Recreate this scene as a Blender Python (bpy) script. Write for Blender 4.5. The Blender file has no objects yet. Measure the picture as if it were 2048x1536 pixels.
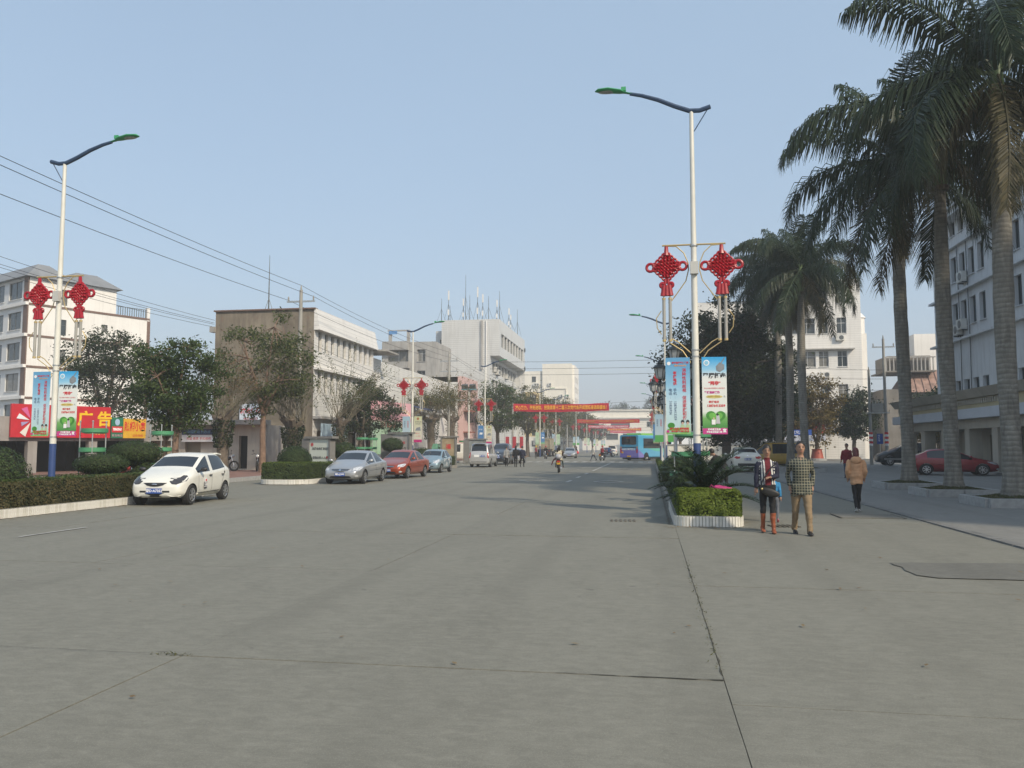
import bpy, bmesh, math, random
import numpy as np
from mathutils import Vector, Matrix, noise as mnoise
from mathutils.bvhtree import BVHTree
from mathutils.kdtree import KDTree

R = math.radians
rnd = random.Random(7)
nrg = np.random.default_rng(7)
SC = bpy.context.scene
COL = SC.collection

# ------------------------------------------------------------------ camera, sky, sun, exposure
FPX = 1620.0
CAMH = 1.65
YAW, PIT = R(9.6), R(4.4)
cam_d = bpy.data.cameras.new('camera')
cam = bpy.data.objects.new('camera', cam_d)
COL.objects.link(cam)
cam_d.sensor_fit = 'HORIZONTAL'
cam_d.sensor_width = 36.0
cam_d.lens = FPX / 2048.0 * 36.0
cam_d.clip_start = 0.1
cam_d.clip_end = 9000.0
cam.location = (0, 0, CAMH)
cam.rotation_euler = (R(90) + PIT, 0, YAW)
SC.camera = cam
SC.render.resolution_x, SC.render.resolution_y = 1024, 768

SUN_EL, SUN_AZ = R(37.0), R(132.0)          # azimuth clockwise from +Y (the street's direction)
world = bpy.data.worlds.new('World')
SC.world = world
world.use_nodes = True
wn = world.node_tree
wn.nodes.clear()
sky = wn.nodes.new('ShaderNodeTexSky')
sky.sky_type = 'NISHITA'
sky.sun_disc = False
sky.sun_elevation = SUN_EL
sky.sun_rotation = SUN_AZ
sky.altitude = 0.0
sky.air_density = 1.1
sky.dust_density = 3.0
sky.ozone_density = 1.0
bg = wn.nodes.new('ShaderNodeBackground')
bg.inputs['Strength'].default_value = 0.15
wo = wn.nodes.new('ShaderNodeOutputWorld')
hz = wn.nodes.new('ShaderNodeMix'); hz.data_type = 'RGBA'       # thin high haze whitens the clear sky evenly
hz.inputs['Factor'].default_value = 0.52
[i for i in hz.inputs if i.name == 'B' and i.type == 'RGBA'][0].default_value = (3.3, 4.65, 6.2, 1)
_tcw = wn.nodes.new('ShaderNodeTexCoord'); _nw = wn.nodes.new('ShaderNodeTexNoise'); _nw.inputs['Scale'].default_value = 1.4; _nw.inputs['Detail'].default_value = 4
wn.links.new(_tcw.outputs['Generated'], _nw.inputs['Vector']); _mw = wn.nodes.new('ShaderNodeMapRange'); _mw.inputs['To Min'].default_value = 0.42; _mw.inputs['To Max'].default_value = 0.62
wn.links.new(_nw.outputs['Fac'], _mw.inputs['Value']); wn.links.new(_mw.outputs[0], hz.inputs['Factor'])
wn.links.new(sky.outputs[0], [i for i in hz.inputs if i.name == 'A' and i.type == 'RGBA'][0])
wn.links.new([o for o in hz.outputs if o.type == 'RGBA'][0], bg.inputs[0])
wn.links.new(bg.outputs[0], wo.inputs[0])

sun_d = bpy.data.lights.new('sun', 'SUN')
sun_d.energy = 4.0
sun_d.angle = R(2.0)
sun_d.color = (1.0, 0.88, 0.70)
sun = bpy.data.objects.new('sun', sun_d)
COL.objects.link(sun)
sdir = Vector((math.sin(SUN_AZ) * math.cos(SUN_EL), math.cos(SUN_AZ) * math.cos(SUN_EL), math.sin(SUN_EL)))
sun.rotation_euler = sdir.to_track_quat('Z', 'Y').to_euler()
sun.location = (40, -40, 60)

SC.view_settings.view_transform = 'Standard'
SC.view_settings.look = 'None'
SC.view_settings.exposure = 0.0
SC.view_settings.gamma = 1.0
SC.view_settings.use_curve_mapping = False
SC.render.engine = 'CYCLES'
SC.cycles.use_denoising = True
SC.cycles.max_bounces = 6
SC.cycles.diffuse_bounces = 3
SC.cycles.glossy_bounces = 3
SC.cycles.transmission_bounces = 4
SC.cycles.volume_bounces = 1
SC.cycles.transparent_max_bounces = 6
SC.cycles.caustics_reflective = False
SC.cycles.caustics_refractive = False

# measured on the photograph: a pixel and one known coordinate give the point in the street
_fw = Vector((-math.sin(YAW) * math.cos(PIT), math.cos(YAW) * math.cos(PIT), math.sin(PIT)))
_rt = Vector((math.cos(YAW), math.sin(YAW), 0))
_up = _rt.cross(_fw)
def ray(px, py): return _fw + (px - 1024) / FPX * _rt - (py - 768) / FPX * _up
def onZ(px, py, z=0.0):
    d = ray(px, py); return Vector((0, 0, CAMH)) + d * ((z - CAMH) / d.z)
def onX(px, py, x):
    d = ray(px, py); return Vector((0, 0, CAMH)) + d * (x / d.x)
def onY(px, py, y):
    d = ray(px, py); return Vector((0, 0, CAMH)) + d * (y / d.y)

# ------------------------------------------------------------------ materials
MATS = {}
def _new(name):
    m = bpy.data.materials.new(name); m.use_nodes = True
    nt = m.node_tree; b = nt.nodes['Principled BSDF']
    MATS[name] = m
    return m, nt, b
def mixc(nt, fac, a, b):
    n = nt.nodes.new('ShaderNodeMix'); n.data_type = 'RGBA'
    if hasattr(fac, 'links') or hasattr(fac, 'is_output'): nt.links.new(fac, n.inputs['Factor'])
    else: n.inputs['Factor'].default_value = fac
    for k, v in (('A', a), ('B', b)):
        s = [i for i in n.inputs if i.name == k and i.type == 'RGBA'][0]
        if isinstance(v, (tuple, list)): s.default_value = (v[0], v[1], v[2], 1)
        else: nt.links.new(v, s)
    return [o for o in n.outputs if o.type == 'RGBA'][0]
def ramp(nt, src, stops):
    n = nt.nodes.new('ShaderNodeValToRGB'); cr = n.color_ramp
    while len(cr.elements) < len(stops): cr.elements.new(0.5)
    for e, (p, c) in zip(cr.elements, stops):
        e.position = p; e.color = (c, c, c, 1) if isinstance(c, (int, float)) else (c[0], c[1], c[2], 1)
    nt.links.new(src, n.inputs[0]); return n.outputs[0]
def coord(nt, which='Object', scale=None):
    t = nt.nodes.new('ShaderNodeTexCoord')
    if scale is None: return t.outputs[which]
    mp = nt.nodes.new('ShaderNodeMapping'); mp.inputs['Scale'].default_value = scale
    nt.links.new(t.outputs[which], mp.inputs[0]); return mp.outputs[0]
def nz(nt, vec, scale, detail=4, rough=0.55, dist=0.0):
    n = nt.nodes.new('ShaderNodeTexNoise'); n.inputs['Scale'].default_value = scale
    n.inputs['Detail'].default_value = detail; n.inputs['Roughness'].default_value = rough
    n.inputs['Distortion'].default_value = dist
    nt.links.new(vec, n.inputs['Vector']); return n.outputs['Fac']
def bump(nt, b, h, strength, dist=0.02):
    n = nt.nodes.new('ShaderNodeBump'); n.inputs['Strength'].default_value = strength
    n.inputs['Distance'].default_value = dist
    nt.links.new(h, n.inputs['Height']); nt.links.new(n.outputs[0], b.inputs['Normal'])
def sc(c, k): return tuple(min(1, x * k) for x in c)
def M(name, col, rough=0.6, metal=0.0, var=0.12, scale=3.0, bmp=0.0, bscale=None, coat=0.0, spec=None, dirt=0.0):
    if name in MATS: return MATS[name]
    m, nt, b = _new(name)
    b.inputs['Roughness'].default_value = rough; b.inputs['Metallic'].default_value = metal
    if coat: b.inputs['Coat Weight'].default_value = coat; b.inputs['Coat Roughness'].default_value = 0.05
    if spec is not None: b.inputs['Specular IOR Level'].default_value = spec
    if var > 0:
        v = coord(nt)
        f = nz(nt, v, scale, 5)
        f2 = ramp(nt, f, [(0.3, 0.0), (0.7, 1.0)])
        c = mixc(nt, f2, sc(col, 1 - var), sc(col, 1 + var))
        if dirt > 0:
            vs = coord(nt, 'Object', (1.2, 1.2, 0.12))
            d = ramp(nt, nz(nt, vs, 2.5, 6, 0.65), [(0.48, 0.0), (0.75, 1.0)])
            mm = nt.nodes.new('ShaderNodeMath'); mm.operation = 'MULTIPLY'; mm.inputs[1].default_value = dirt
            nt.links.new(d, mm.inputs[0])
            c = mixc(nt, mm.outputs[0], c, sc((0.16, 0.14, 0.12), 1.0))
        nt.links.new(c, b.inputs['Base Color'])
        if bmp: bump(nt, b, nz(nt, v, bscale or scale * 6, 4), bmp)
    else:
        b.inputs['Base Color'].default_value = (*col, 1)
    return m
def leafmat(name, c1, c2, trans=0.3, rough=0.55):
    m, nt, b = _new(name)
    g = nt.nodes.new('ShaderNodeNewGeometry')
    f = nz(nt, coord(nt), 1.3, 3)
    c = mixc(nt, g.outputs['Random Per Island'], c1, c2)
    c = mixc(nt, ramp(nt, f, [(0.35, 0.0), (0.65, 0.55)]), c, sc(c1, 0.8))
    nt.links.new(c, b.inputs['Base Color'])
    b.inputs['Roughness'].default_value = rough
    b.inputs['Specular IOR Level'].default_value = 0.25
    t = nt.nodes.new('ShaderNodeBsdfTranslucent'); nt.links.new(c, t.inputs[0])
    mx = nt.nodes.new('ShaderNodeMixShader'); mx.inputs[0].default_value = trans
    nt.links.new(b.outputs[0], mx.inputs[1]); nt.links.new(t.outputs[0], mx.inputs[2])
    nt.links.new(mx.outputs[0], nt.nodes['Material Output'].inputs[0])
    return m
def tilemat(name, col, row=0.12, dark=0.72, rough=0.45, dirt=0.25, vert=0.0):
    """small facade tiles too far to tell apart: faint courses"""
    m, nt, b = _new(name)
    b.inputs['Roughness'].default_value = rough
    v = coord(nt)
    sp = nt.nodes.new('ShaderNodeSeparateXYZ'); nt.links.new(v, sp.inputs[0])
    def line(src, period, w):
        a = nt.nodes.new('ShaderNodeMath'); a.operation = 'DIVIDE'; a.inputs[1].default_value = period; nt.links.new(src, a.inputs[0])
        f = nt.nodes.new('ShaderNodeMath'); f.operation = 'FRACT'; nt.links.new(a.outputs[0], f.inputs[0])
        l = nt.nodes.new('ShaderNodeMath'); l.operation = 'LESS_THAN'; l.inputs[1].default_value = w; nt.links.new(f.outputs[0], l.inputs[0])
        return l.outputs[0]
    f = ramp(nt, nz(nt, v, 0.35, 6), [(0.3, 0.0), (0.7, 1.0)])
    c = mixc(nt, f, sc(col, 0.92), sc(col, 1.04))
    c = mixc(nt, line(sp.outputs['Z'], row, 0.14), c, sc(col, dark))
    vs = coord(nt, 'Object', (1.0, 1.0, 0.08))
    d = ramp(nt, nz(nt, vs, 1.6, 6, 0.65), [(0.5, 0.0), (0.85, dirt)])
    c = mixc(nt, d, c, (0.2, 0.18, 0.15))
    nt.links.new(c, b.inputs['Base Color'])
    return m
def gradmat(name, stops, axis='Z', lo=0.0, hi=1.0, rough=0.4, wob=0.0, wscale=3.0):
    """flat print: colour bands along one object axis, wobbling like a printed sky"""
    m, nt, b = _new(name)
    b.inputs['Roughness'].default_value = rough
    v = coord(nt); sp = nt.nodes.new('ShaderNodeSeparateXYZ'); nt.links.new(v, sp.inputs[0])
    r = nt.nodes.new('ShaderNodeMapRange'); r.inputs['From Min'].default_value = lo; r.inputs['From Max'].default_value = hi
    src = sp.outputs[axis]
    if wob:
        n = nz(nt, v, wscale, 4)
        mm = nt.nodes.new('ShaderNodeMath'); mm.operation = 'MULTIPLY_ADD'; mm.inputs[1].default_value = wob
        nt.links.new(n, mm.inputs[0]); nt.links.new(src, mm.inputs[2]); src = mm.outputs[0]
    nt.links.new(src, r.inputs['Value'])
    nt.links.new(ramp(nt, r.outputs[0], stops), b.inputs['Base Color'])
    return m

GLASS = M('window_glass', (0.035, 0.045, 0.05), 0.08, var=0.35, scale=0.9, spec=0.6)
CARGLASS = M('car_glass', (0.012, 0.016, 0.02), 0.04, var=0.0, spec=0.7)
RUBBER = M('tyre_rubber', (0.02, 0.02, 0.02), 0.85, var=0.2)
ALLOY = M('wheel_alloy', (0.55, 0.56, 0.57), 0.28, 0.85, var=0.05)
BLACKPL = M('black_plastic', (0.018, 0.018, 0.02), 0.5, var=0.1)
CHROME = M('chrome', (0.75, 0.75, 0.76), 0.12, 1.0, var=0)
STEEL = M('steel_tube', (0.5, 0.51, 0.5), 0.35, 0.7, var=0.1)
WHITEP = M('white_paint', (0.78, 0.77, 0.74), 0.45, var=0.06)
REDP = M('red_print', (0.6, 0.02, 0.03), 0.5, var=0)
DARKP = M('dark_print', (0.03, 0.03, 0.035), 0.5, var=0)
WHITEPR = M('white_print', (0.85, 0.85, 0.84), 0.5, var=0)
YELP = M('yellow_print', (0.8, 0.5, 0.02), 0.5, var=0)
BARK = M('bark', (0.13, 0.105, 0.08), 0.9, var=0.35, scale=6, bmp=0.6)
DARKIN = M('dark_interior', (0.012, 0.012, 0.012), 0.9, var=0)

# ------------------------------------------------------------------ geometry helpers
class MB:
    def __init__(s): s.v = []; s.f = []; s.m = []
    def add(s, vs, fs, mi=0):
        o = len(s.v); s.v += [tuple(p) for p in vs]
        s.f += [tuple(i + o for i in f) for f in fs]; s.m += [mi] * len(fs); return s
    def box(s, c, d, rz=0.0, mi=0, rx=0.0, ry=0.0):
        hx, hy, hz = d[0] / 2, d[1] / 2, d[2] / 2
        vs = [Vector((x, y, z)) for x in (-hx, hx) for y in (-hy, hy) for z in (-hz, hz)]
        if rz or rx or ry:
            mt = Matrix.Rotation(rz, 3, 'Z') @ Matrix.Rotation(ry, 3, 'Y') @ Matrix.Rotation(rx, 3, 'X')
            vs = [mt @ v for v in vs]
        c = Vector(c)
        return s.add([v + c for v in vs], [(0, 1, 3, 2), (4, 6, 7, 5), (0, 4, 5, 1), (2, 3, 7, 6), (0, 2, 6, 4), (1, 5, 7, 3)], mi)
    def span(s, a, b, mi=0):
        return s.box([(a[i] + b[i]) / 2 for i in range(3)], [abs(b[i] - a[i]) for i in range(3)], mi=mi)
    def tube(s, pts, r, n=8, mi=0, cap=True, flat=None):
        pts = [Vector(p) for p in pts]
        if not isinstance(r, (list, tuple)): r = [r] * len(pts)
        o = len(s.v); prev = None
        for i, p in enumerate(pts):
            t = (pts[min(i + 1, len(pts) - 1)] - pts[max(i - 1, 0)])
            t = t.normalized() if t.length > 1e-9 else Vector((0, 0, 1))
            if prev is None:
                a = Vector((0, 0, 1)) if abs(t.z) < 0.9 else Vector((1, 0, 0))
                u = t.cross(a).normalized()
            else:
                u = (prev - t * prev.dot(t))
                u = u.normalized() if u.length > 1e-6 else t.orthogonal().normalized()
            prev = u; w = t.cross(u)
            k = flat if flat else 1.0
            for j in range(n):
                an = 2 * math.pi * j / n
                s.v.append(tuple(p + u * (r[i] * math.cos(an)) + w * (r[i] * k * math.sin(an))))
        for i in range(len(pts) - 1):
            for j in range(n):
                a = o + i * n + j; b = o + i * n + (j + 1) % n
                s.f.append((a, b, b + n, a + n)); s.m.append(mi)
        if cap:
            s.f.append(tuple(o + j for j in reversed(range(n)))); s.m.append(mi)
            e = o + (len(pts) - 1) * n
            s.f.append(tuple(e + j for j in range(n))); s.m.append(mi)
        return s
    def cyl(s, c, r, h, n=16, mi=0, axis='Z', r2=None):
        c = Vector(c); a = {'X': Vector((1, 0, 0)), 'Y': Vector((0, 1, 0)), 'Z': Vector((0, 0, 1))}[axis]
        return s.tube([c - a * h / 2, c + a * h / 2], [r, r if r2 is None else r2], n, mi)
    def lathe(s, c, prof, n=16, mi=0):
        c = Vector(c); o = len(s.v)
        for (r, z) in prof:
            for j in range(n):
                an = 2 * math.pi * j / n
                s.v.append((c.x + r * math.cos(an), c.y + r * math.sin(an), c.z + z))
        for i in range(len(prof) - 1):
            for j in range(n):
                a = o + i * n + j; b = o + i * n + (j + 1) % n
                s.f.append((a, b, b + n, a + n)); s.m.append(mi)
        s.f.append(tuple(o + j for j in reversed(range(n)))); s.m.append(mi)
        e = o + (len(prof) - 1) * n
        s.f.append(tuple(e + j for j in range(n))); s.m.append(mi)
        return s
    def ell(s, c, r, n=12, k=8, mi=0):
        c = Vector(c); o = len(s.v)
        for i in range(1, k):
            ph = math.pi * i / k
            for j in range(n):
                an = 2 * math.pi * j / n
                s.v.append((c.x + r[0] * math.sin(ph) * math.cos(an), c.y + r[1] * math.sin(ph) * math.sin(an), c.z + r[2] * math.cos(ph)))
        t = len(s.v); s.v.append((c.x, c.y, c.z + r[2])); s.v.append((c.x, c.y, c.z - r[2]))
        for i in range(k - 2):
            for j in range(n):
                a = o + i * n + j; b = o + i * n + (j + 1) % n
                s.f.append((a, a + n, b + n, b)); s.m.append(mi)
        for j in range(n):
            s.f.append((t, o + j, o + (j + 1) % n)); s.m.append(mi)
            e = o + (k - 2) * n
            s.f.append((t + 1, e + (j + 1) % n, e + j)); s.m.append(mi)
        return s
    def prism(s, poly, a, b, axis='Y', mi=0):
        """polygon extruded from a to b along an axis; poly in the two other axes (XZ for Y, XY for Z, YZ for X)"""
        def P(u, v, t): return {'Y': (u, t, v), 'Z': (u, v, t), 'X': (t, u, v)}[axis]
        n = len(poly)
        vs = [P(u, v, a) for u, v in poly] + [P(u, v, b) for u, v in poly]
        fs = [tuple(range(n)), tuple(reversed(range(n, 2 * n)))] + [(i, i + n, (i + 1) % n + n, (i + 1) % n) for i in range(n)]
        return s.add(vs, fs, mi)
    def mesh(s, name, mats, smooth=False, fix=True):
        me = bpy.data.meshes.new(name); me.from_pydata(s.v, [], s.f); 
        for m in (mats if isinstance(mats, (list, tuple)) else [mats]): me.materials.append(m)
        if s.m and max(s.m) > 0: me.polygons.foreach_set('material_index', s.m)
        if fix:
            bm = bmesh.new(); bm.from_mesh(me); bmesh.ops.recalc_face_normals(bm, faces=bm.faces); bm.to_mesh(me); bm.free()
        if smooth: smooth_mesh(me)
        me.update(); return me
    def build(s, name, mats, parent=None, smooth=False, loc=None, rot=None, **kw):
        return ob(name, s.mesh(name, mats, smooth), parent, loc, rot, **kw)
def smooth_mesh(me, angle=35):
    me.polygons.foreach_set('use_smooth', [True] * len(me.polygons))
    try: me.set_sharp_from_angle(angle=R(angle))
    except Exception: pass
def ob(name, me, parent=None, loc=None, rot=None, **kw):
    o = bpy.data.objects.new(name, me); COL.objects.link(o)
    if parent is not None: o.parent = parent
    if loc is not None: o.location = loc
    if rot is not None: o.rotation_euler = rot if isinstance(rot, (tuple, list)) else (0, 0, rot)
    for k, v in kw.items(): o[k] = v
    return o
def thing(name, label, cat, loc=(0, 0, 0), rz=0.0, group=None):
    o = bpy.data.objects.new(name, None); COL.objects.link(o)
    o.location = loc; o.rotation_euler = (0, 0, rz); o.empty_display_size = 0.1
    return tag(o, label, cat, group)
def tag(o, label, cat, group=None):
    o['label'] = label; o['category'] = cat
    if group: o['group'] = group
    return o
def struct(o): o['kind'] = 'structure'; return o
def dup(root, loc=None, rz=None, label=None, group=None, parent=None, scale=None):
    r = root.copy(); COL.objects.link(r); r.parent = parent
    if loc is not None: r.location = loc
    if rz is not None: r.rotation_euler = (0, 0, rz)
    if scale is not None: r.scale = (scale,) * 3 if isinstance(scale, (int, float)) else scale
    if label: r['label'] = label
    if group: r['group'] = group
    for ch in list(root.children): dup(ch, parent=r)
    return r
def quads_mesh(name, V, mat, tri=False):
    """V: (N,4,3) array of leaf quads"""
    V = np.asarray(V, dtype=np.float32); n, k = V.shape[0], V.shape[1]
    me = bpy.data.meshes.new(name)
    me.vertices.add(n * k); me.vertices.foreach_set('co', V.reshape(-1))
    me.loops.add(n * k); me.loops.foreach_set('vertex_index', np.arange(n * k, dtype=np.int32))
    me.polygons.add(n); me.polygons.foreach_set('loop_start', np.arange(0, n * k, k, dtype=np.int32))
    me.polygons.foreach_set('loop_total', np.full(n, k, dtype=np.int32))
    me.materials.append(mat); me.update(calc_edges=True); return me
def leaf_quads(P, size, aspect=0.5, up=0.35, jitter=0.35, g=nrg, normal=None):
    """leaf-shaped (kite) quads at points P with random orientation"""
    n = len(P); P = np.asarray(P, float)
    d = g.normal(size=(n, 3)); d /= np.linalg.norm(d, axis=1, keepdims=True)
    nn = g.normal(size=(n, 3)) + np.array([0, 0, up * 3])
    if normal is not None: nn = nn * 0.6 + normal * 2.0
    nn /= np.linalg.norm(nn, axis=1, keepdims=True)
    d = d - nn * (d * nn).sum(1, keepdims=True); d /= np.linalg.norm(d, axis=1, keepdims=True) + 1e-9
    w = np.cross(nn, d)
    L = (size * (1 + jitter * (g.random(n) * 2 - 1)))[:, None]; W = L * aspect
    return np.stack([P - d * L * 0.5, P + w * W * 0.5 - d * L * 0.05, P + d * L * 0.5, P - w * W * 0.5 - d * L * 0.05], 1)
_ts = bpy.data.scenes.new('workbench')
def evalmesh(o, name):
    """mesh of an unlinked object with its modifiers applied"""
    _ts.collection.objects.link(o); vl = _ts.view_layers[0]; vl.update()
    me = bpy.data.meshes.new_from_object(o.evaluated_get(vl.depsgraph)); me.name = name
    _ts.collection.objects.unlink(o); return me
_tc = {}
def text_mesh(s, size, mat, align='CENTER', ext=0.0, bold=0.0, sx=1.0):
    key = (s, round(size, 3), mat.name, align, ext, bold, sx)
    if key in _tc: return _tc[key]
    cu = bpy.data.curves.new('lettering', 'FONT'); cu.body = s; cu.size = size
    cu.align_x = align; cu.align_y = 'CENTER'; cu.extrude = ext; cu.offset = bold; cu.resolution_u = 2
    o = bpy.data.objects.new('lettering', cu)
    me = evalmesh(o, 'lettering'); bpy.data.objects.remove(o)
    me.materials.clear(); me.materials.append(mat)
    if sx != 1.0: me.transform(Matrix.Diagonal((sx, 1, 1, 1)))
    me.transform(Matrix.Rotation(R(90), 4, 'X'))      # stands in XZ, read from -Y
    _tc[key] = me; return me
def text(s, size, mat, parent, loc, align='CENTER', rz=0.0, bold=0.0, ext=0.0, name='lettering', sx=1.0, ry=0.0):
    return ob(name, text_mesh(s, size, mat, align, ext, bold, sx), parent, loc, (0, ry, rz))
def vtext(s, size, mat, parent, loc, step=None, bold=0.0):
    return text('\n'.join(s), size, mat, parent, loc, bold=bold)
# ------------------------------------------------------------------ ground, road slabs, pavements
def groundmat(name, c1, c2, stain, bscale=30, rough=0.85):
    m, nt, b = _new(name)
    v = coord(nt); b.inputs['Roughness'].default_value = rough
    big = ramp(nt, nz(nt, v, 0.16, 6, 0.62, 0.6), [(0.3, 0.0), (0.7, 1.0)])
    c = mixc(nt, big, c1, c2)
    streak = ramp(nt, nz(nt, coord(nt, 'Object', (0.9, 0.12, 1)), 0.9, 6, 0.65, 0.4), [(0.46, 0.0), (0.74, 0.55)])
    c = mixc(nt, streak, c, stain)
    blot = ramp(nt, nz(nt, v, 0.42, 8, 0.7, 1.2), [(0.52, 0.0), (0.72, 0.45)])
    c = mixc(nt, blot, c, sc(stain, 0.85))
    pale = ramp(nt, nz(nt, coord(nt, 'Object', (1, 1.7, 1)), 0.8, 7, 0.7, 0.9), [(0.6, 0.0), (0.75, 0.35)])
    c = mixc(nt, pale, c, sc(c2, 1.22))
    fine = nz(nt, v, 60, 4, 0.7)
    c = mixc(nt, ramp(nt, fine, [(0.3, 0.0), (0.7, 0.6)]), c, sc(c1, 0.66))
    mid = nz(nt, coord(nt, 'Object', (0.8, 1.6, 1)), 7, 6, 0.75, 0.5)
    c = mixc(nt, ramp(nt, mid, [(0.42, 0.0), (0.66, 0.5)]), c, sc(c2, 1.15)); c = mixc(nt, ramp(nt, nz(nt, v, 2.2, 6, 0.7, 0.8), [(0.5, 0.0), (0.7, 0.4)]), c, sc(stain, 0.88))
    speck = ramp(nt, nz(nt, v, 9, 3, 0.6), [(0.7, 0.0), (0.76, 0.5)])
    c = mixc(nt, speck, c, sc(c2, 1.25))
    # tyre polished tracks along the lanes, oil drips, hairline cracks, pale aggregate
    sp = nt.nodes.new('ShaderNodeSeparateXYZ'); nt.links.new(v, sp.inputs[0])
    wv = nt.nodes.new('ShaderNodeMath'); wv.operation = 'SINE'; ml = nt.nodes.new('ShaderNodeMath'); ml.operation = 'MULTIPLY_ADD'; ml.inputs[1].default_value = 3.3; nt.links.new(sp.outputs['X'], ml.inputs[0]); nt.links.new(nz(nt, coord(nt, 'Object', (1, 0.15, 1)), 0.5, 3), ml.inputs[2]); nt.links.new(ml.outputs[0], wv.inputs[0])
    mk = nt.nodes.new('ShaderNodeMath'); mk.operation = 'MULTIPLY'; nt.links.new(ramp(nt, wv.outputs[0], [(0.5, 0.0), (1.0, 0.35)]), mk.inputs[0]); nt.links.new(ramp(nt, nz(nt, coord(nt, 'Object', (1, 0.3, 1)), 0.7, 4), [(0.35, 0.0), (0.65, 1.0)]), mk.inputs[1])
    c = mixc(nt, mk.outputs[0], c, sc(stain, 0.8))
    drip = ramp(nt, nz(nt, v, 3.2, 2, 0.5, 0.3), [(0.72, 0.0), (0.78, 0.55)])
    c = mixc(nt, drip, c, sc(stain, 0.55))
    vo = nt.nodes.new('ShaderNodeTexVoronoi'); vo.feature = 'DISTANCE_TO_EDGE'; vo.inputs['Scale'].default_value = 0.33; vd = nt.nodes.new('ShaderNodeMix'); vd.data_type = 'VECTOR'
    nd = nt.nodes.new('ShaderNodeTexNoise'); nd.inputs['Scale'].default_value = 1.6; nd.inputs['Detail'].default_value = 5; nt.links.new(v, nd.inputs['Vector'])
    vs_ = [i for i in vd.inputs if i.type == 'VECTOR']; vd.inputs['Factor'].default_value = 0.12; nt.links.new(v, vs_[0]); nt.links.new(nd.outputs['Color'], vs_[1]); nt.links.new([o for o in vd.outputs if o.type == 'VECTOR'][0], vo.inputs['Vector'])
    cm_ = nt.nodes.new('ShaderNodeMath'); cm_.operation = 'MULTIPLY'; nt.links.new(ramp(nt, vo.outputs['Distance'], [(0.0, 0.6), (0.005, 0.0)]), cm_.inputs[0]); nt.links.new(ramp(nt, nz(nt, v, 0.2, 2), [(0.52, 0.0), (0.6, 1.0)]), cm_.inputs[1])
    c = mixc(nt, cm_.outputs[0], c, sc(stain, 0.45))
    ag = nt.nodes.new('ShaderNodeTexVoronoi'); ag.inputs['Scale'].default_value = 95; nt.links.new(v, ag.inputs['Vector'])
    c = mixc(nt, ramp(nt, ag.outputs['Distance'], [(0.12, 0.6), (0.32, 0.0)]), c, sc(c2, 1.4))
    nt.links.new(c, b.inputs['Base Color'])
    bump(nt, b, fine, 0.25, 0.01)
    return m
CONC = groundmat('road_concrete', (0.186, 0.180, 0.147), (0.222, 0.216, 0.178), (0.149, 0.144, 0.117))
PLAZ = groundmat('plaza_concrete', (0.20, 0.196, 0.18), (0.24, 0.235, 0.215), (0.16, 0.157, 0.145))
JOINT = M('joint_dirt', (0.11, 0.10, 0.08), 0.95, var=0.4, scale=4)
GROUND = M('far_ground', (0.16, 0.155, 0.14), 0.95, var=0.2, scale=0.05)
PAVERED = M('red_paving', (0.23, 0.13, 0.105), 0.85, var=0.25, scale=1.5)
PATCH = groundmat('old_patch', (0.138, 0.135, 0.115), (0.175, 0.17, 0.148), (0.112, 0.109, 0.094))
PAINT = M('road_paint_worn', (0.40, 0.39, 0.36), 0.7, var=0.3, scale=5)
STONE = M('granite_kerb', (0.34, 0.34, 0.33), 0.75, var=0.15, scale=8, bmp=0.15)
TILEW = M('white_kerb_tile', (0.72, 0.70, 0.64), 0.5, var=0.10, scale=6)
SOIL = M('soil', (0.075, 0.06, 0.04), 0.95, var=0.3, scale=6, bmp=0.5)

g = struct(MB().add([(-2600, -2600, -0.06), (2600, -2600, -0.06), (2600, 2600, -0.06), (-2600, 2600, -0.06)], [(0, 1, 2, 3)]).build('ground', GROUND))

def slab(x0, x1, y0, y1, z, parent, mat, jit, seed):
    """one cast slab with ragged, worn joints"""
    q = random.Random(seed); gap = 0.0022
    x0 += gap; x1 -= gap; y0 += gap; y1 -= gap
    def edge(a, b, n):
        return [(a[0] + (b[0] - a[0]) * i / n, a[1] + (b[1] - a[1]) * i / n) for i in range(n)]
    n = 14 if jit else 2
    pts = edge((x0, y0), (x1, y0), n) + edge((x1, y0), (x1, y1), n) + edge((x1, y1), (x0, y1), n) + edge((x0, y1), (x0, y0), n)
    cx, cy = (x0 + x1) / 2, (y0 + y1) / 2
    out = []
    for (x, y) in pts:
        if jit:
            a = jit * abs(mnoise.noise(Vector((x * 1.7, y * 1.7, seed)))) * 1.6 + jit * 0.5 * q.random()
            x += math.copysign(a, cx - x) if abs(abs(x - cx) - (x1 - x0) / 2) < 1e-6 else 0
            y += math.copysign(a, cy - y) if abs(abs(y - cy) - (y1 - y0) / 2) < 1e-6 else 0
        out.append((x, y))
    return MB().prism(out, z - 0.05, z, 'Z').build('slab', mat, parent)

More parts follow.
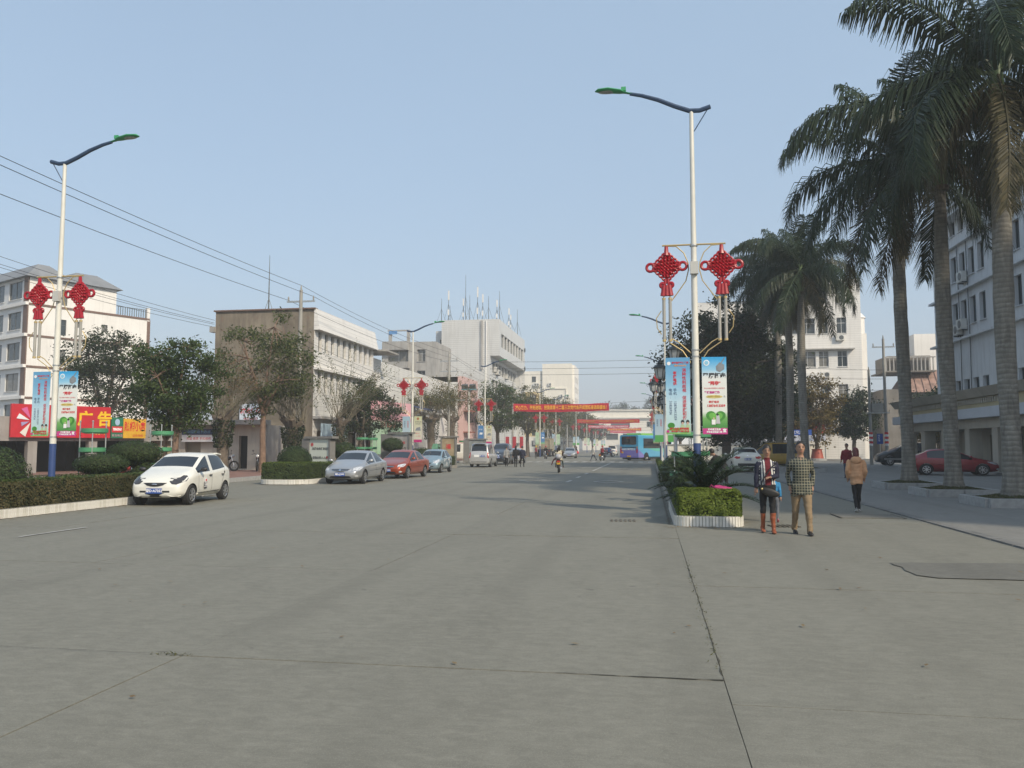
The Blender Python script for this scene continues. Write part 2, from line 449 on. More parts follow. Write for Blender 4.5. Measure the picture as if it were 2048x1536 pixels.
road = struct(MB().add([(-14.72, -6, -0.011), (0.55, -6, -0.011), (0.55, 420, -0.011), (-14.72, 420, -0.011)], [(0, 1, 2, 3)]).build('road', JOINT))
xs = [-14.72, -11.98, -7.82, -3.66, 0.5]
ys = [-3.0, 1.5, 6.02, 10.52, 15.0, 19.5, 24.0, 28.5, 33.0, 37.5, 42.0, 46.5, 51.0, 55.5, 60, 66, 72, 78, 90, 105, 125, 150, 190, 260, 420]
k = 0
for i in range(4):
    for j in range(len(ys) - 1):
        k += 1
        near = ys[j] < 24
        if ys[j] >= 60 and i > 0: continue
        slab(xs[i] if ys[j] < 60 else -14.72, xs[i + 1] if ys[j] < 60 else 0.5, ys[j], ys[j + 1], 0.004 * rnd.uniform(-1, 1) if near else 0.0, road, CONC, 0.0025 if near else 0, k)
fore = struct(MB().add([(0.5, -6, -0.013), (6.12, -6, -0.013), (6.12, 130, -0.013), (0.5, 130, -0.013)], [(0, 1, 2, 3)]).build('forecourt', JOINT))
ys2 = [-3.0, 1.0, 5.5, 10.0, 14.2, 18.6, 23.0, 27.5, 32.0, 37.0, 42.0, 48.0, 56.0, 70.0, 90, 130]
for i, (a, b_) in enumerate(((0.5, 6.12),)):
    for j in range(len(ys2) - 1):
        k += 1
        slab(a, b_, ys2[j], ys2[j + 1], 0.004 * rnd.uniform(-1, 1), fore, CONC, 0.0018 if ys2[j] < 20 else 0, k)
plaza = struct(MB().add([(6.12, -6, -0.032), (60, -6, -0.032), (60, 170, -0.032), (6.12, 170, -0.032)], [(0, 1, 2, 3)]).build('plaza', JOINT))
ys3 = [-3, 3, 8, 12.4, 16.6, 20.8, 24.9, 29, 33.2, 37.4, 41.6, 46, 52, 60, 70, 85, 105, 130, 170]
for i, (a, b_) in enumerate(((6.12, 11.0), (11.0, 22.0), (22.0, 60.0))):
    for j in range(len(ys3) - 1):
        k += 1
        if i == 2 and ys3[j] < 40: continue
        slab(a, b_, ys3[j], ys3[j + 1], 0.012, plaza, PLAZ, 0, k)
# strip of small granite setts along the plaza edge
edge = MB()
for j in range(70):
    y = 4 + j * 0.9
    edge.box((6.02, y + 0.44, 0.012), (0.2, 0.87, 0.03))
struct(edge.build('paving_edge', M('paving_edge_stone', (0.17, 0.168, 0.16), 0.85, var=0.3, scale=2)))
# left side: service lane and raised red pavement
struct(MB().add([(-60, -6, -0.028), (-14.72, -6, -0.028), (-14.72, 130, -0.028), (-60, 130, -0.028)], [(0, 1, 2, 3)]).build('service_lane', CONC))
pv = MB(); pv.prism([(-20.1, 35.2), (-19.5, 41), (-19.4, 130), (-40, 130), (-40, 36.5)], -0.03, 0.14, 'Z')
sidew = struct(pv.build('pavement', PAVERED))
kb = MB()
for i in range(40):
    a = Vector((-19.93, 37.6 + i * 1.5, 0.06)) if i > 2 else Vector((-20.0 + i * 0.13, 35.6 + i * 1.5, 0.06))
    kb.box((-19.35 - (0.15 if i < 3 else 0), 36 + i * 1.5, 0.055), (0.22, 1.47, 0.2))
for i in range(12):
    kb.box((-20.9 - i * 1.5, 35.28 + i * 0.098, 0.055), (1.47, 0.22, 0.2), rz=-0.065)
struct(kb.build('pavement_kerb', STONE))
# worn paint: lane line, diamonds, crossing
def sheet(name, polys, z, mat, parent=road):
    mb = MB()
    for p in polys: mb.add([(x, y, z) for x, y in p], [tuple(range(len(p)))])
    return mb.build(name, mat, parent)
def rect(x0, x1, y0, y1): return [(x0, y0), (x1, y0), (x1, y1), (x0, y1)]
for y0, y1 in ((37.2, 39.4), (42.5, 44.6), (48.0, 50.2), (54.5, 79.0)):
    sheet('lane_line', [rect(-3.84, -3.68, y0, y1)], 0.012, PAINT)
for x, y in ((-5.6, 39.2), (-1.9, 38.2), (-5.7, 59.0), (-1.9, 58.5)):
    o_, i_ = (0.75, 1.6), (0.6, 1.3)
    quad = [(-1, 0), (0, -1), (1, 0), (0, 1)]
    polys = []
    for q in range(4):
        a, b_ = quad[q], quad[(q + 1) % 4]
        polys.append([(x + a[0] * o_[0], y + a[1] * o_[1]), (x + b_[0] * o_[0], y + b_[1] * o_[1]), (x + b_[0] * i_[0], y + b_[1] * i_[1]), (x + a[0] * i_[0], y + a[1] * i_[1])])
    sheet('diamond_mark', polys, 0.012, PAINT)
for i in range(15):
    x = -13.9 + i * 0.98
    sheet('crossing_stripe', [rect(x, x + 0.45, 84, 88.5)], 0.012, PAINT)
for x in (-10.2, -0.9):
    sheet('stop_line', [rect(x - 2.8, x + 1.3, 80.6, 81.0)], 0.012, PAINT)
sheet('edge_line', [rect(-11.36, -11.28, 13.2, 15.0)], 0.012, PAINT)
# dirt packed into the widest joints
CRK = M('crack_dirt', (0.065, 0.06, 0.045), 0.95, var=0.5, scale=6)
def crack(a, b_, w0, w1, seed, parent, mat=None, name='crack'):
    a, b_ = Vector(a), Vector(b_); n = int((b_ - a).length / 0.07); d = (b_ - a).normalized(); nv = Vector((-d.y, d.x)); vs = []
    for i in range(n + 1):
        u = i / n; p = a.lerp(b_, u); o1 = mnoise.noise(Vector((i * 0.21, seed, 0))) * 0.016 + mnoise.noise(Vector((i * 0.9, seed, 5))) * 0.006
        w_ = (w0 + (w1 - w0) * u) * max(0.12, 0.55 + 1.1 * mnoise.noise(Vector((i * 0.5, seed, 9))))
        for s_ in (-1, 1): q_ = p + nv * (o1 + s_ * w_ / 2); vs.append((q_.x, q_.y, 0.0075))
    MB().add(vs, [(2 * i, 2 * i + 1, 2 * i + 3, 2 * i + 2) for i in range(n)]).build(name, mat or CRK, parent)
crack((0.5, 6.05), (0.5, 11.5), 0.014, 0.010, 1.0, road)
crack((-0.7, 6.02), (0.5, 6.02), 0.004, 0.026, 3.0, road); crack((-8.0, 6.04), (-3.66, 6.03), 0.006, 0.012, 5.0, road); crack((-3.66, 6.0), (-3.66, 13), 0.003, 0.003, 6.0, road)
DIRT = M('gutter_dirt', (0.125, 0.11, 0.08), 0.95, var=0.35, scale=3)
crack((-14.5, 10), (-14.5, 26), 0.12, 0.14, 11.0, road, DIRT, 'gutter_dirt'); crack((-14.6, 34), (-14.6, 62), 0.13, 0.1, 12.0, road, DIRT, 'gutter_dirt'); crack((0.40, 17.6), (0.42, 60), 0.09, 0.1, 13.0, road, DIRT, 'gutter_dirt')
# patch of older concrete, drain covers, weeds in the joint
pp = []
for i in range(28):
    a = 2 * math.pi * i / 28
    r = 1 + 0.22 * mnoise.noise(Vector((math.cos(a) * 1.5, math.sin(a) * 1.5, 3.3)))
    k_ = 1 / max(abs(math.cos(a)), abs(math.sin(a))) ** 0.8
    pp.append((4.55 + 1.3 * r * k_ * math.cos(a), 11.75 + 0.75 * r * k_ * math.sin(a)))
sheet('repair_patch', [pp], 0.014, PATCH, fore)
sheet('repair_patch', [[(5.05 + 0.28 * math.cos(a * 0.5), 11.4 + 0.16 * math.sin(a * 0.5)) for a in range(13)]], 0.018, M('tar', (0.03, 0.03, 0.032), 0.7, var=0.2), fore)
cov = thing('drain_cover', 'rectangular grey drain cover plate in the paving behind the walking pair', 'drain cover', (5.02, 20.35, 0.016), 0.0)
MB().box((0, 0, -0.006), (1.35, 1.1, 0.02)).build('plate', PATCH, cov)
for s in (-1, 1): MB().box((0.69 * s, 0, 0.002), (0.04, 1.16, 0.012)).build('frame', JOINT, cov)
gr = thing('drain_grate', 'small dark slotted drain grate on the ground between the walking pair', 'drain grate', (2.72, 17.6, 0.012), 0.2)
for i in range(6): MB().box((-0.25 + i * 0.1, 0, 0), (0.05, 0.42, 0.02)).build('bar', JOINT, gr)
gr2 = dup(gr, (-0.6, 18.3, 0.012), 0.05, 'small dark slotted drain grate on the road beside the planter kerb')
WEED = leafmat('weed', (0.09, 0.10, 0.035), (0.16, 0.15, 0.06))
P = np.concatenate([np.array([[-3.72 + nrg.normal() * 0.10, 6.02 + nrg.normal() * 0.02, 0.006 + nrg.random() * 0.015] for _ in range(60)]),
                    np.array([[0.5 + nrg.normal() * 0.03, 6.1 + nrg.random() * 6, 0.01 + nrg.random() * 0.015] for _ in range(260)])])
o = ob('joint_weeds', quads_mesh('joint_weeds', leaf_quads(P, 0.026, 0.3, 0.8), WEED)); o['kind'] = 'stuff'; tag(o, 'small dry weeds growing in the concrete joints', 'weeds')
# fallen leaves and litter on the plaza and road
P = np.concatenate([np.stack([nrg.uniform(-14, 8, 220), nrg.uniform(4.5, 30, 220), np.full(220, 0.02)], 1), np.stack([-14.5 + np.abs(nrg.normal(size=260)) * 0.3, nrg.uniform(12, 27, 260), np.full(260, 0.02)], 1), np.stack([nrg.uniform(0.3, 2.3, 120), 17.2 - np.abs(nrg.normal(size=120)) * 0.3, np.full(120, 0.02)], 1)])
o = ob('fallen_leaves', quads_mesh('fallen_leaves', leaf_quads(P, 0.06, 0.5, 3.0), leafmat('dry_leaf', (0.2, 0.12, 0.05), (0.3, 0.25, 0.15)))); o['kind'] = 'stuff'; tag(o, 'scattered dry leaves lying on the road', 'leaves')

# ------------------------------------------------------------------ planters with tiled kerbs and clipped hedges
tile_me = MB().box((0, 0, 0), (0.053, 0.02, 0.205)).mesh('tile', TILEW)
tile_me2 = MB().box((0, 0, 0), (0.053, 0.02, 0.205)).mesh('tile', M('kerb_tile_dull', (0.62, 0.60, 0.53), 0.6, var=0.15, scale=6))
def rounded(x0, x1, y0, y1, r0, r1, n=8):
    """outline, anticlockwise; r0 radius at the near end, r1 at the far end"""
    pts = []
    for (cx, cy, r, a0) in ((x0 + r0, y0 + r0, r0, 180), (x1 - r0, y0 + r0, r0, 270), (x1 - r1, y1 - r1, r1, 0), (x0 + r1, y1 - r1, r1, 90)):
        for i in range(n + 1):
            a = R(a0 + 90 * i / n); pts.append((cx + r * math.cos(a), cy + r * math.sin(a)))
    return pts
def planter(name, label, x0, x1, y0, y1, tiled, r0=0.35, r1=0.35, h=0.21):
    t = thing(name, label, 'planter', ((x0 + x1) / 2, y0, 0))
    ox, oy = (x0 + x1) / 2, y0
    out = [(x - ox, y - oy) for x, y in rounded(x0, x1, y0, y1, r0, r1)]
    ins = [(x - ox, y - oy) for x, y in rounded(x0 + 0.12, x1 - 0.12, y0 + 0.12, y1 - 0.12, r0 * 0.8, r1 * 0.8)]
    mb = MB(); n = len(out)
    vs = [(x, y, 0) for x, y in out] + [(x, y, h) for x, y in out] + [(x, y, h) for x, y in ins] + [(x, y, h - 0.1) for x, y in ins]
    fs = [(k_ * n + i, k_ * n + (i + 1) % n, (k_ + 1) * n + (i + 1) % n, (k_ + 1) * n + i) for k_ in range(3) for i in range(n)]
    mb.add(vs, fs); mb.build('kerb', M('kerb_cement', (0.30, 0.285, 0.25), 0.8, var=0.15, scale=4), t)
    MB().add([(x, y, h - 0.06) for x, y in ins], [tuple(range(n))]).build('soil', SOIL, t)
    # tiles set on end along the outline, only where they can be told apart
    L = 0.0; seg = []
    for i in range(n): seg.append((Vector(out[i]), Vector(out[(i + 1) % n])))
    step = 0.066; carry = 0.0
    for a, b_ in seg:
        d = b_ - a; ln = d.length
        if ln < 1e-6: continue
        s = carry
        while s < ln:
            p = a + d * (s / ln); nrm = Vector((d.y, -d.x)).normalized()
            if tiled(p.x + ox, p.y + oy, nrm):
                o = ob('tile', tile_me if rnd.random() < 0.8 else tile_me2, t, (p.x + nrm.x * 0.008, p.y + nrm.y * 0.008, 0.1 + rnd.uniform(-0.003, 0.003)), math.atan2(d.y, d.x))
            s += step
        carry = s - ln
    return t
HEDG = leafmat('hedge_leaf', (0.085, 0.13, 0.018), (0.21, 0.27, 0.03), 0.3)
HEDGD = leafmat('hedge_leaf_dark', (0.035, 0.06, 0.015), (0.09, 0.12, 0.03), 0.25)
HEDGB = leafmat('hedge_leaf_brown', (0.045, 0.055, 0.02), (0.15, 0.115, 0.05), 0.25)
CORE = M('hedge_core', (0.018, 0.026, 0.008), 0.95, var=0.4, scale=8)
def hedge_pts(x0, x1, y0, y1, z0, z1, dens, depth=0.09, faces='xXyYt', wob=0.10):
    out = []; nr = []
    dims = {'x': ((y1 - y0), (z1 - z0)), 'X': ((y1 - y0), (z1 - z0)), 'y': ((x1 - x0), (z1 - z0)), 'Y': ((x1 - x0), (z1 - z0)), 't': ((x1 - x0), (y1 - y0))}
    for f in faces:
        a, b_ = dims[f]; n = max(1, int(a * b_ * dens))
        u = nrg.random(n); w = nrg.random(n); d = np.abs(nrg.normal(size=n)) * depth - 0.035
        if f in 'xX':
            p = np.stack([(x0 + d) if f == 'x' else (x1 - d), y0 + u * (y1 - y0), z0 + w * (z1 - z0)], 1); nn = [-1 if f == 'x' else 1, 0, 0.2]
        elif f in 'yY':
            p = np.stack([x0 + u * (x1 - x0), (y0 + d) if f == 'y' else (y1 - d), z0 + w * (z1 - z0)], 1); nn = [0, -1 if f == 'y' else 1, 0.2]
        else:
            p = np.stack([x0 + u * (x1 - x0), y0 + w * (y1 - y0), z1 - d], 1); nn = [0, 0, 1]
        wv = np.array([mnoise.noise(Vector((q[0] * 2.3, q[1] * 2.3, q[2] * 2.3))) for q in p])
        p = p + np.array(nn)[None] * (wv * wob)[:, None]
        cc = np.array([(x0 + x1) / 2, (y0 + y1) / 2, (z0 + z1) / 2]); hh = np.array([x1 - x0, y1 - y0, z1 - z0]) / 2; rr = np.minimum(0.16, hh * 0.9)
        q = p - cc; ex = np.maximum(0, np.abs(q) - (hh - rr)); ex[:, 2] *= (q[:, 2] > 0); nr_ = np.linalg.norm(ex / rr, axis=1); kk = np.where(nr_ > 1, 1 / np.maximum(nr_, 1e-6), 1.0)
        p = p - np.sign(q) * ex * (1 - kk)[:, None]      # clipped edges are rounded
        out.append(p); nr.append(np.repeat(np.array([nn]), n, 0))
    return np.concatenate(out), np.concatenate(nr)
def hedge(name, label, boxes, mat, size=0.05, cat='hedge', topmat=None, group=None):
    x0 = boxes[0][0]; y0 = boxes[0][2]
    t = thing(name, label, cat, (x0, y0, 0), group=group)
    core = MB(); V = []; VT = []
    for (a, b_, c, d, e, f, dens, fc) in boxes:
        core.span((a + 0.07 - x0, c + 0.07 - y0, e), (b_ - 0.07 - x0, d - 0.07 - y0, f - 0.07))
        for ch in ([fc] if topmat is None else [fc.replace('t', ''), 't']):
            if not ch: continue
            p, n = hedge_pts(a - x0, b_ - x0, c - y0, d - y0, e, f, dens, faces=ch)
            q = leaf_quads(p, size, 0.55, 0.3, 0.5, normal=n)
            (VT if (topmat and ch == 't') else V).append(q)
    core.build('branches', CORE, t)
    o_ = ob('foliage', quads_mesh('foliage', np.concatenate(V), mat), t); o_['kind'] = 'stuff'
    if VT: o_ = ob('top_growth', quads_mesh('top_growth', np.concatenate(VT), topmat), t); o_['kind'] = 'stuff'
    return t
def bush(name, label, loc, r, mat, n=5000, size=0.05, cat='bush', stem=0.0, group=None, fl=0.6):
    """clipped ball or umbrella of foliage, on a short trunk when stem > 0"""
    t = thing(name, label, cat, loc, group=group)
    MB().ell((0, 0, stem + r[2] * fl), (r[0] * 0.88, r[1] * 0.88, r[2] * 0.88), 14, 8).build('branches', CORE, t, True)
    d = nrg.normal(size=(n, 3)); d /= np.linalg.norm(d, axis=1, keepdims=True)
    wv = np.array([mnoise.noise(Vector(q * 3.1)) for q in d])
    p = d * np.array(r)[None] * (0.93 + 0.08 * nrg.random(n) + 0.05 * wv)[:, None] + np.array([0, 0, stem + r[2] * fl])
    p = p[p[:, 2] > 0.02]; dd = d[:len(p)]
    nn = (p - np.array([0, 0, stem + r[2] * fl])) / np.array(r)[None]
    o_ = ob('foliage', quads_mesh('foliage', leaf_quads(p, size, 0.55, 0.2, 0.5, normal=nn), mat), t); o_['kind'] = 'stuff'
    if stem > 0:
        mb = MB()
        mb.tube([(0, 0, -0.1), (0.03, 0.02, stem * 0.6), (0, 0, stem + 0.15)], [0.07, 0.055, 0.05], 7)
        for i in range(5):
            a = i * 1.256; mb.tube([(0, 0, stem * 0.7), (r[0] * 0.5 * math.cos(a), r[1] * 0.5 * math.sin(a), stem + 0.2)], [0.035, 0.02], 5)
        mb.build('trunk', BARK, t, True)
    return t
planter('planter', 'long narrow planter with white tiled kerb at the right side of the road', 0.5, 1.9, 17.3, 78, lambda x, y, n: y < 22 and (n.y < -0.2 or n.x < -0.3 or (n.x > 0 and y < 18.5)))
hedge('hedge', 'bright green clipped hedge in the white tiled planter beside the walking pair',
      [(0.56, 1.88, 17.38, 18.35, 0.18, 0.76, 5200, 'xXyYt'), (0.56, 0.98, 18.3, 26, 0.18, 0.62, 2600, 'xt'), (1.42, 1.88, 18.3, 26, 0.18, 0.62, 2000, 'Xt'),
       (0.9, 1.5, 18.2, 34, 0.12, 0.42, 900, 't'), (0.56, 0.98, 26, 77.6, 0.18, 0.6, 420, 'xt'), (1.42, 1.88, 26, 77.6, 0.18, 0.6, 330, 'xXt')], HEDG, 0.05)
planter('planter', 'wide planter with pale tiled kerb at the far left behind the white car', -18.1, -14.6, 6.5, 25.6, lambda x, y, n: n.x > 0.2 and y > 15.4 or (y > 25 and n.x > 0), 0.5, 0.9)
hedge('hedge', 'brownish green clipped hedge along the left planter, running behind the white car',
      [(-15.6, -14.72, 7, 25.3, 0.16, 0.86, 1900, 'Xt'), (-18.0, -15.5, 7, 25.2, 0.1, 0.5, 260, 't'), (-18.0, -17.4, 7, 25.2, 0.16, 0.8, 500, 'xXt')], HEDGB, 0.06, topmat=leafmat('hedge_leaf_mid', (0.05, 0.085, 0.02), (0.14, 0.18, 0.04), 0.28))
planter('planter', 'planter with rounded tiled kerb behind the silver and orange parked cars', -17.05, -14.7, 33.2, 62, lambda x, y, n: n.y < -0.15 and y < 35 or (n.x > 0.5 and y < 36), 0.9, 0.6)
hedge('hedge', 'green clipped hedge in the planter behind the silver sedan',
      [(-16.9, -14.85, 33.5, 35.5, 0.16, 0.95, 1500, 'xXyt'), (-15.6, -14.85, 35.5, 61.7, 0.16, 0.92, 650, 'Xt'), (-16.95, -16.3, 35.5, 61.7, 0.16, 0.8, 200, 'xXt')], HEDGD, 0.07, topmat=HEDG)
planter('planter', 'distant planter on the left side of the road past the dump truck', -18.1, -14.9, 142, 175, lambda x, y, n: False)
hedge('hedge', 'distant green hedge on the left side of the road past the dump truck',
      [(-17.8, -15.1, 142.3, 174, 0.16, 0.95, 120, 'xXyt')], HEDGD, 0.16)
planter('planter', 'distant planter on the right side of the road beyond the bus', 0.6, 2.2, 108, 220, lambda x, y, n: False)
hedge('hedge', 'distant green hedge on the right side of the road beyond the bus',
      [(0.8, 2.1, 108.3, 219, 0.16, 1.0, 60, 'xXyt')], HEDGD, 0.2)
DARKL = leafmat('topiary_leaf', (0.022, 0.045, 0.012), (0.06, 0.09, 0.025), 0.2)
bush('clipped_bush', 'dome shaped clipped bush at the left edge beside the advertising lightbox', (-16.2, 17.6, 0.35), (1.15, 1.0, 0.85), DARKL, 6500, 0.055)
bush('umbrella_topiary', 'low flat topped topiary tree beside the first flower stand', (-17.3, 23.5, 0.15), (0.85, 0.8, 0.36), DARKL, 5000, 0.05, 'topiary', 0.75, fl=0.5)
bush('umbrella_topiary', 'taller flat topped topiary tree behind the white car bonnet', (-17.1, 24.9, 0.15), (0.92, 0.85, 0.44), DARKL, 5500, 0.05, 'topiary', 1.05, fl=0.5)
bush('clipped_bush', 'small dark ball bush under the taller flat topped topiary', (-16.6, 24.9, 0.2), (0.75, 0.7, 0.6), DARKL, 3000, 0.06)
bush('clipped_bush', 'big round clipped bush at the rounded end of the planter by the silver sedan', (-16.0, 35.0, 0.35), (0.8, 0.75, 0.68), DARKL, 6000, 0.06, fl=0.95)
bush('umbrella_topiary', 'round topped topiary behind the public notice lightbox', (-16.6, 42.6, 0.15), (0.7, 0.7, 0.5), DARKL, 2500, 0.08, 'topiary', 0.95)
bush('umbrella_topiary', 'round topped topiary above the orange sedan', (-17.2, 53.0, 0.15), (0.75, 0.75, 0.5), DARKL, 2500, 0.08, 'topiary', 1.3)
bush('clipped_bush', 'round bush at the foot of the second left lamp post', (-16.3, 57.2, 0.3), (1.1, 1.1, 0.8), DARKL, 3000, 0.09)
bush('clipped_bush', 'dark shrub in the right planter below the blue banded pole', (0.98, 21.6, 0.25), (0.5, 0.7, 0.55), DARKL, 4000, 0.05)
bush('clipped_bush', 'large round bush in the right planter in front of the bus wheel', (1.05, 27.3, 0.3), (0.78, 1.0, 0.72), DARKL, 6000, 0.055)
bush('clipped_bush', 'low round shrub at the left kerb of the right planter', (0.92, 24.2, 0.25), (0.42, 0.6, 0.42), DARKL, 3000, 0.05)
bush('clipped_bush', 'round shrub further along the right planter behind the cycad', (1.4, 31.0, 0.3), (0.7, 0.9, 0.75), DARKL, 3000, 0.07)

# ------------------------------------------------------------------ palms and cycad
def frond_mesh(name, L, elev, droop, nl, llen, lw, mat, rach, stiff=0.0, seed=1, two=True):
    g = np.random.default_rng(seed); m = 16
    pts = []; p = np.array([0.0, 0, 0]); ang = elev
    for i in range(m + 1):
        pts.append(p.copy()); ang -= droop / m * (0.35 + 1.3 * i / m)
        p = p + np.array([math.cos(ang), 0, math.sin(ang)]) * L / m
    pts = np.array(pts); Q = []
    for s in (-1, 1):
        for i in range(nl):
            u = 0.08 + 0.92 * (i + g.random()) / nl; f = u * m; a = min(int(f), m - 1)
            b_ = pts[a] + (pts[a + 1] - pts[a]) * (f - a)
            tan = pts[a + 1] - pts[a]; tan /= np.linalg.norm(tan)
            nr = np.array([-tan[2], 0, tan[0]])
            lift = g.normal() * (0.45 if two else 0.12) + (0.55 if stiff else 0.0)
            d = np.array([0, s, 0]) * 1.0 + tan * (0.5 + 0.5 * u) + nr * lift
            d /= np.linalg.norm(d)
            ll = llen * (math.sin(math.pi * min(1, 0.14 + 0.80 * u)) ** 0.6) * g.uniform(0.82, 1.1)
            wv = tan * lw * 0.5
            q0 = b_; grav = np.array([0, 0, -1.0]) * (1 - stiff)
            d1 = d + grav * 0.35; d1 /= np.linalg.norm(d1); q1 = q0 + d1 * ll * 0.42
            d2 = d + grav * g.uniform(1.4, 3.0); d2 /= np.linalg.norm(d2); q2 = q1 + d2 * ll * 0.58
            Q.append([q0 - wv * 0.6, q0 + wv * 0.6, q1 + wv, q1 - wv]); Q.append([q1 - wv, q1 + wv, q2 + wv * 0.15, q2 - wv * 0.15])
    me = quads_mesh(name, np.array(Q), mat)
    # join the rachis
    mb = MB(); mb.tube([tuple(x) for x in pts], [rach * (1 - 0.85 * i / m) for i in range(m + 1)], 5)
    bm = bmesh.new(); bm.from_mesh(me)
    rm = mb.mesh('r', [mat], fix=False); bm.from_mesh(rm)
    bm.to_mesh(me); bm.free(); me.materials.clear(); me.materials.append(mat)
    return me
PALML = leafmat('palm_leaf', (0.022, 0.042, 0.022), (0.06, 0.085, 0.04), 0.22, 0.42)
PALMB = leafmat('palm_leaf_old', (0.05, 0.05, 0.025), (0.12, 0.10, 0.05), 0.2)
CYCL = leafmat('cycad_leaf', (0.012, 0.028, 0.012), (0.035, 0.06, 0.025), 0.12, 0.35)
def trunkmat(name, base):
    m, nt, b = _new(name); v = coord(nt); b.inputs['Roughness'].default_value = 0.9
    w = nt.nodes.new('ShaderNodeTexWave'); w.wave_type = 'BANDS'; w.bands_direction = 'Z'
    w.inputs['Scale'].default_value = 2.2; w.inputs['Distortion'].default_value = 2.5; w.inputs['Detail'].default_value = 3; w.inputs['Detail Scale'].default_value = 1.5
    nt.links.new(v, w.inputs['Vector'])
    n1 = ramp(nt, nz(nt, coord(nt, 'Object', (3, 3, 0.7)), 1.5, 7, 0.7, 0.6), [(0.35, 0.0), (0.7, 1.0)])
    c = mixc(nt, n1, sc(base, 0.55), sc(base, 1.2))
    c = mixc(nt, ramp(nt, nz(nt, v, 1.1, 6, 0.7), [(0.56, 0.0), (0.64, 0.7)]), c, (0.34, 0.34, 0.30))
    c = mixc(nt, ramp(nt, w.outputs['Fac'], [(0.0, 0.55), (0.3, 0.0)]), c, sc(base, 0.55))
    nt.links.new(c, b.inputs['Base Color']); bump(nt, b, w.outputs['Fac'], 0.35, 0.03); return m
PTRUNK = trunkmat('palm_trunk', (0.25, 0.235, 0.20))
CSHAFT = M('palm_crownshaft', (0.10, 0.15, 0.05), 0.45, var=0.2, scale=2)
def palm(label, x, y, hs, seed, trunk_r=0.34, nf=17, L=4.0, lean=0.0):
    """royal palm: hs is the height of the green crownshaft's foot"""
    q = random.Random(seed)
    t = thing('royal_palm', label, 'palm tree', (x, y, 0.1), group='royal palms in a row on the plaza')
    mb = MB(); n = 26; pts = []; rr = []
    for i in range(n + 1):
        u = i / n
        r = trunk_r * (1.0 + 0.75 * math.exp(-u * hs / 0.55) - 0.06 * u + 0.14 * math.exp(-((u - 0.55) / 0.25) ** 2) - 0.2 * max(0, u - 0.8) / 0.2)
        pts.append((lean * u * u + 0.05 * math.sin(u * 5 + seed), 0.05 * math.cos(u * 4 + seed), u * hs)); rr.append(r * (1 + 0.02 * math.sin(i * 9.1)))
    mb.tube(pts, rr, 18)
    ro = random.Random(seed + 9)
    for i in range(len(mb.v)):   # swollen root foot and small dents
        v = Vector(mb.v[i]); k_ = 1 + 0.05 * mnoise.noise(v * 2.2)
        mb.v[i] = (v.x * k_, v.y * k_, v.z)
    mb.build('trunk', PTRUNK, t, True)
    tx, ty, tz = pts[-1]
    cs = MB(); cs.tube([(tx, ty, tz - 0.03), (tx, ty, tz + 0.15), (tx + 0.02, ty, tz + 1.0), (tx, ty, tz + 1.9)], [0.24, 0.25, 0.2, 0.15], 14)
    cs.build('crownshaft', CSHAFT, t, True)
    cl = MB(); cl.tube([(tx, ty, tz - 0.09), (tx, ty, tz + 0.06)], [0.26, 0.285], 14)
    cl.build('leaf_scar_collar', BARK, t, True)
    for i in range(nf):
        a = i * 2.39996 + q.uniform(-0.25, 0.25); u = i / (nf - 1)
        vi = min(len(FR) - 1, int(u * len(FR)))
        o_ = ob('frond', FR[vi], t, (tx + 0.12 * math.cos(a), ty + 0.12 * math.sin(a), tz + 1.75 - 0.35 * u), (q.uniform(-0.25, 0.25), q.uniform(-0.08, 0.08), a))
        s = q.uniform(0.85, 1.12) * L / 4.3; o_.scale = (s, s, s)
    return t
_fs = ((3.3, 84, 50, 100, .85, 0), (4.2, 66, 105, 150, 1.0, 0), (4.7, 50, 128, 165, 1.05, 0), (4.9, 32, 128, 170, 1.1, 0), (4.9, 14, 115, 170, 1.1, 0), (4.7, -6, 92, 165, 1.05, 0), (4.5, -28, 64, 160, 1.0, 0), (4.1, -50, 38, 150, .95, 1))
FR = [frond_mesh('frond', a, R(e), R(d), n_, ll * 1.18, 0.048, PALMB if o_ else PALML, 0.05, seed=i_ + 1) for i_, (a, e, d, n_, ll, o_) in enumerate(_fs)]
palm('tall royal palm nearest the right edge of the picture with green crownshaft', 9.95, 24.6, 10.75, 3, 0.24, 18, 5.1)
palm('royal palm second from the right edge behind the nearest one', 9.95, 29.3, 10.4, 8, 0.225, 15, 5.0)
palm('royal palm third from the right, leftmost of the three near palms', 9.95, 34.0, 11.5, 14, 0.225, 16, 5.6)
palm('royal palm with rightmost trunk of the three distant palms', 9.9, 55.0, 11.6, 21, 0.24, 20, 4.8)
palm('royal palm with middle trunk of the three distant palms', 9.9, 60.0, 12.6, 30, 0.24, 20, 4.7)
palm('royal palm with leftmost trunk of the three distant palms', 9.9, 65.2, 13.0, 36, 0.24, 20, 4.7)
GRASSM = leafmat('tree_pit_grass', (0.05, 0.07, 0.02), (0.12, 0.12, 0.045), 0.25)
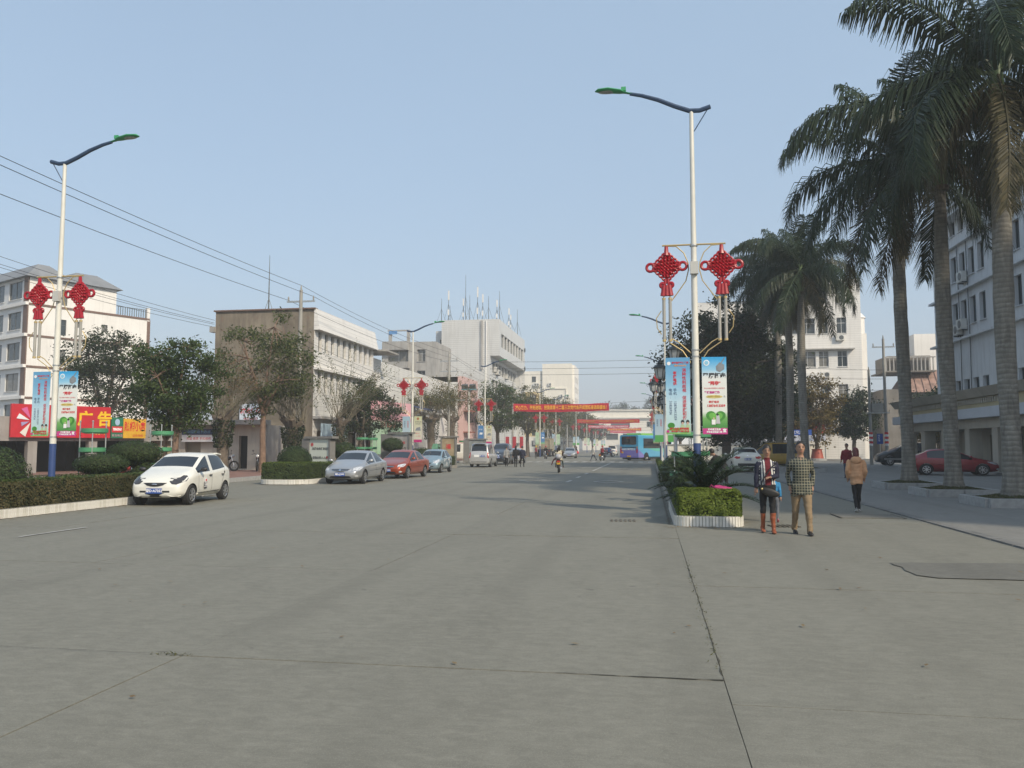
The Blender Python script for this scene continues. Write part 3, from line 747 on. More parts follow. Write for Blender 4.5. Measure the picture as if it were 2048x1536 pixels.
def pit(label, x, y):
    t = thing('tree_pit', label, 'tree pit', (x, y, 0), group='stone edged tree pits under the palms')
    hw, h = 1.02, 0.26
    for i, (cx, cy, lx, ly) in enumerate(((-0.52, -hw, 1.02, 0.16), (0.52, -hw, 1.02, 0.16), (-0.52, hw, 1.02, 0.16), (0.52, hw, 1.02, 0.16), (-hw - 0.02, -0.02, 0.16, 1.86), (hw + 0.02, -0.02, 0.16, 1.86))):
        MB().box((cx, cy, h / 2), (lx, ly, h), rz=rnd.uniform(-0.006, 0.006)).build('kerb_stone', STONE, t)
    mb = MB(); n = 12
    vs = []; fs = []
    for i in range(n + 1):
        for j in range(n + 1):
            a, b_ = -0.95 + 1.9 * i / n, -0.93 + 1.86 * j / n
            vs.append((a, b_, 0.17 + 0.17 * math.exp(-(a * a + b_ * b_) * 1.6) + 0.02 * mnoise.noise(Vector((a * 4 + x, b_ * 4 + y, 0)))))
    fs = [(i * (n + 1) + j, (i + 1) * (n + 1) + j, (i + 1) * (n + 1) + j + 1, i * (n + 1) + j + 1) for i in range(n) for j in range(n)]
    mb.add(vs, fs); mb.build('soil', SOIL, t, True)
    P = np.stack([nrg.uniform(-0.95, 0.95, 2600), nrg.uniform(-0.93, 0.93, 2600), np.zeros(2600)], 1)
    P[:, 2] = 0.19 + 0.17 * np.exp(-(P[:, 0] ** 2 + P[:, 1] ** 2) * 1.6)
    o_ = ob('grass', quads_mesh('grass', leaf_quads(P, 0.07, 0.25, -0.1), GRASSM), t); o_['kind'] = 'stuff'
    return t
pit('stone edged tree pit under the palm nearest the right edge', 9.95, 24.6)
pit('stone edged tree pit under the second near palm', 9.95, 29.3)
pit('stone edged tree pit under the leftmost near palm', 9.95, 34.0)
pit('stone edged tree pit under the rightmost distant palm', 9.9, 55.0)
pit('stone edged tree pit under the middle distant palm', 9.9, 60.0)
pit('stone edged tree pit under the leftmost distant palm', 9.9, 65.2)

CF = [frond_mesh('leaf', 1.25, R(e), R(d), 46, 0.2, 0.022, CYCL, 0.014, stiff=0.85, seed=60 + i, two=False) for i, (e, d) in enumerate(((72, 55), (50, 60), (28, 55), (10, 35)))]
def cycad(label, x, y, z, n, s, seed):
    q = random.Random(seed); t = thing('cycad', label, 'cycad', (x, y, z))
    MB().lathe((0, 0, 0), [(0.16, -0.1), (0.18, 0.15), (0.14, 0.3), (0.02, 0.34)], 12).build('trunk', BARK, t, True)
    for i in range(n):
        u = i / n; o_ = ob('leaf', CF[min(3, int(u * 4))], t, (0, 0, 0.3 - 0.1 * u), (q.uniform(-0.2, 0.2), 0, i * 2.39996))
        k_ = s * q.uniform(0.85, 1.15); o_.scale = (k_, k_, k_)
    return t
cycad('large dark cycad with arching spiky leaves in the planter end beside the walking pair', 1.25, 18.95, 0.3, 44, 1.0, 2)
cycad('smaller cycad in the right planter just behind the large one', 1.1, 22.9, 0.25, 30, 0.7, 5)
# ------------------------------------------------------------------ broadleaf trees
LG = leafmat('leaf_green', (0.042, 0.075, 0.022), (0.105, 0.145, 0.04), 0.33)
LDK = leafmat('leaf_dark', (0.018, 0.032, 0.012), (0.05, 0.07, 0.025), 0.22)
LYG = leafmat('leaf_olive', (0.08, 0.088, 0.028), (0.19, 0.175, 0.06), 0.33)
LGOLD = leafmat('leaf_golden', (0.10, 0.085, 0.025), (0.25, 0.17, 0.05), 0.3)
LYG2 = leafmat('leaf_dull_olive', (0.055, 0.078, 0.025), (0.15, 0.17, 0.055), 0.35)
LDRY = leafmat('leaf_dry', (0.10, 0.07, 0.03), (0.22, 0.13, 0.06), 0.25)
TWIG = M('twig', (0.17, 0.15, 0.105), 0.85, var=0.2, scale=3)
TRBR = M('smooth_brown_bark', (0.20, 0.13, 0.09), 0.85, var=0.25, scale=5, bmp=0.3)
def tree(name, label, loc, h, fork, cr, mat, nclu, nper, size, tr=0.16, seed=1, bark=None, clu=0.55, zsq=1.0, lean=(0, 0), group=None):
    """tapered trunk, limbs and sub-branches; leaves gathered in clumps round the branch ends"""
    q = np.random.default_rng(seed); t = thing(name, label, 'tree', loc, group=group)
    mb = MB(); lx, ly = lean
    f = Vector((lx * 0.5, ly * 0.5, fork))
    mb.tube([(0, 0, -0.2), (0.02, 0, fork * 0.3), (lx * 0.25 + 0.05 * q.normal(), ly * 0.25, fork * 0.65), f], [tr * 1.35, tr * 1.05, tr * 0.95, tr * 0.85], 10)
    cz = (h + fork) / 2; rz = (h - fork) / 2 * zsq
    ends = []
    nl = 6
    for i in range(nl):
        a = i * 2.39996 + q.uniform(-0.4, 0.4); u = (i + 0.7) / nl
        e = Vector((lx + cr * 0.55 * math.cos(a) * math.sqrt(1 - (u - 0.5) ** 2), ly + cr * 0.55 * math.sin(a) * math.sqrt(1 - (u - 0.5) ** 2), fork + (h - fork) * (0.25 + 0.6 * u)))
        m1 = f.lerp(e, 0.5) + Vector((0.1 * q.normal(), 0.1 * q.normal(), 0.15))
        mb.tube([f - Vector((0, 0, 0.15)), m1, e], [tr * 0.6, tr * 0.4, tr * 0.15], 6)
        ends += [m1, e]
    C = []
    k_ = 0
    while len(C) < nclu and k_ < nclu * 30:
        k_ += 1
        d = q.normal(size=3); d /= np.linalg.norm(d); r = q.random() ** 0.45
        p = Vector((lx + d[0] * cr * r, ly + d[1] * cr * r, cz + d[2] * rz * r))
        if mnoise.noise(p * 0.8 + Vector((seed * 3.1, 0, 0))) < -0.12: continue
        C.append(p)
    for p in C:
        b_ = min(ends, key=lambda e: (e - p).length)
        mb.tube([b_, b_.lerp(p, 0.55) + Vector((0, 0, 0.08)), p], [tr * 0.22, tr * 0.12, 0.012], 4, cap=False)
    mb.build('trunk', bark or BARK, t, True)
    P = []
    for p in C:
        n = int(nper * q.uniform(0.5, 1.4)); s = clu * q.uniform(0.6, 1.2)
        P.append(np.array(p)[None] + q.normal(size=(n, 3)) * np.array([s, s, s * 0.62])[None] * 0.6)
    o_ = ob('crown', quads_mesh('crown', leaf_quads(np.concatenate(P), size, 0.5, 0.3, 0.4, g=q), mat), t); o_['kind'] = 'stuff'
    return t
def pollard(name, label, loc, trunk_h, tr, nshoot, slen, spread, mats, nleaf, seed, tilt=0.0, ivy=500, size=0.12, group=None, lt=0.35):
    """cut-back street tree: thick trunk with a knobbed head and long thin new shoots"""
    q = np.random.default_rng(seed); t = thing(name, label, 'tree', loc, group=group)
    mb = MB()
    mb.tube([(0, 0, -0.2), (0.03, 0, trunk_h * 0.4), (-0.04, 0.03, trunk_h * 0.8), (0, 0, trunk_h)], [tr * 1.25, tr, tr * 1.0, tr * 1.25], 10)
    heads = []
    for i in range(4):
        a = i * 1.6 + q.uniform(-0.3, 0.3); e = Vector((tr * 2.2 * math.cos(a), tr * 2.2 * math.sin(a), trunk_h + q.uniform(0.3, 0.7)))
        mb.tube([(0, 0, trunk_h - 0.2), e * 0.6 + Vector((0, 0, trunk_h * 0.4)), e], [tr * 0.9, tr * 0.65, tr * 0.6], 7); heads.append(e)
    mb.build('trunk', BARK, t, True)
    sh = MB(); tips = []
    for i in range(nshoot):
        b_ = heads[i % 4] + Vector((q.normal() * 0.1, q.normal() * 0.1, q.normal() * 0.08))
        a = q.uniform(0, 2 * math.pi); ll = slen * q.uniform(0.45, 1.0)
        o_ = Vector((math.cos(a) * spread * q.uniform(0.15, 1) + tilt, math.sin(a) * spread * q.uniform(0.15, 1), 1)).normalized()
        p1 = b_ + o_ * ll * 0.5 + Vector((q.normal() * 0.08, q.normal() * 0.08, 0)); p2 = b_ + o_ * ll + Vector((0.12 * ll * o_.x, 0.12 * ll * o_.y, -0.05 * ll))
        sh.tube([b_, b_.lerp(p1, 0.5) + Vector((q.normal() * 0.05, q.normal() * 0.05, 0)), p1, p1.lerp(p2, 0.5) + Vector((q.normal() * 0.07, q.normal() * 0.07, 0)), p2], [0.02, 0.016, 0.012, 0.008, 0.004], 4, cap=False); tips.append((b_, p1, p2))
        if i % 2 == 0:
            e = p1 + Vector((q.normal() * 0.4, q.normal() * 0.4, 0.5)) * 0.9
            sh.tube([p1, e], [0.012, 0.005], 3, cap=False); tips.append((p1, p1.lerp(e, 0.5), e))
    sh.build('shoots', TWIG, t)
    P = []
    for i in range(nleaf):
        b_, p1, p2 = tips[int(q.random() * len(tips))]; u = lt + (1 - lt) * q.random()
        p = p1.lerp(p2, (u - 0.5) * 2) if u > 0.5 else b_.lerp(p1, u * 2)
        P.append(np.array(p) + q.normal(size=3) * 0.12)
    if P: o_ = ob('leaves', quads_mesh('leaves', leaf_quads(np.array(P), size, 0.5, 0.1, 0.4, g=q), mats[0]), t); o_['kind'] = 'stuff'
    if ivy:
        a = q.uniform(0, 6.283, ivy); z = trunk_h * (0.55 + 0.5 * q.random(ivy)); r = tr * (1.3 + 0.5 * q.random(ivy) + 1.2 * (z / trunk_h - 0.55))
        P = np.stack([r * np.cos(a), r * np.sin(a), z], 1)
        o_ = ob('trunk_growth', quads_mesh('trunk_growth', leaf_quads(P, 0.14, 0.5, 0.0, 0.4, g=q), LDK), t); o_['kind'] = 'stuff'
    return t
def X_(px, x, py=900): p = onX(px, py, x); return (p.x, p.y, 0.0)
tree('evergreen_tree', 'dense dark tree behind the red shop sign on the left', (-38.5, 52.5, 0), 10.2, 3.5, 3.0, LDK, 90, 150, 0.19, 0.22, 11, clu=0.75)
tree('street_tree', 'bushy green tree left of the brown building, above the white car', X_(352, -21.5), 7.0, 2.4, 2.15, LG, 95, 150, 0.15, 0.15, 5, TRBR, clu=0.55)
tree('street_tree', 'smaller green tree under the bushy tree above the white car roof', X_(330, -22.5), 5.4, 2.0, 1.7, LG, 45, 110, 0.15, 0.10, 57, TRBR, clu=0.5)
pollard('pollarded_tree', 'cut back tree with long bare shoots in front of the brown gable', X_(445, -22.6), 2.9, 0.26, 60, 5.0, 1.1, [LDRY], 1500, 12, 0.15, 900, 0.09)
tree('slim_tree', 'slim tree with smooth brown trunk in front of the brown gable wall', (-22.2, 44.2, 0.1), 9.5, 3.4, 2.8, LYG2, 90, 110, 0.17, 0.17, 31, TRBR, clu=0.6, zsq=1.1)
pollard('pollarded_tree', 'cut back tree with shaggy dark head behind the round clipped bush', X_(585, -21.5), 2.7, 0.32, 55, 4.2, 1.0, [LYG2], 2200, 22, -0.2, 1500, 0.10)
pollard('pollarded_tree', 'cut back tree with arching shoots above the notice lightbox', X_(680, -21.3), 3.0, 0.26, 60, 6.0, 1.1, [LYG2], 2600, 35, 0.35, 700, 0.11)
tree('street_tree', 'dark green tree above the silver sedan', X_(722, -22), 6.6, 2.4, 2.3, LDK, 48, 110, 0.2, 0.2, 40, clu=0.6)
tree('street_tree', 'dark green tree above the orange sedan', X_(768, -22), 6.8, 2.3, 2.0, LDK, 45, 110, 0.2, 0.2, 41, clu=0.6)
pollard('pollarded_tree', 'cut back tree with olive leaves right of the second left lamp post', X_(862, -22), 4.2, 0.38, 70, 5.2, 1.3, [LYG], 3200, 43, 0.0, 900, 0.17)
pollard('pollarded_tree', 'cut back tree with sparse yellowing leaves before the pink building', X_(903, -21), 4.3, 0.36, 80, 6.2, 1.3, [LGOLD], 2800, 44, -0.2, 300, 0.17)
tree('street_tree', 'leafy green tree behind the silver van and walkers', X_(995, -19.5), 10.2, 3.4, 3.4, LG, 70, 130, 0.26, 0.26, 50, clu=0.8)
tree('street_tree', 'olive leaved tree behind the dump truck', X_(1055, -19.5), 11.2, 3.6, 4.6, LYG, 90, 130, 0.30, 0.3, 51, clu=0.95)
tree('street_tree', 'olive leaved tree left of the far lamp posts with knots', X_(1105, -20.5), 12.0, 3.6, 5.4, LYG, 90, 120, 0.36, 0.3, 52, clu=1.1)
tree('street_tree', 'hazy olive tree on the left far down the road', X_(1150, -20), 12.6, 3.5, 6.0, LYG, 80, 100, 0.5, 0.3, 53, clu=1.3)
tree('street_tree', 'hazy dark tree on the left near the end of the road', X_(1185, -20), 10, 3.5, 6.0, LDK, 60, 90, 0.6, 0.3, 54, clu=1.4)
tree('ficus_tree', 'huge dark dense tree behind the lamp banners on the right', (6.2, 68.0, 0), 13.2, 2.0, 5.0, LDK, 260, 190, 0.28, 0.4, 61, clu=1.0, zsq=1.1)
tree('ficus_tree', 'second dark dense tree filling the gap beside the distant palms', (10.0, 80.0, 0), 12.5, 1.8, 4.2, LDK, 190, 150, 0.3, 0.4, 62, clu=1.0, zsq=1.1)
tree('golden_tree', 'golden leaved tree growing from the red round pot', (19.0, 98.0, 0.6), 9.0, 1.4, 3.2, LGOLD, 80, 120, 0.30, 0.26, 63, clu=0.8)
tree('golden_tree', 'yellowing tree between the distant palm trunks', (15.0, 97.0, 0), 8.2, 2.2, 2.6, LGOLD, 55, 100, 0.30, 0.2, 64, clu=0.8)
tree('street_tree', 'dark green tree right of the golden tree near the utility poles', (23.8, 101.0, 0), 8.2, 2.4, 3.0, LDK, 85, 120, 0.30, 0.24, 65, clu=0.85)
tree('street_tree', 'dark spreading tree right of the striped utility poles', (27.5, 84.0, 0), 7.5, 2.0, 3.4, LDK, 70, 120, 0.25, 0.22, 66, clu=0.75)
tree('street_tree', 'dark tree behind the pickup truck under the rusty roof', (35.5, 100.0, 0), 9.0, 2.4, 4.6, LDK, 85, 120, 0.3, 0.24, 67, clu=0.9)
tree('golden_tree', 'small yellow leaved tree beside the arcade of the office block', (23.0, 72.5, 0), 4.6, 1.4, 1.5, LGOLD, 26, 70, 0.2, 0.1, 68, clu=0.5)
tree('roadside_tree', 'dark tree on the right beyond the bus under the hanging knots', (5.5, 150.0, 0), 10.5, 2.6, 5.0, LDK, 70, 100, 0.4, 0.3, 69, clu=1.0)

# ------------------------------------------------------------------ buildings
WHT = tilemat('white_wall_tile', (0.74, 0.72, 0.68), 0.30, 0.80, dirt=0.28)
WHT2 = tilemat('white_wall_tile_fine', (0.70, 0.69, 0.65), 0.22, 0.78, dirt=0.45)
WHT3 = tilemat('grey_wall_tile', (0.62, 0.62, 0.60), 0.34, 0.72, dirt=0.45)
CREAM = M('cream_render', (0.76, 0.72, 0.63), 0.8, var=0.06, scale=0.5, dirt=0.15)
WPLAS = M('white_render', (0.76, 0.74, 0.70), 0.8, var=0.06, scale=0.4, dirt=0.18)
YPLAS = M('yellow_render', (0.74, 0.58, 0.30), 0.8, var=0.06, scale=0.4)
BROWNP, _nt, _b = _new('stained_brown_plaster'); _b.inputs['Roughness'].default_value = 0.92
_v = coord(_nt); _c = mixc(_nt, ramp(_nt, nz(_nt, _v, 0.28, 7, 0.68, 0.8), [(0.38, 0.0), (0.62, 1.0)]), (0.14, 0.118, 0.09), (0.25, 0.215, 0.165))
_c = mixc(_nt, ramp(_nt, nz(_nt, coord(_nt, 'Object', (1.4, 1.4, 0.16)), 1.1, 7, 0.7), [(0.46, 0.0), (0.7, 0.85)]), _c, (0.085, 0.068, 0.055))
_c = mixc(_nt, ramp(_nt, nz(_nt, _v, 0.8, 5, 0.6), [(0.66, 0.0), (0.72, 0.5)]), _c, (0.21, 0.125, 0.09))
_c = mixc(_nt, ramp(_nt, nz(_nt, _v, 0.6, 6, 0.7, 1.0), [(0.66, 0.0), (0.72, 0.6)]), _c, (0.42, 0.38, 0.33))
_nt.links.new(_c, _b.inputs['Base Color'])
GREYC = M('grey_concrete_wall', (0.36, 0.35, 0.33), 0.9, var=0.18, scale=0.6, dirt=0.55)
PINK = M('pink_tile', (0.62, 0.42, 0.39), 0.6, var=0.08, scale=1, dirt=0.15)
BROWNS = M('brown_strip', (0.16, 0.10, 0.075), 0.7, var=0.15)
ROOFG = M('grey_roof_sheet', (0.20, 0.21, 0.22), 0.7, var=0.15, scale=0.8)
REDTILE = M('red_roof_tile', (0.26, 0.10, 0.07), 0.8, var=0.25, scale=2)
ALU = M('window_aluminium', (0.62, 0.62, 0.60), 0.45, 0.3, var=0.05)
ALUD = M('window_frame_dark', (0.10, 0.11, 0.11), 0.5, 0.2, var=0.05)
SHUT = M('roller_shutter', (0.33, 0.29, 0.21), 0.6, 0.2, var=0.12, scale=2)
BLUEW = M('blue_white_facade', (0.64, 0.65, 0.66), 0.75, var=0.06, scale=0.5, dirt=0.35)
BEIGE = M('beige_arcade', (0.48, 0.44, 0.36), 0.8, var=0.1, scale=0.6, dirt=0.25)
_wc = {}
GLASSC = M('window_curtained', (0.16, 0.155, 0.14), 0.15, var=0.3, scale=2.5, spec=0.6); GLASSB = M('window_bluish', (0.06, 0.085, 0.10), 0.1, var=0.3, scale=1.2, spec=0.6)
def win_mesh(w, h, nv, nh, fr, fw_=0.05):
    key = (round(w, 2), round(h, 2), nv, nh, fr.name)
    if key in _wc: return _wc[key]
    mb = MB(); d = 0.06
    mb.span((0, -d, 0), (w, 0, fw_)); mb.span((0, -d, h - fw_), (w, 0, h)); mb.span((0, -d, fw_), (fw_, 0, h - fw_)); mb.span((w - fw_, -d, fw_), (w, 0, h - fw_))
    for i in range(1, nv): mb.span((w * i / nv - fw_ / 2, -d + 0.006, fw_), (w * i / nv + fw_ / 2, -0.004, h - fw_))
    for i in range(1, nh): mb.span((fw_, -d + 0.012, h * (0.66 if nh == 2 else i / nh) - fw_ / 2), (w - fw_, -0.008, h * (0.66 if nh == 2 else i / nh) + fw_ / 2))
    pane = MB().add([(fw_, -0.02, fw_), (w - fw_, -0.02, fw_), (w - fw_, -0.02, h - fw_), (fw_, -0.02, h - fw_)], [(0, 1, 2, 3)])
    _wc[key] = (mb.mesh('window', fr), [pane.mesh('pane', g_, fix=False) for g_ in (GLASS, GLASS, GLASSC, GLASSB)]); return _wc[key]
def wall(t, o, ang, w, z0, z1, ops, mat, depth=0.18, name='wall', fr=ALU, nv=2, nh=1, sill=True, skipwin=False):
    """wall part of thing t: origin o (relative), u = (cos ang, sin ang), faces right of u; ops = (u0,u1,z0,z1[,nv,nh]) real openings"""
    us = sorted({0.0, w} | {round(x, 3) for p in ops for x in p[:2]}); zs = sorted({z0, z1} | {round(x, 3) for p in ops for x in p[2:4]})
    mb = MB(); idx = {}
    def V(u, z):
        if (u, z) not in idx: idx[(u, z)] = len(mb.v); mb.v.append((u, 0, z))
        return idx[(u, z)]
    for i in range(len(us) - 1):
        for j in range(len(zs) - 1):
            cu, cz = (us[i] + us[i + 1]) / 2, (zs[j] + zs[j + 1]) / 2
            if any(p[0] < cu < p[1] and p[2] < cz < p[3] for p in ops): continue
            mb.f.append((V(us[i], zs[j]), V(us[i + 1], zs[j]), V(us[i + 1], zs[j + 1]), V(us[i], zs[j + 1]))); mb.m.append(0)
    for p in ops:
        a, b_, c, d = [round(x, 3) for x in p[:4]]
        mb.add([(a, 0, c), (b_, 0, c), (b_, 0, d), (a, 0, d), (a, depth, c), (b_, depth, c), (b_, depth, d), (a, depth, d)],
               [(0, 1, 5, 4), (1, 2, 6, 5), (2, 3, 7, 6), (3, 0, 4, 7)])
    wo_ = ob(name, mb.mesh(name, mat, fix=False), t, o, ang)
    ca, sa = math.cos(ang), math.sin(ang)
    for p in ops:
        if skipwin or len(p) > 6: continue
        n1 = p[4] if len(p) > 4 else nv; n2 = p[5] if len(p) > 5 else nh
        wm, pm = win_mesh(p[1] - p[0], p[3] - p[2], n1, n2, fr)
        lo = (o[0] + ca * p[0] - sa * (depth - 0.02), o[1] + sa * p[0] + ca * (depth - 0.02), o[2] + p[2])
        wi = ob('window', wm, t, lo, ang); ob('pane', rnd.choice(pm), wi)
        if sill:
            s_ = MB().box((0.5 * (p[1] - p[0]), -depth + 0.0, -0.035), (p[1] - p[0] + 0.12, 0.16, 0.05)); s_.build('sill', mat, wi)
    return wo_
def back(t, pts, z0, z1, mat, roof=None, name='wall', roofname='roof', skip=()):
    """plain remaining walls through pts (open polyline) and a flat roof over all points"""
    mb = MB()
    for i_, (a, b_) in enumerate(zip(pts[:-1], pts[1:])):
        if i_ in skip: continue
        mb.add([(a[0], a[1], z0), (b_[0], b_[1], z0), (b_[0], b_[1], z1), (a[0], a[1], z1)], [(0, 1, 2, 3)])
    mb.build(name, mat, t)
    MB().add([(p[0], p[1], z1 - 0.02) for p in pts], [tuple(range(len(pts)))]).build(roofname, roof or GREYC, t)
_ac = MB().box((0, -0.16, 0), (0.8, 0.3, 0.58)); _ac.cyl((0.12, -0.315, 0), 0.22, 0.03, 14, 1, 'Y'); _ac.box((-0.3, -0.1, -0.33), (0.04, 0.3, 0.06), mi=1); _ac.box((0.3, -0.1, -0.33), (0.04, 0.3, 0.06), mi=1)
AC_ME = _ac.mesh('air_conditioner', [M('aircon_casing', (0.62, 0.61, 0.57), 0.6, var=0.1), ALUD])
def ac(t, o, ang, s=1.0): x = ob('air_conditioner', AC_ME, t, o, ang); x.scale = (s, s, s); return x
def band(t, o, ang, u0, u1, z0, z1, out, mat, name='ledge', tout=None):
    """projecting course; tout makes the top stick out further than the foot"""
    b_ = out if tout is None else tout
    MB().add([(u0, 0.02, z0), (u1, 0.02, z0), (u1, 0.02, z1), (u0, 0.02, z1), (u0, -out, z0), (u1, -out, z0), (u1, -b_, z1), (u0, -b_, z1)],
             [(0, 1, 2, 3), (4, 7, 6, 5), (0, 4, 5, 1), (3, 2, 6, 7), (0, 3, 7, 4), (1, 5, 6, 2)]).build(name, mat, t, loc=o, rot=ang)

# --- white apartment house with grey hipped roof, turned away from the road
A26 = R(64)                     # u of the bright face: (sin26, cos26)
t = thing('apartment_building', 'white house with grey hipped roof and thin brown floor lines at far left', 'building', (-60.9, 70.8, 0))
ops = []
for f in range(5):
    z = 3.3 + f * 3.12
    ops += [(3.0, 3.75, z + 0.35, z + 2.0, 1, 2)]
    if f < 4: ops += [(4.6, 5.25, z + 1.35, z + 2.0, 1, 1), (7.4, 8.05, z + 1.2, z + 2.0, 1, 1)]
wall(t, (0, 0, 0), A26, 8.9, 0, 18.6, ops, WPLAS, fr=ALUD, sill=False)
u9 = (8.9 * math.cos(A26), 8.9 * math.sin(A26))
wall(t, (u9[0], u9[1], 0), A26, 3.9, 0, 15.9, [(0.9, 1.5, 12.8, 13.5, 1, 1)], WPLAS, fr=ALUD, sill=False)
for z in (6.35, 9.47, 12.59, 15.75):
    band(t, (0, 0, 0), A26, 0, 12.8, z, z + 0.22, 0.06, BROWNS, 'floor_line')
A2 = A26 - R(90)
L2 = 14.0
o2 = (-L2 * math.cos(A2), -L2 * math.sin(A2), 0)
ops = []
for f in range(6):
    z = 0.4 + f * 3.12
    for u in (1.2, 5.6, 9.6): ops.append((u, u + 2.9, z + 0.55, z + 2.35, 2, 1))
wall(t, o2, A2, L2, 0, 18.6, ops, M('grey_white_render', (0.66, 0.66, 0.65), 0.8, var=0.06, scale=0.4), fr=ALUD)
for z in (3.2, 6.35, 9.47, 12.59, 15.75): band(t, o2, A2, 0, L2 + 0.05, z, z + 0.3, 0.3, WPLAS, 'floor_slab')
band(t, o2, A2, L2 - 0.9, L2 + 0.02, 0, 18.55, 0.09, BROWNS, 'corner_strip')
e1 = (12.8 * math.cos(A26), 12.8 * math.sin(A26))
back(t, [e1, (e1[0] + o2[0], e1[1] + o2[1]), (o2[0], o2[1]), (0, 0)], 0, 15.6, WPLAS, skip=(2,))
band(t, (0, 0, 0), A26, 12.5, 12.86, 0, 15.8, 0.05, BROWNS, 'corner_strip')
rf = MB()
n2 = (-math.sin(A26), math.cos(A26))        # inward
def Q(u, v, z): return (u * math.cos(A26) + v * n2[0], u * math.sin(A26) + v * n2[1], z)
for (ua, ub, va, vb, zt) in ((-0.5, 4.4, -0.5, 13.6, 20.3), (3.4, 9.4, -0.45, 9.0, 20.1)):
    rf.add([Q(ua, va, 18.6), Q(ub, va, 18.6), Q(ub, vb, 18.6), Q(ua, vb, 18.6), Q(ua + 1.9, va + 2.0, zt), Q(ub - 1.9, va + 2.0, zt), Q(ub - 1.9, vb - 2.0, zt), Q(ua + 1.9, vb - 2.0, zt)],
           [(0, 1, 5, 4), (1, 2, 6, 5), (2, 3, 7, 6), (3, 0, 4, 7), (4, 5, 6, 7), (3, 2, 1, 0)])
rf.build('roof', ROOFG, t)
for u in np.linspace(9.2, 12.6, 14): MB().box(Q(u, 0.1, 16.4), (0.05, 0.05, 1.0), rz=A26).build('railing_bar', ALUD, t)
MB().tube([Q(9.0, 0.1, 16.9), Q(12.7, 0.1, 16.9)], 0.035, 6).build('railing', ALUD, t)
MB().box(Q(12.62, 0.12, 16.4), (0.35, 0.35, 1.5), rz=A26).build('parapet_post', WPLAS, t)

# --- row of small shops under the left house
t = thing('shop_row', 'low dark shop row with open fronts under the red signboard at left', 'shop', (-36.2, 36.6, 0))
LS = 18.0
ops = [(1.2, 4.2, 0, 1.95, 1, 1, 1), (4.7, 7.6, 0, 1.95, 1, 1, 1), (8.1, 11.0, 0, 2.0, 1, 1, 1), (11.5, 14.2, 0, 2.0, 1, 1, 1), (14.7, 17.4, 0, 2.0, 1, 1, 1)]
wall(t, (0, 0, 0), A26, LS, 0, 3.3, ops, M('shop_pier_tile', (0.30, 0.285, 0.27), 0.6, var=0.12, scale=1, dirt=0.4), depth=0.4)
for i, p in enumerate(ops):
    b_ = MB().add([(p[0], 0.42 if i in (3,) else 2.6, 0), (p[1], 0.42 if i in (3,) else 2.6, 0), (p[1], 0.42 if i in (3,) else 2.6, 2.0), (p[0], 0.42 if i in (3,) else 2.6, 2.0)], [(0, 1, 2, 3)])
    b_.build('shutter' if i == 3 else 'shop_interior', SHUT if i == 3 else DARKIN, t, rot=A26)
back(t, [(LS * math.cos(A26), LS * math.sin(A26)), Q(LS, 6, 0)[:2], Q(0, 6, 0)[:2], (0, 0)], 0, 3.3, GREYC)
def board_on(name, label, u0, u1, z0, z1, mat, group=None):
    s = thing(name, label, 'sign', (-36.2 + (u0 + u1) / 2 * math.cos(A26) + 0.2 * math.sin(A26), 36.6 + (u0 + u1) / 2 * math.sin(A26) - 0.2 * math.cos(A26), (z0 + z1) / 2), A26, group)
    MB().box((0, 0, 0), (u1 - u0, 0.16, z1 - z0)).build('board', mat, s); return s
def uu(px):      # distance along the shop front at a pixel column
    d = ray(px, 850); n = (math.sin(A26), -math.cos(A26)); k_ = (-36.2 * n[0] + 36.6 * n[1]) / (d.x * n[0] + d.y * n[1])
    return (d.x * k_ + 36.2) * math.cos(A26) + (d.y * k_ - 36.6) * math.sin(A26)
s = board_on('shop_sign', 'big red shop signboard with yellow characters and a starburst emblem', uu(17), uu(216), 2.15, 4.0, M('sign_red', (0.50, 0.018, 0.03), 0.5, var=0.08))
w_ = uu(216) - uu(17)
text('广 告', 0.9, YELP, s, (w_ * 0.33, -0.095, 0.15), bold=0.03)
text('打印', 0.36, YELP, s, (w_ * 0.40, -0.095, -0.6))
cols_ = [(0.6, 0.6, 0.62), (0.15, 0.25, 0.5), (0.7, 0.6, 0.1), (0.6, 0.12, 0.3), (0.75, 0.75, 0.78), (0.35, 0.3, 0.5), (0.7, 0.65, 0.6)]
for i in range(9):
    a0 = 2 * math.pi * i / 9; r_ = 0.72 + 0.18 * math.sin(i * 2.3)
    pts = [(-w_ * 0.31 + 0.12 * math.cos(a0), 0.12 * math.sin(a0)), (-w_ * 0.31 + r_ * math.cos(a0 - 0.2), r_ * math.sin(a0 - 0.2)), (-w_ * 0.31 + r_ * 1.05 * math.cos(a0 + 0.2), r_ * 1.05 * math.sin(a0 + 0.2))]
    MB().prism(pts, -0.11, -0.085, 'Y').build('emblem_petal', M('petal%d' % (i % 7), cols_[i % 7], 0.5, var=0), s)
s = board_on('shop_sign', 'green beer signboard with red label next to the red signboard', uu(218), uu(241.5), 2.15, 3.4, M('sign_green', (0.02, 0.16, 0.09), 0.5, var=0.08))
MB().box((0, -0.09, -0.1), (0.66, 0.02, 0.36)).build('label', REDP, s); text('TSINGTAO', 0.2, WHITEPR, s, (0, -0.105, -0.1), bold=0.012, sx=0.55)
MB().prism([(0.15 * math.cos(a * 0.4), 0.34 + 0.2 * math.sin(a * 0.4)) for a in range(16)], -0.1, -0.085, 'Y').build('emblem', M('emblem_blue', (0.35, 0.5, 0.65), 0.5, var=0), s)
text('青岛啤酒', 0.17, M('pale_pink_print', (0.6, 0.35, 0.4), 0.5, var=0), s, (0, -0.1, -0.48))
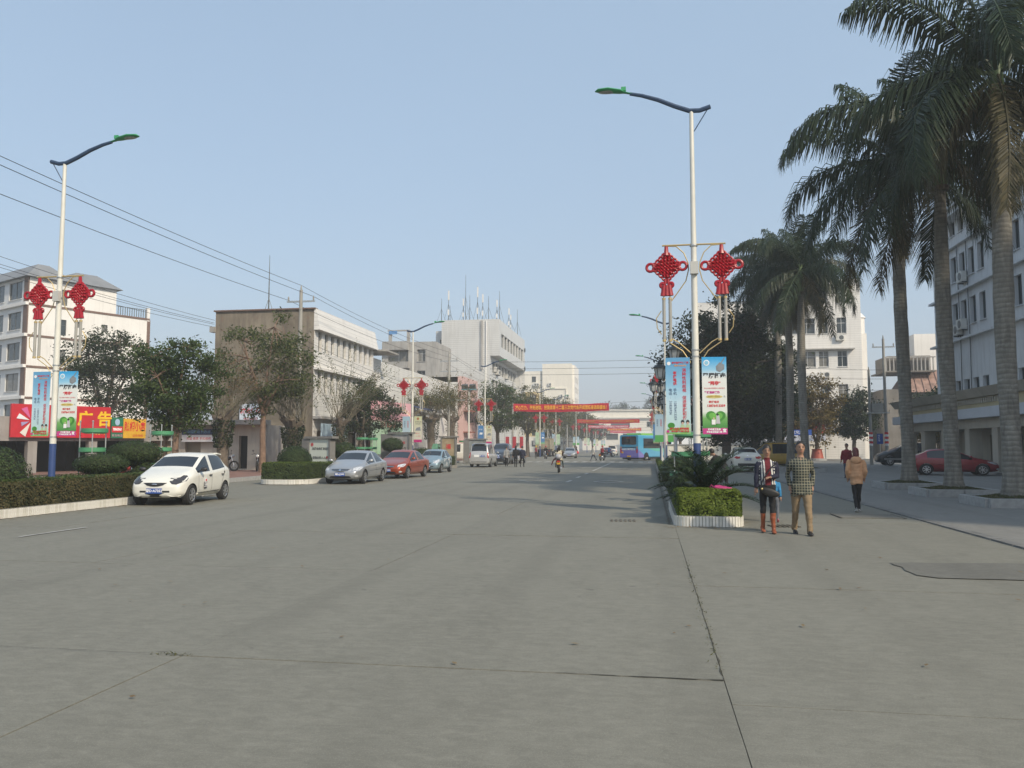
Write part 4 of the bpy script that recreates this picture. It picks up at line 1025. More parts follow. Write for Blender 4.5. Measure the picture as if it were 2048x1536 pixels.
s = board_on('shop_sign', 'yellow signboard with red characters behind the green tree', uu(242.2), uu(287), 2.15, 3.35, M('sign_yellow', (0.66, 0.38, 0.03), 0.5, var=0.08))
text('照相小店', 0.62, REDP, s, (0, -0.095, 0.08), bold=0.015, sx=0.55); text('证件快照', 0.17, REDP, s, (0.2, -0.095, -0.45))
s = board_on('shop_sign', 'narrow orange sign strip above the roller shutters left of the brown building', uu(370), uu(436), 2.5, 2.85, M('sign_orange', (0.62, 0.30, 0.05), 0.5, var=0.08))
MB().box((0, -0.09, 0), (1.8, 0.02, 0.08)).build('stripe', WHITEPR, s)

# --- three storey block: brown gable, white tiled front along the road
t = thing('office_block', 'three storey white tiled block with stained brown gable wall', 'building', (-23.4, 54.0, 0))
ops = []
for i in range(10):
    u = 0.75 + i * 1.19
    ops += [(u, u + 0.62, 8.45, 9.9, 1, 2), (u, u + 0.62, 5.45, 7.05, 1, 2)]
for i in range(4): ops.append((0.8 + i * 3.0, 3.2 + i * 3.0, 0.1, 2.75, 1, 1, 1))
wall(t, (0, 0, 0), R(90), 12.6, 0, 9.95, ops, WHT, depth=0.22, fr=ALU, nv=1, nh=2, sill=False)
for i in range(4): MB().add([(-0.5, 0.8 + i * 3, 0.1), (-0.5, 3.2 + i * 3, 0.1), (-0.5, 3.2 + i * 3, 2.75), (-0.5, 0.8 + i * 3, 2.75)], [(0, 1, 2, 3)]).build('shutter', SHUT, t)
band(t, (0, 0, 0), R(90), -0.02, 12.6, 9.92, 11.45, 0.45, WHT, 'parapet', 0.12)
band(t, (0, 0, 0), R(90), 0, 12.6, 7.1, 7.25, 0.35, WHT, 'ledge'); band(t, (0, 0, 0), R(90), 0, 12.6, 3.6, 3.78, 0.7, GREYC, 'canopy')
wall(t, (-7.6, 0, 0), 0.0, 7.6, 0, 11.4, [], BROWNP, name='gable_wall')
MB().box((-3.8, 0.1, 11.45), (7.8, 0.5, 0.1)).build('gable_coping', BROWNS, t)
back(t, [(0, 12.6), (-7.6, 12.6), (-7.6, 0), (0, 0)], 0, 11.38, GREYC, skip=(2,))
wall(t, (-0.4, 12.6, 0), R(90), 3.2, 0, 9.4, [(1.2, 1.9, 6.8, 8.0, 1, 2)], WHT)
MB().box((-0.1, 14.2, 9.9), (2.6, 3.4, 0.14)).build('stair_canopy', GREYC, t); band(t, (-0.4, 12.6, 0), R(90), 0, 3.4, 6.1, 6.9, 0.9, WHT, 'balcony')
back(t, [(-0.4, 15.8), (-7.6, 15.8), (-7.6, 12.6), (-0.4, 12.6)], 0, 9.38, GREYC, skip=(2,))
MB().tube([(-5.0, 3.0, 11.4), (-5.0, 3.0, 16.2)], [0.06, 0.015], 6).build('lightning_rod', ALUD, t)
for a in (0, 2.1, 4.2): MB().tube([(-5 + 0.5 * math.cos(a), 3 + 0.5 * math.sin(a), 11.4), (-5, 3, 12.9)], 0.02, 4).build('rod_stay', ALUD, t)
for z in (10.1, 5.9): MB().box((-7.75, 0.0, z), (0.35, 0.5, 0.4)).build('pipe_box', GREYC, t)
s = thing('wall_sign', 'blue and white street sign board with red characters on the gable', 'sign', (-28.0, 53.85, 3.9))
MB().box((0, 0, 0), (1.7, 0.08, 1.55)).build('board', M('sign_bluewhite', (0.55, 0.6, 0.68), 0.5, var=0.35, scale=1.5), s); text('旅社住宿', 0.4, REDP, s, (0, -0.05, 0.25), bold=0.01); text('电话 86222', 0.22, REDP, s, (0, -0.05, -0.3))
s = thing('wall_sign', 'pale blue board on the ground floor of the white tiled block', 'sign', (-22.95, 57.0, 2.8), R(90))
MB().box((0, 0, 0), (5.0, 0.08, 0.95)).build('board', M('sign_paleblue', (0.42, 0.55, 0.63), 0.5, var=0.2, scale=1.5), s); text('便民诊所', 0.5, WHITEPR, s, (0, -0.05, 0))

t = thing('shop_annex', 'single storey shop annex with cream piers and shutters below the brown gable', 'shop', (-30.6, 48.6, 0.12))
ops = [(0.8, 1.9, 0, 2.15, 1, 1, 1), (3.0, 3.9, 0, 2.15, 1, 1, 1), (4.55, 5.15, 0.1, 2.2, 1, 1, 1)]
wall(t, (0, 0, 0), 0.0, 6.4, 0, 2.9, ops, M('cream_shop_tile', (0.60, 0.55, 0.46), 0.6, var=0.1, scale=0.8, dirt=0.4), depth=0.3)
for a, b_, m_ in ((0.8, 1.9, SHUT), (3.0, 3.9, SHUT), (4.55, 5.15, DARKIN)): MB().add([(a, 0.31, 0), (b_, 0.31, 0), (b_, 0.31, 2.2), (a, 0.31, 2.2)], [(0, 1, 2, 3)]).build('shutter', m_, t)
back(t, [(6.4, 0), (6.4, 5.4), (0, 5.4), (0, 0)], 0, 2.9, GREYC); MB().box((3.2, -0.5, 3.05), (6.9, 1.3, 0.3)).build('canopy', GREYC, t)
s = thing('shop_sign', 'dark blue and white sign strip under the annex canopy behind the slim tree', 'sign', (-28.6, 48.2, 2.4))
MB().box((0, 0, 0.18), (2.4, 0.08, 0.36)).build('upper_board', M('sign_navy', (0.03, 0.05, 0.12), 0.5, var=0.1), s); MB().box((0, 0, -0.24), (2.4, 0.08, 0.44)).build('lower_board', WHITEPR, s)
text('中国移动 代办点', 0.22, M('sky_print', (0.25, 0.5, 0.7), 0.5, var=0), s, (0, -0.05, 0.16)); text('充值 缴费 手机维修', 0.2, REDP, s, (0, -0.05, -0.26))

# --- low white tiled hall and pink fronted building
t = thing('low_hall', 'low white tiled hall with small red canopies behind the second left lamp', 'building', (-24.2, 71.0, 0))
wall(t, (0, 0, 0), R(90), 25, 0, 9.4, [(2, 4, 3.6, 5.0, 2, 1), (7, 9, 3.6, 5.0, 2, 1), (12, 14, 3.6, 5.0, 2, 1)], WHT2)
wall(t, (-12, 0, 0), 0, 12, 0, 9.4, [], WHT2); back(t, [(0, 25), (-12, 25), (-12, 0), (0, 0)], 0, 9.38, GREYC, skip=(2,))
for y in (15, 19): MB().add([(0, y, 6.7), (0, y + 2.6, 6.7), (0.9, y + 2.4, 6.2), (0.9, y + 0.2, 6.2), (0, y, 6.2), (0, y + 2.6, 6.2)], [(0, 1, 2, 3), (0, 3, 4), (1, 5, 2), (3, 2, 5, 4)]).build('red_canopy', REDTILE, t)
MB().box((1.2, 9.0, 5.6), (2.4, 4.0, 0.1), ry=0.25).build('awning', M('awning_navy', (0.05, 0.07, 0.15), 0.7, var=0.1), t)
band(t, (0, 0, 0), R(90), 0, 25, 5.3, 5.45, 0.25, WHT2)
t = thing('pink_building', 'pink fronted building with recessed tall window left of the tall office', 'building', (-22.6, 97.5, 0))
wall(t, (0, 0, 0), R(90), 8.5, 0, 10.3, [(2.3, 6.6, 4.6, 9.2, 2, 3)], PINK, depth=0.6)
wall(t, (-9, 0, 0), 0, 8.3, 0, 9.6, [(7.2, 7.9, 6, 8, 1, 2)], WHT2); wall(t, (-0.7, 0, 0), 0, 0.7, 0, 10.3, [], PINK); back(t, [(0, 8.5), (-9, 8.5), (-9, 0), (0, 0)], 0, 10.28, GREYC, skip=(2,))
for z in (3.4, 6.0): MB().box((0.5, 1.2, z), (1.1, 2.2, 0.15)).build('canopy', REDTILE, t)
t = thing('notice_billboard', 'big pale pink and green billboard behind the second left lamp post', 'billboard', (-21.6, 66.3, 0), R(78))
MB().box((0, 0, 3.2), (6.5, 0.15, 4.4)).build('board', gradmat('billboard_print', [(0.0, (0.30, 0.5, 0.32)), (0.62, (0.45, 0.62, 0.48)), (0.68, (0.62, 0.32, 0.36)), (1.0, (0.68, 0.38, 0.42))], 'Z', 1.0, 5.4, wob=0.3), t)
for x in (-2.6, 2.6): MB().tube([(x, 0.15, 0), (x, 0.15, 3)], 0.08, 8).build('post', STEEL, t)
text('欢迎您到服务中心', 0.7, WHITEPR, t, (0, -0.09, 4.7)); text('服务 健康 家庭 幸福', 0.45, REDP, t, (0, -0.09, 3.4))

# --- grey concrete flats
t = thing('concrete_flats', 'unfinished grey concrete flats with balconies left of the tall office', 'building', (-37.4, 110, 0))
ops = []
for z in (4.2, 7.4, 10.6, 13.6): ops += [(0.9, 3.9, z, z + 1.7, 2, 1), (5.2, 6.4, z, z + 1.7, 2, 2)]
wall(t, (0, 0, 0), 0, 7.9, 0, 16.4, ops, GREYC, depth=0.5)
for z in (3.2, 6.4, 9.6, 12.6): MB().box((2.4, -0.6, z + 0.45), (3.6, 1.2, 0.9)).build('balcony', GREYC, t)
MB().box((2.2, -0.3, 15.8), (3.6, 1.4, 1.2)).build('roof_parapet', GREYC, t)
back(t, [(7.9, 0), (7.9, 9), (0, 9), (0, 0)], 0, 16.4, GREYC)
for x in (0.9, 3.6): MB().box((x, 1, 17.3), (0.4, 0.4, 1.8)).build('roof_post', GREYC, t)
MB().box((2.2, 1, 18.2), (3.3, 0.5, 0.15)).build('roof_beam', GREYC, t); MB().box((1.4, 0.7, 17.9), (1.2, 0.05, 0.5)).build('blue_sheet', M('tarp_blue', (0.1, 0.25, 0.5), 0.7, var=0.2), t)
cl = thing('laundry', 'pink laundry hanging on the grey concrete flats', 'laundry', (-34.6, 109.2, 10.4)); MB().box((0, 0, 0), (1.2, 0.06, 0.8)).build('cloth', M('cloth_pink', (0.55, 0.15, 0.25), 0.8, var=0.2), cl); MB().box((-0.9, 0, 0.1), (0.5, 0.06, 0.9)).build('cloth', WHITEPR, cl)

# --- tall tiled office with roof antennas
t = thing('office_tower', 'tall white tiled office with ribbon windows and roof antennas', 'building', (-27, 137, 0))
ops = []
rows = [(19.0, 21.4), (14.6, 16.6), (11.4, 13.4), (8.4, 10.4), (5.4, 7.4)]
for k_, (a, b_) in enumerate(rows):
    for i in range(8): ops.append((2.0 + i * 3.2, 4.9 + i * 3.2, a, b_, 2, 1))
wall(t, (0, 0, 0), R(90), 29, 0, 18.0, [p for p in ops if p[2] < 18], WHT3, depth=0.45, fr=ALUD, sill=False)
wall(t, (1.6, 0, 0), R(90), 29, 17.3, 23.7, [p for p in ops if p[2] > 18], WHT3, depth=0.4, fr=ALUD, sill=False)
MB().add([(1.6, 0, 17.3), (1.6, 29, 17.3), (-0.1, 29, 17.3), (-0.1, 0, 17.3)], [(0, 1, 2, 3)]).build('soffit', WHT3, t)
MB().add([(1.6, 29, 17.3), (1.6, 29, 23.7), (-0.1, 29, 23.7), (-0.1, 29, 17.3)], [(0, 1, 2, 3)]).build('end_wall', WHT3, t)
for k_ in range(4): MB().box((0.35, 28.4, 4 + k_ * 3.4), (0.9, 1.4, 3.39)).build('corner_pier', WHT3, t)
wall(t, (-8.7, 0, 0), 0, 8.7, 0, 17.3, [], WHT3, name='gable_wall'); wall(t, (-8.7, 0, 0), 0, 10.3, 17.3, 23.7, [], WHT3, name='gable_wall')
wall(t, (-10.4, 2.5, 0), 0, 1.75, 0, 22.2, [(0.75, 1.65, z, z + 1.6, 1, 2) for z in (6.4, 9.6, 12.8, 16, 19)], WHT3, fr=ALUD)
back(t, [(1.6, 29), (-10.4, 29), (-10.4, 2.5), (-8.7, 2.5), (-8.7, 0), (1.6, 0)], 0, 22.2, WHT3, skip=(2, 4))
MB().span((-8.68, 0.02, 22.0), (1.58, 28.9, 23.3)).build('roof_block', WHT3, t)
MB().tube([(-0.7, -0.12, 3), (-0.7, -0.12, 23.4)], 0.09, 6).build('downpipe', WHITEP, t); MB().box((-1.5, -0.1, 19.2), (0.35, 0.25, 8.6)).build('cable_duct', GREYC, t)
for (y, z) in ((3.2, 15.2), (5.4, 14.9), (6.3, 14.9), (15.0, 14.9)): ac(t, (0.1, y, z), R(90), 1.5)
for i in range(5): MB().ell((1.75, 28.5, 6 + i * 3.9), (0.1, 0.5, 0.5), 8, 6).build('sign_disc', ALUD, t)
ANT = M('antenna_panel', (0.72, 0.71, 0.68), 0.5, var=0.1)
for i, (x, y, h_, pn) in enumerate((x__[0], x__[1], x__[2] * 0.68, x__[3]) for x__ in ((-8.9, 0.6, 6.0, 0), (-7.6, 0.5, 8.2, 1), (-5.0, 0.8, 6.0, 1), (-4.0, 1.5, 7.0, 0), (-2.4, 0.6, 9.0, 1), (-1.6, 1.2, 7.2, 1), (-0.5, 1.0, 6.4, 0), (0.6, 3, 6.0, 1), (0.9, 4, 8.5, 0), (1.2, 12, 6.0, 1), (1.2, 22, 8.0, 0), (-5.2, 3.5, 13.0, 0), (1.2, 14, 4.6, 1), (-8.2, 4, 5, 0))):
    an = MB(); an.tube([(x, y, 23.6), (x, y, 23.6 + h_)], [0.07, 0.03], 5); an.tube([(x + 0.8, y, 23.6), (x, y, 23.6 + h_ * 0.55)], 0.025, 3); an.tube([(x - 0.8, y, 23.6), (x, y, 23.6 + h_ * 0.55)], 0.025, 3)
    m_ = an.build('antenna_mast', ALUD, t)
    if pn: MB().box((x + 0.05, y - 0.12, 23.6 + h_ * 0.82), (0.22, 0.18, h_ * 0.3)).build('panel', ANT, m_); MB().box((x, y - 0.1, 23.6 + h_ * 0.28), (0.24, 0.2, h_ * 0.18)).build('panel', ANT, m_)

# --- far white and yellow apartment block
t = thing('apartment_tower', 'distant white and yellow apartment block with air conditioners behind the first banner', 'building', (-36.9, 228, 0)); t.scale = (0.64, 1, 1)
ops = []
for f in range(8):
    z = 1.6 + f * 3.05
    ops += [(0.6, 2.4, z, z + 1.6, 2, 1), (6.3, 8.2, z, z + 1.6, 2, 1)]
for z0_, z1_, m_ in ((0, 4.4, CREAM), (4.4, 7.7, YPLAS), (7.7, 10.6, CREAM), (10.6, 17.1, YPLAS), (17.1, 23.0, CREAM)):
    wall(t, (0, 0, 0), 0, 11.2, z0_, z1_, [p for p in ops if p[2] >= z0_ and p[3] <= z1_], m_, depth=0.3, fr=ALUD)
wall(t, (11.2, -0.6, 0), 0, 13.3, 0, 25.0, [], CREAM)
MB().tube([(24.0, 1.0, 0), (24.0, 1.0, 24.6)], 1.3, 14).build('rounded_corner', CREAM, t, True)
wall(t, (25.2, 1.4, 0), R(90), 14, 0, 24.8, [(2 + i * 4, 3.6 + i * 4, 2 + f * 3, 3.6 + f * 3, 1, 1) for f in range(7) for i in range(3)], WPLAS, fr=ALUD)
MB().span((12.0, -0.85, 3.0), (12.4, -0.6, 17.8)).build('rib', CREAM, t); MB().span((21.6, -0.85, 3.0), (22.0, -0.6, 17.8)).build('rib', CREAM, t); MB().span((12.0, -0.85, 17.8), (22.0, -0.6, 18.2)).build('rib', CREAM, t)
back(t, [(25.2, 15), (0, 15), (0, 0), (25.2, 0)], 0, 23.0, CREAM, skip=(2,))
for f in range(6):
    z = 2.6 + f * 3.3
    for x in (6.6, 7.8, 9.0, 13.2, 14.6, 19.6, 20.8, 22.4): 
        if rnd.random() < 0.62: ac(t, (x, -0.05 if x < 11 else -0.65, z), 0, 1.6)
sc_ = thing('steel_scaffold', 'thin rusty lattice mast frame beside the distant apartment block', 'scaffold', (-23.4, 226, 0)); sc_.scale = (0.5, 1, 1)
for x in (0, 2.6, 5.2): MB().tube([(x, -2, 0), (x, -2, 14.6)], 0.16, 5).build('post', M('rust_steel', (0.3, 0.2, 0.14), 0.8, var=0.2), sc_)
for z in range(1, 15, 2): MB().tube([(0, -2, z), (5.2, -2, z)], 0.09, 4).build('rail', MATS['rust_steel'], sc_); MB().tube([(0, -2, z), (2.6, -2, z + 2)], 0.07, 4).build('brace', MATS['rust_steel'], sc_)

# --- wide pale building closing the far end of the road
t = thing('end_building', 'wide pale building with flat roof closing the far end of the road', 'building', (-28, 345, 0))
ops = [(4, 7, 9.8, 11.6, 1, 1), (12, 20, 9.8, 12.0, 3, 1), (27, 35, 9.8, 12.0, 4, 1), (39, 40.2, 10, 11.2, 1, 1), (44, 48, 9.8, 12.4, 2, 1), (49.5, 53, 9.8, 12.4, 2, 1), (54.4, 58, 9.8, 12.4, 2, 1)] + [(3 + i * 7, 8 + i * 7, 4.4, 7, 2, 1) for i in range(8)]
wall(t, (0, 0, 0), 0, 62, 0, 17.0, ops, CREAM, depth=0.8, fr=ALUD)
band(t, (0, 0, 0), 0, 0, 62, 13.4, 14.0, 1.0, CREAM); band(t, (0, 0, 0), 0, 0, 62, 16.6, 17.2, 0.6, CREAM)
back(t, [(62, 0), (62, 25), (0, 25), (0, 0)], 0, 17, CREAM)
text('综合楼', 2.0, REDP, t, (22, -0.3, 8.6))
s = thing('hanging_hoarding', 'wide white hoarding with red writing on the far end building', 'sign', (10, 340, 0)); MB().box((0, 0, 4.6), (38, 0.2, 6.4)).build('board', WHITEPR, s); text('幸福和谐 健康人家', 2.2, REDP, s, (-4, -0.2, 6))
t = thing('roof_pavilion', 'small pavilion with red tiled roof behind the end building', 'pavilion', (20, 372, 16.5))
MB().box((0, 0, 1.6), (18, 9, 3.2)).build('wall', GREYC, t); MB().add([(-12, -6, 3.2), (12, -6, 3.2), (12, 6, 3.2), (-12, 6, 3.2), (-4, 0, 7), (4, 0, 7)], [(0, 1, 5, 4), (1, 2, 5), (2, 3, 4, 5), (3, 0, 4), (3, 2, 1, 0)]).build('roof', REDTILE, t)
LFAR = leafmat('leaf_far', (0.03, 0.045, 0.022), (0.06, 0.08, 0.035), 0.2)
for i, (x, y, h_, r_) in enumerate(((-10, 400, 24, 7), (1, 405, 27, 6), (10, 410, 24, 7), (36, 405, 25, 7), (-22, 412, 23, 8))):
    tree('far_tree', ['hazy tree behind the end building, leftmost but one of the roofline trees', 'tallest hazy tree rising behind the end building', 'hazy tree behind the end building left of the pavilion', 'hazy tree behind the end building right of the pavilion', 'leftmost hazy tree behind the end building'][i], (x, y, 0), h_, 9, r_, LFAR, 45, 60, 0.9, 0.5, 80 + i, clu=1.8)

# --- right side: office block with arcade
t = thing('government_block', 'five storey blue grey office block with arcade at the right edge', 'building', (22.0, 67.0, 0))
LB = 62.0
ops = []
for f in range(4):
    z = 5.95 + f * 3.4 if f else 5.3
    for i in range(20):
        u = 0.55 + i * 1.62 if i < 6 else 2.6 + i * 1.62
        if u > LB - 2: continue
        ops.append((u, u + 1.0, (z + 0.75) if f else 5.55, (z + 2.6) if f else 6.35, 2, 1))
wall(t, (0, 0, 0), R(-90), LB, 4.6, 18.0, ops, BLUEW, depth=0.3, fr=ALUD)
for f in range(1, 4): band(t, (0, 0, 0), R(-90), -0.35, LB, 5.75 + f * 3.4, 5.9 + f * 3.4, 0.32, BLUEW, 'ledge')
band(t, (0, 0, 0), R(-90), -0.9, LB, 17.9, 18.3, 0.9, BLUEW, 'eave'); band(t, (0, 0, 0), R(-90), -0.9, LB, 18.3, 19.7, 1.1, BLUEW, 'parapet', -0.4)
wall(t, (16, 0, 0), R(180), 16, 0, 18.0, [], BLUEW); back(t, [(0, -LB), (16, -LB), (16, 0), (0, 0)], 0, 18.0, BLUEW, skip=(2,))
for (u, z) in ((2.4, 9.75), (6.0, 10.2), (2.6, 13.3), (6.4, 13.5), (1.9, 13.2), (5.2, 9.9)): ac(t, (-0.05, -u, z), R(-90), 1.25)
for u in (1.8, 3.6, 5.2, 6.9): MB().tube([(-0.08, -u, 5.2), (-0.08, -u - 0.1, 9), (-0.08, -u, 16)], 0.03, 4).build('cable', ALUD, t)
# arcade: cornice, beam, columns and back wall with doors
band(t, (0, 2.0, 0), R(-90), 0, LB + 1, 4.6, 5.1, 2.6, BEIGE, 'cornice', 3.0); band(t, (0, 2.0, 0), R(-90), 0, LB + 1, 3.95, 4.6, 2.3, M('cream_frieze', (0.52, 0.45, 0.28), 0.8, var=0.1, scale=1), 'frieze')
for i in range(60): MB().box((-2.36, 1.6 - i * 0.32, 4.4), (0.14, 0.16, 0.3)).build('dentil', BEIGE, t)
band(t, (0, 2.0, 0), R(-90), -0.2, LB + 1, 3.35, 3.95, 2.75, M('blue_white_beam', (0.55, 0.57, 0.60), 0.7, var=0.06, scale=1), 'beam')
band(t, (0, 2.0, 0), R(-90), 0, LB + 1, 2.75, 3.35, 2.2, BEIGE, 'beam')
for i in range(15): MB().box((-1.75, 1.2 - i * 4.2, 1.4), (0.75, 0.8, 2.8)).build('column', BEIGE, t); 
ops = []
for i in range(14):
    u = 1.0 + i * 4.2; ops += [(u, u + 0.55, 0.0, 2.4, 1, 1, 1), (u + 0.95, u + 2.0, 0.0, 2.4, 1, 1, 1), (u + 2.4, u + 2.9, 0.0, 2.4, 1, 1, 1)]
wall(t, (0, 0, 0), R(-90), LB, 0, 4.6, ops, BEIGE, depth=0.4)
for p in ops[:12]: MB().add([(0.38, -p[0], 0), (0.38, -p[1], 0), (0.38, -p[1], 2.4), (0.38, -p[0], 2.4)], [(0, 1, 2, 3)]).build('door', DARKIN, t)
MB().box((-1.1, -LB / 2 + 1, 0.08), (2.6, LB + 2, 0.16)).build('plinth', STONE, t)

# --- right side, further back: white tiled block, old house with rusty roof
t = thing('white_block', 'white tiled block with wide windows behind the distant palms', 'building', (15.6, 110, 0))
ops = []
for z in (3.0, 7.6, 11.95, 16.3, 20.3):
    ops += [(0.4, 2.6, z, z + 2.05, 2, 2), (2.9, 5.9, z, z + 2.05, 3, 2), (6.3, 7.5, z, z + 2.05, 2, 2), (8.6, 9.8, z, z + 2.05, 2, 2)]
wall(t, (0, 0, 0), 0, 11.6, 0, 23.4, ops, WHT, depth=0.25, nv=2, nh=2)
wall(t, (-9, 1, 0), 0, 9.0, 0, 21, [(1 + i * 2.7, 2.9 + i * 2.7, z, z + 1.9, 2, 2) for i in range(3) for z in (3.0, 7.6, 11.95, 16.3)], WHT)
for z in (14.1, 22.5): MB().box((7.6, -0.35, z + 0.1), (6.0, 0.8, 0.14)).build('canopy', GREYC, t)
MB().box((3.0, -0.5, 9.6), (6.4, 1.0, 3.0)).build('balcony', WHT, t)
wall(t, (11.6, 0, 0), R(90), 12, 0, 23.4, [], WPLAS); back(t, [(11.6, 12), (-9, 12), (-9, 1), (11.6, 0)], 0, 21.0, WHT, skip=(2,))
MB().span((0.02, 0.27, 20.9), (11.58, 11.9, 23.2)).build('roof_block', WHT, t)
for x, z in ((7.0, 10.9), (8.9, 15.7)): ac(t, (x, 0, z), 0, 1.3)
MB().span((11.6, 3, 0), (13.0, 10, 16.6)).build('stair_wing', WPLAS, t)
MB().lathe((12.3, 5, 16.6), [(1.0, 0), (1.0, 2.2), (1.15, 2.3), (0.6, 3.0)], 14).build('water_tank', WPLAS, t, True); MB().tube([(12.2, 5, 19.4), (12.2, 5, 22)], 0.06, 5).build('antenna_mast', ALUD, t); MB().box((12.2, 4.8, 21), (0.9, 0.3, 1.6)).build('antenna_panel', M('antenna_red', (0.4, 0.12, 0.1), 0.6, var=0.1), t)
t = thing('old_house', 'old grey house with rusty sheet roof and balcony behind the utility poles', 'house', (31.2, 113, 0)); t.scale = (1.17, 1.17, 1.17)
RUST = M('rusty_sheet', (0.30, 0.19, 0.15), 0.85, var=0.4, scale=1.2, dirt=0.4)
OLD = M('old_grey_plaster', (0.20, 0.185, 0.165), 0.92, var=0.25, scale=0.6, dirt=0.6)
wall(t, (-0.6, 0, 0), 0, 12, 0, 7.8, [(1.6, 2.9, 3.6, 6.0, 1, 2), (4.4, 6.0, 3.6, 6.0, 2, 1), (8, 9.6, 3.6, 6, 2, 1)], OLD, fr=ALUD)
wall(t, (-0.6, 8, 0), R(-90), 8, 0, 7.8, [], OLD); back(t, [(11.4, 0), (11.4, 8), (-0.6, 8), (-0.6, 0)], 0, 7.8, OLD, skip=(2,))
MB().add([(1.6, -0.7, 7.4), (11.8, -0.7, 7.4), (11.8, 3.2, 10.2), (2.6, 3.2, 10.2), (1.6, 7, 7.4), (11.8, 7, 7.4)], [(0, 1, 2, 3), (3, 2, 5, 4)]).build('roof', RUST, t)
for i in range(13): MB().tube([(1.9 + i * 0.8, -0.76, 7.45), (2.7 + i * 0.75, 3.2, 10.27)], 0.045, 4).build('roof_rib', RUST, t)
MB().add([(1.65, -0.66, 7.4), (2.6, 3.2, 10.15), (1.65, 6.9, 7.4)], [(0, 1, 2)]).build('gable', BROWNS, t)
MB().box((2.6, 4, 10.8), (4.6, 5, 1.8)).build('upper_storey', OLD, t); MB().box((2.6, 4, 9.9), (5.4, 6, 0.16)).build('balcony_slab', OLD, t)
for i in range(13): MB().box((0.0 + i * 0.42, 1.05, 10.7), (0.12, 0.12, 1.5)).build('balcony_post', GREYC, t)
MB().box((2.6, 1.05, 11.5), (5.4, 0.2, 0.14)).build('balcony_rail', GREYC, t)
MB().box((6.5, 6.5, 11.5), (5, 5, 6)).build('rear_block', WPLAS, t); MB().box((10.5, 8, 10.0), (7, 4, 3)).build('rear_block', CREAM, t)
t = thing('dark_shopfront', 'dark low shopfront behind the parked pickup truck', 'shop', (28, 124, 0))
wall(t, (0, 0, 0), 0, 26, 0, 4.4, [(1 + i * 4.2, 4.4 + i * 4.2, 0.0, 3.0, 3, 1) for i in range(6)], OLD, depth=0.5, fr=ALUD); back(t, [(26, 0), (26, 6), (0, 6), (0, 0)], 0, 4.4, OLD)
t = thing('market_stall', 'stall with red and white banner canopy behind the distant palm trunks', 'stall', (15.0, 108, 0))
MB().box((2.5, 0, 4.0), (9, 0.15, 1.4)).build('banner', M('stall_red', (0.45, 0.03, 0.04), 0.6, var=0.15), t); MB().box((2.5, 0.05, 2.75), (9, 0.15, 0.9)).build('lower_banner', M('stall_white', (0.55, 0.58, 0.68), 0.6, var=0.1), t); text('新年快乐 恭贺新禧', 0.7, M('stall_text', (0.6, 0.12, 0.1), 0.5, var=0), t, (2.5, -0.1, 4.0))
for x in (-2, 2.5, 7): MB().tube([(x, 0.2, 0), (x, 0.2, 4.6)], 0.07, 6).build('post', STEEL, t)
MB().box((2.5, 3, 4.75), (9.4, 6, 0.12)).build('roof', ROOFG, t)
t = thing('low_wall', 'low pale boundary wall behind the white hatchback', 'wall', (3.5, 100, 0)); MB().box((7, 0, 0.9), (18, 0.3, 1.8)).build('wall', CREAM, t); MB().box((7, 0, 1.85), (18.2, 0.5, 0.12)).build('coping', STONE, t)

# hills behind everything
HILL = M('hill_forest', (0.035, 0.05, 0.03), 0.95, var=0.4, scale=0.02)
mb = MB(); n, m_ = 60, 10; vs = []
for i in range(n + 1):
    for j in range(m_ + 1):
        x = -520 + 1000 * i / n; y = 950 + 500 * j / m_
        e = math.sin(math.pi * j / m_) ; a = 0.55 + 0.35 * mnoise.noise(Vector((x * 0.006, 2.2, 0))) + 0.15 * mnoise.noise(Vector((x * 0.03, y * 0.03, 0)))
        vs.append((x, y, -0.5 + 88 * max(0, a) * e))
mb.add(vs, [(i * (m_ + 1) + j, (i + 1) * (m_ + 1) + j, (i + 1) * (m_ + 1) + j + 1, i * (m_ + 1) + j + 1) for i in range(n) for j in range(m_)])
struct(mb.build('hills', HILL, smooth=True))
# ------------------------------------------------------------------ street lamps with red knots and posters
POLEW = M('pole_white', (0.70, 0.69, 0.62), 0.45, var=0.08, scale=2, dirt=0.25)
POLEB = M('pole_blue', (0.035, 0.07, 0.20), 0.5, var=0.15, scale=3)
ARMB = M('arm_blue', (0.03, 0.06, 0.12), 0.45, var=0.1)
LGREEN = M('lamp_green', (0.05, 0.32, 0.13), 0.4, var=0.08)
LENS = M('lamp_lens', (0.35, 0.36, 0.34), 0.2, var=0.3, scale=20)
KNOT = M('knot_red', (0.36, 0.008, 0.02), 0.38, var=0.1, scale=4)
TUBE = M('tassel_tube', (0.36, 0.35, 0.32), 0.4, var=0.08)
GOLD = M('gold_rod', (0.55, 0.42, 0.20), 0.4, 0.4, var=0.1)
kn = MB()
hd = 0.225
for i in range(8):
    s_ = -hd * 0.86 + 2 * hd * 0.86 * i / 7
    for ax in (0, 1):
        pts = []
        for j in range(15):
            w_ = -hd + 2 * hd * j / 14; z_ = 0.03 * math.cos((i + j * 0.5) * math.pi + ax * math.pi)
            a, b_ = (s_, w_) if ax == 0 else (w_, s_)
            pts.append(((a - b_) * 0.7071, -z_, (a + b_) * 0.7071))
        kn.tube(pts, 0.031, 6, cap=False)
def arc(c, r, a0, a1, n=10, y=0.0): return [(c[0] + r * math.cos(R(a0 + (a1 - a0) * i / n)), y, c[1] + r * math.sin(R(a0 + (a1 - a0) * i / n))) for i in range(n + 1)]
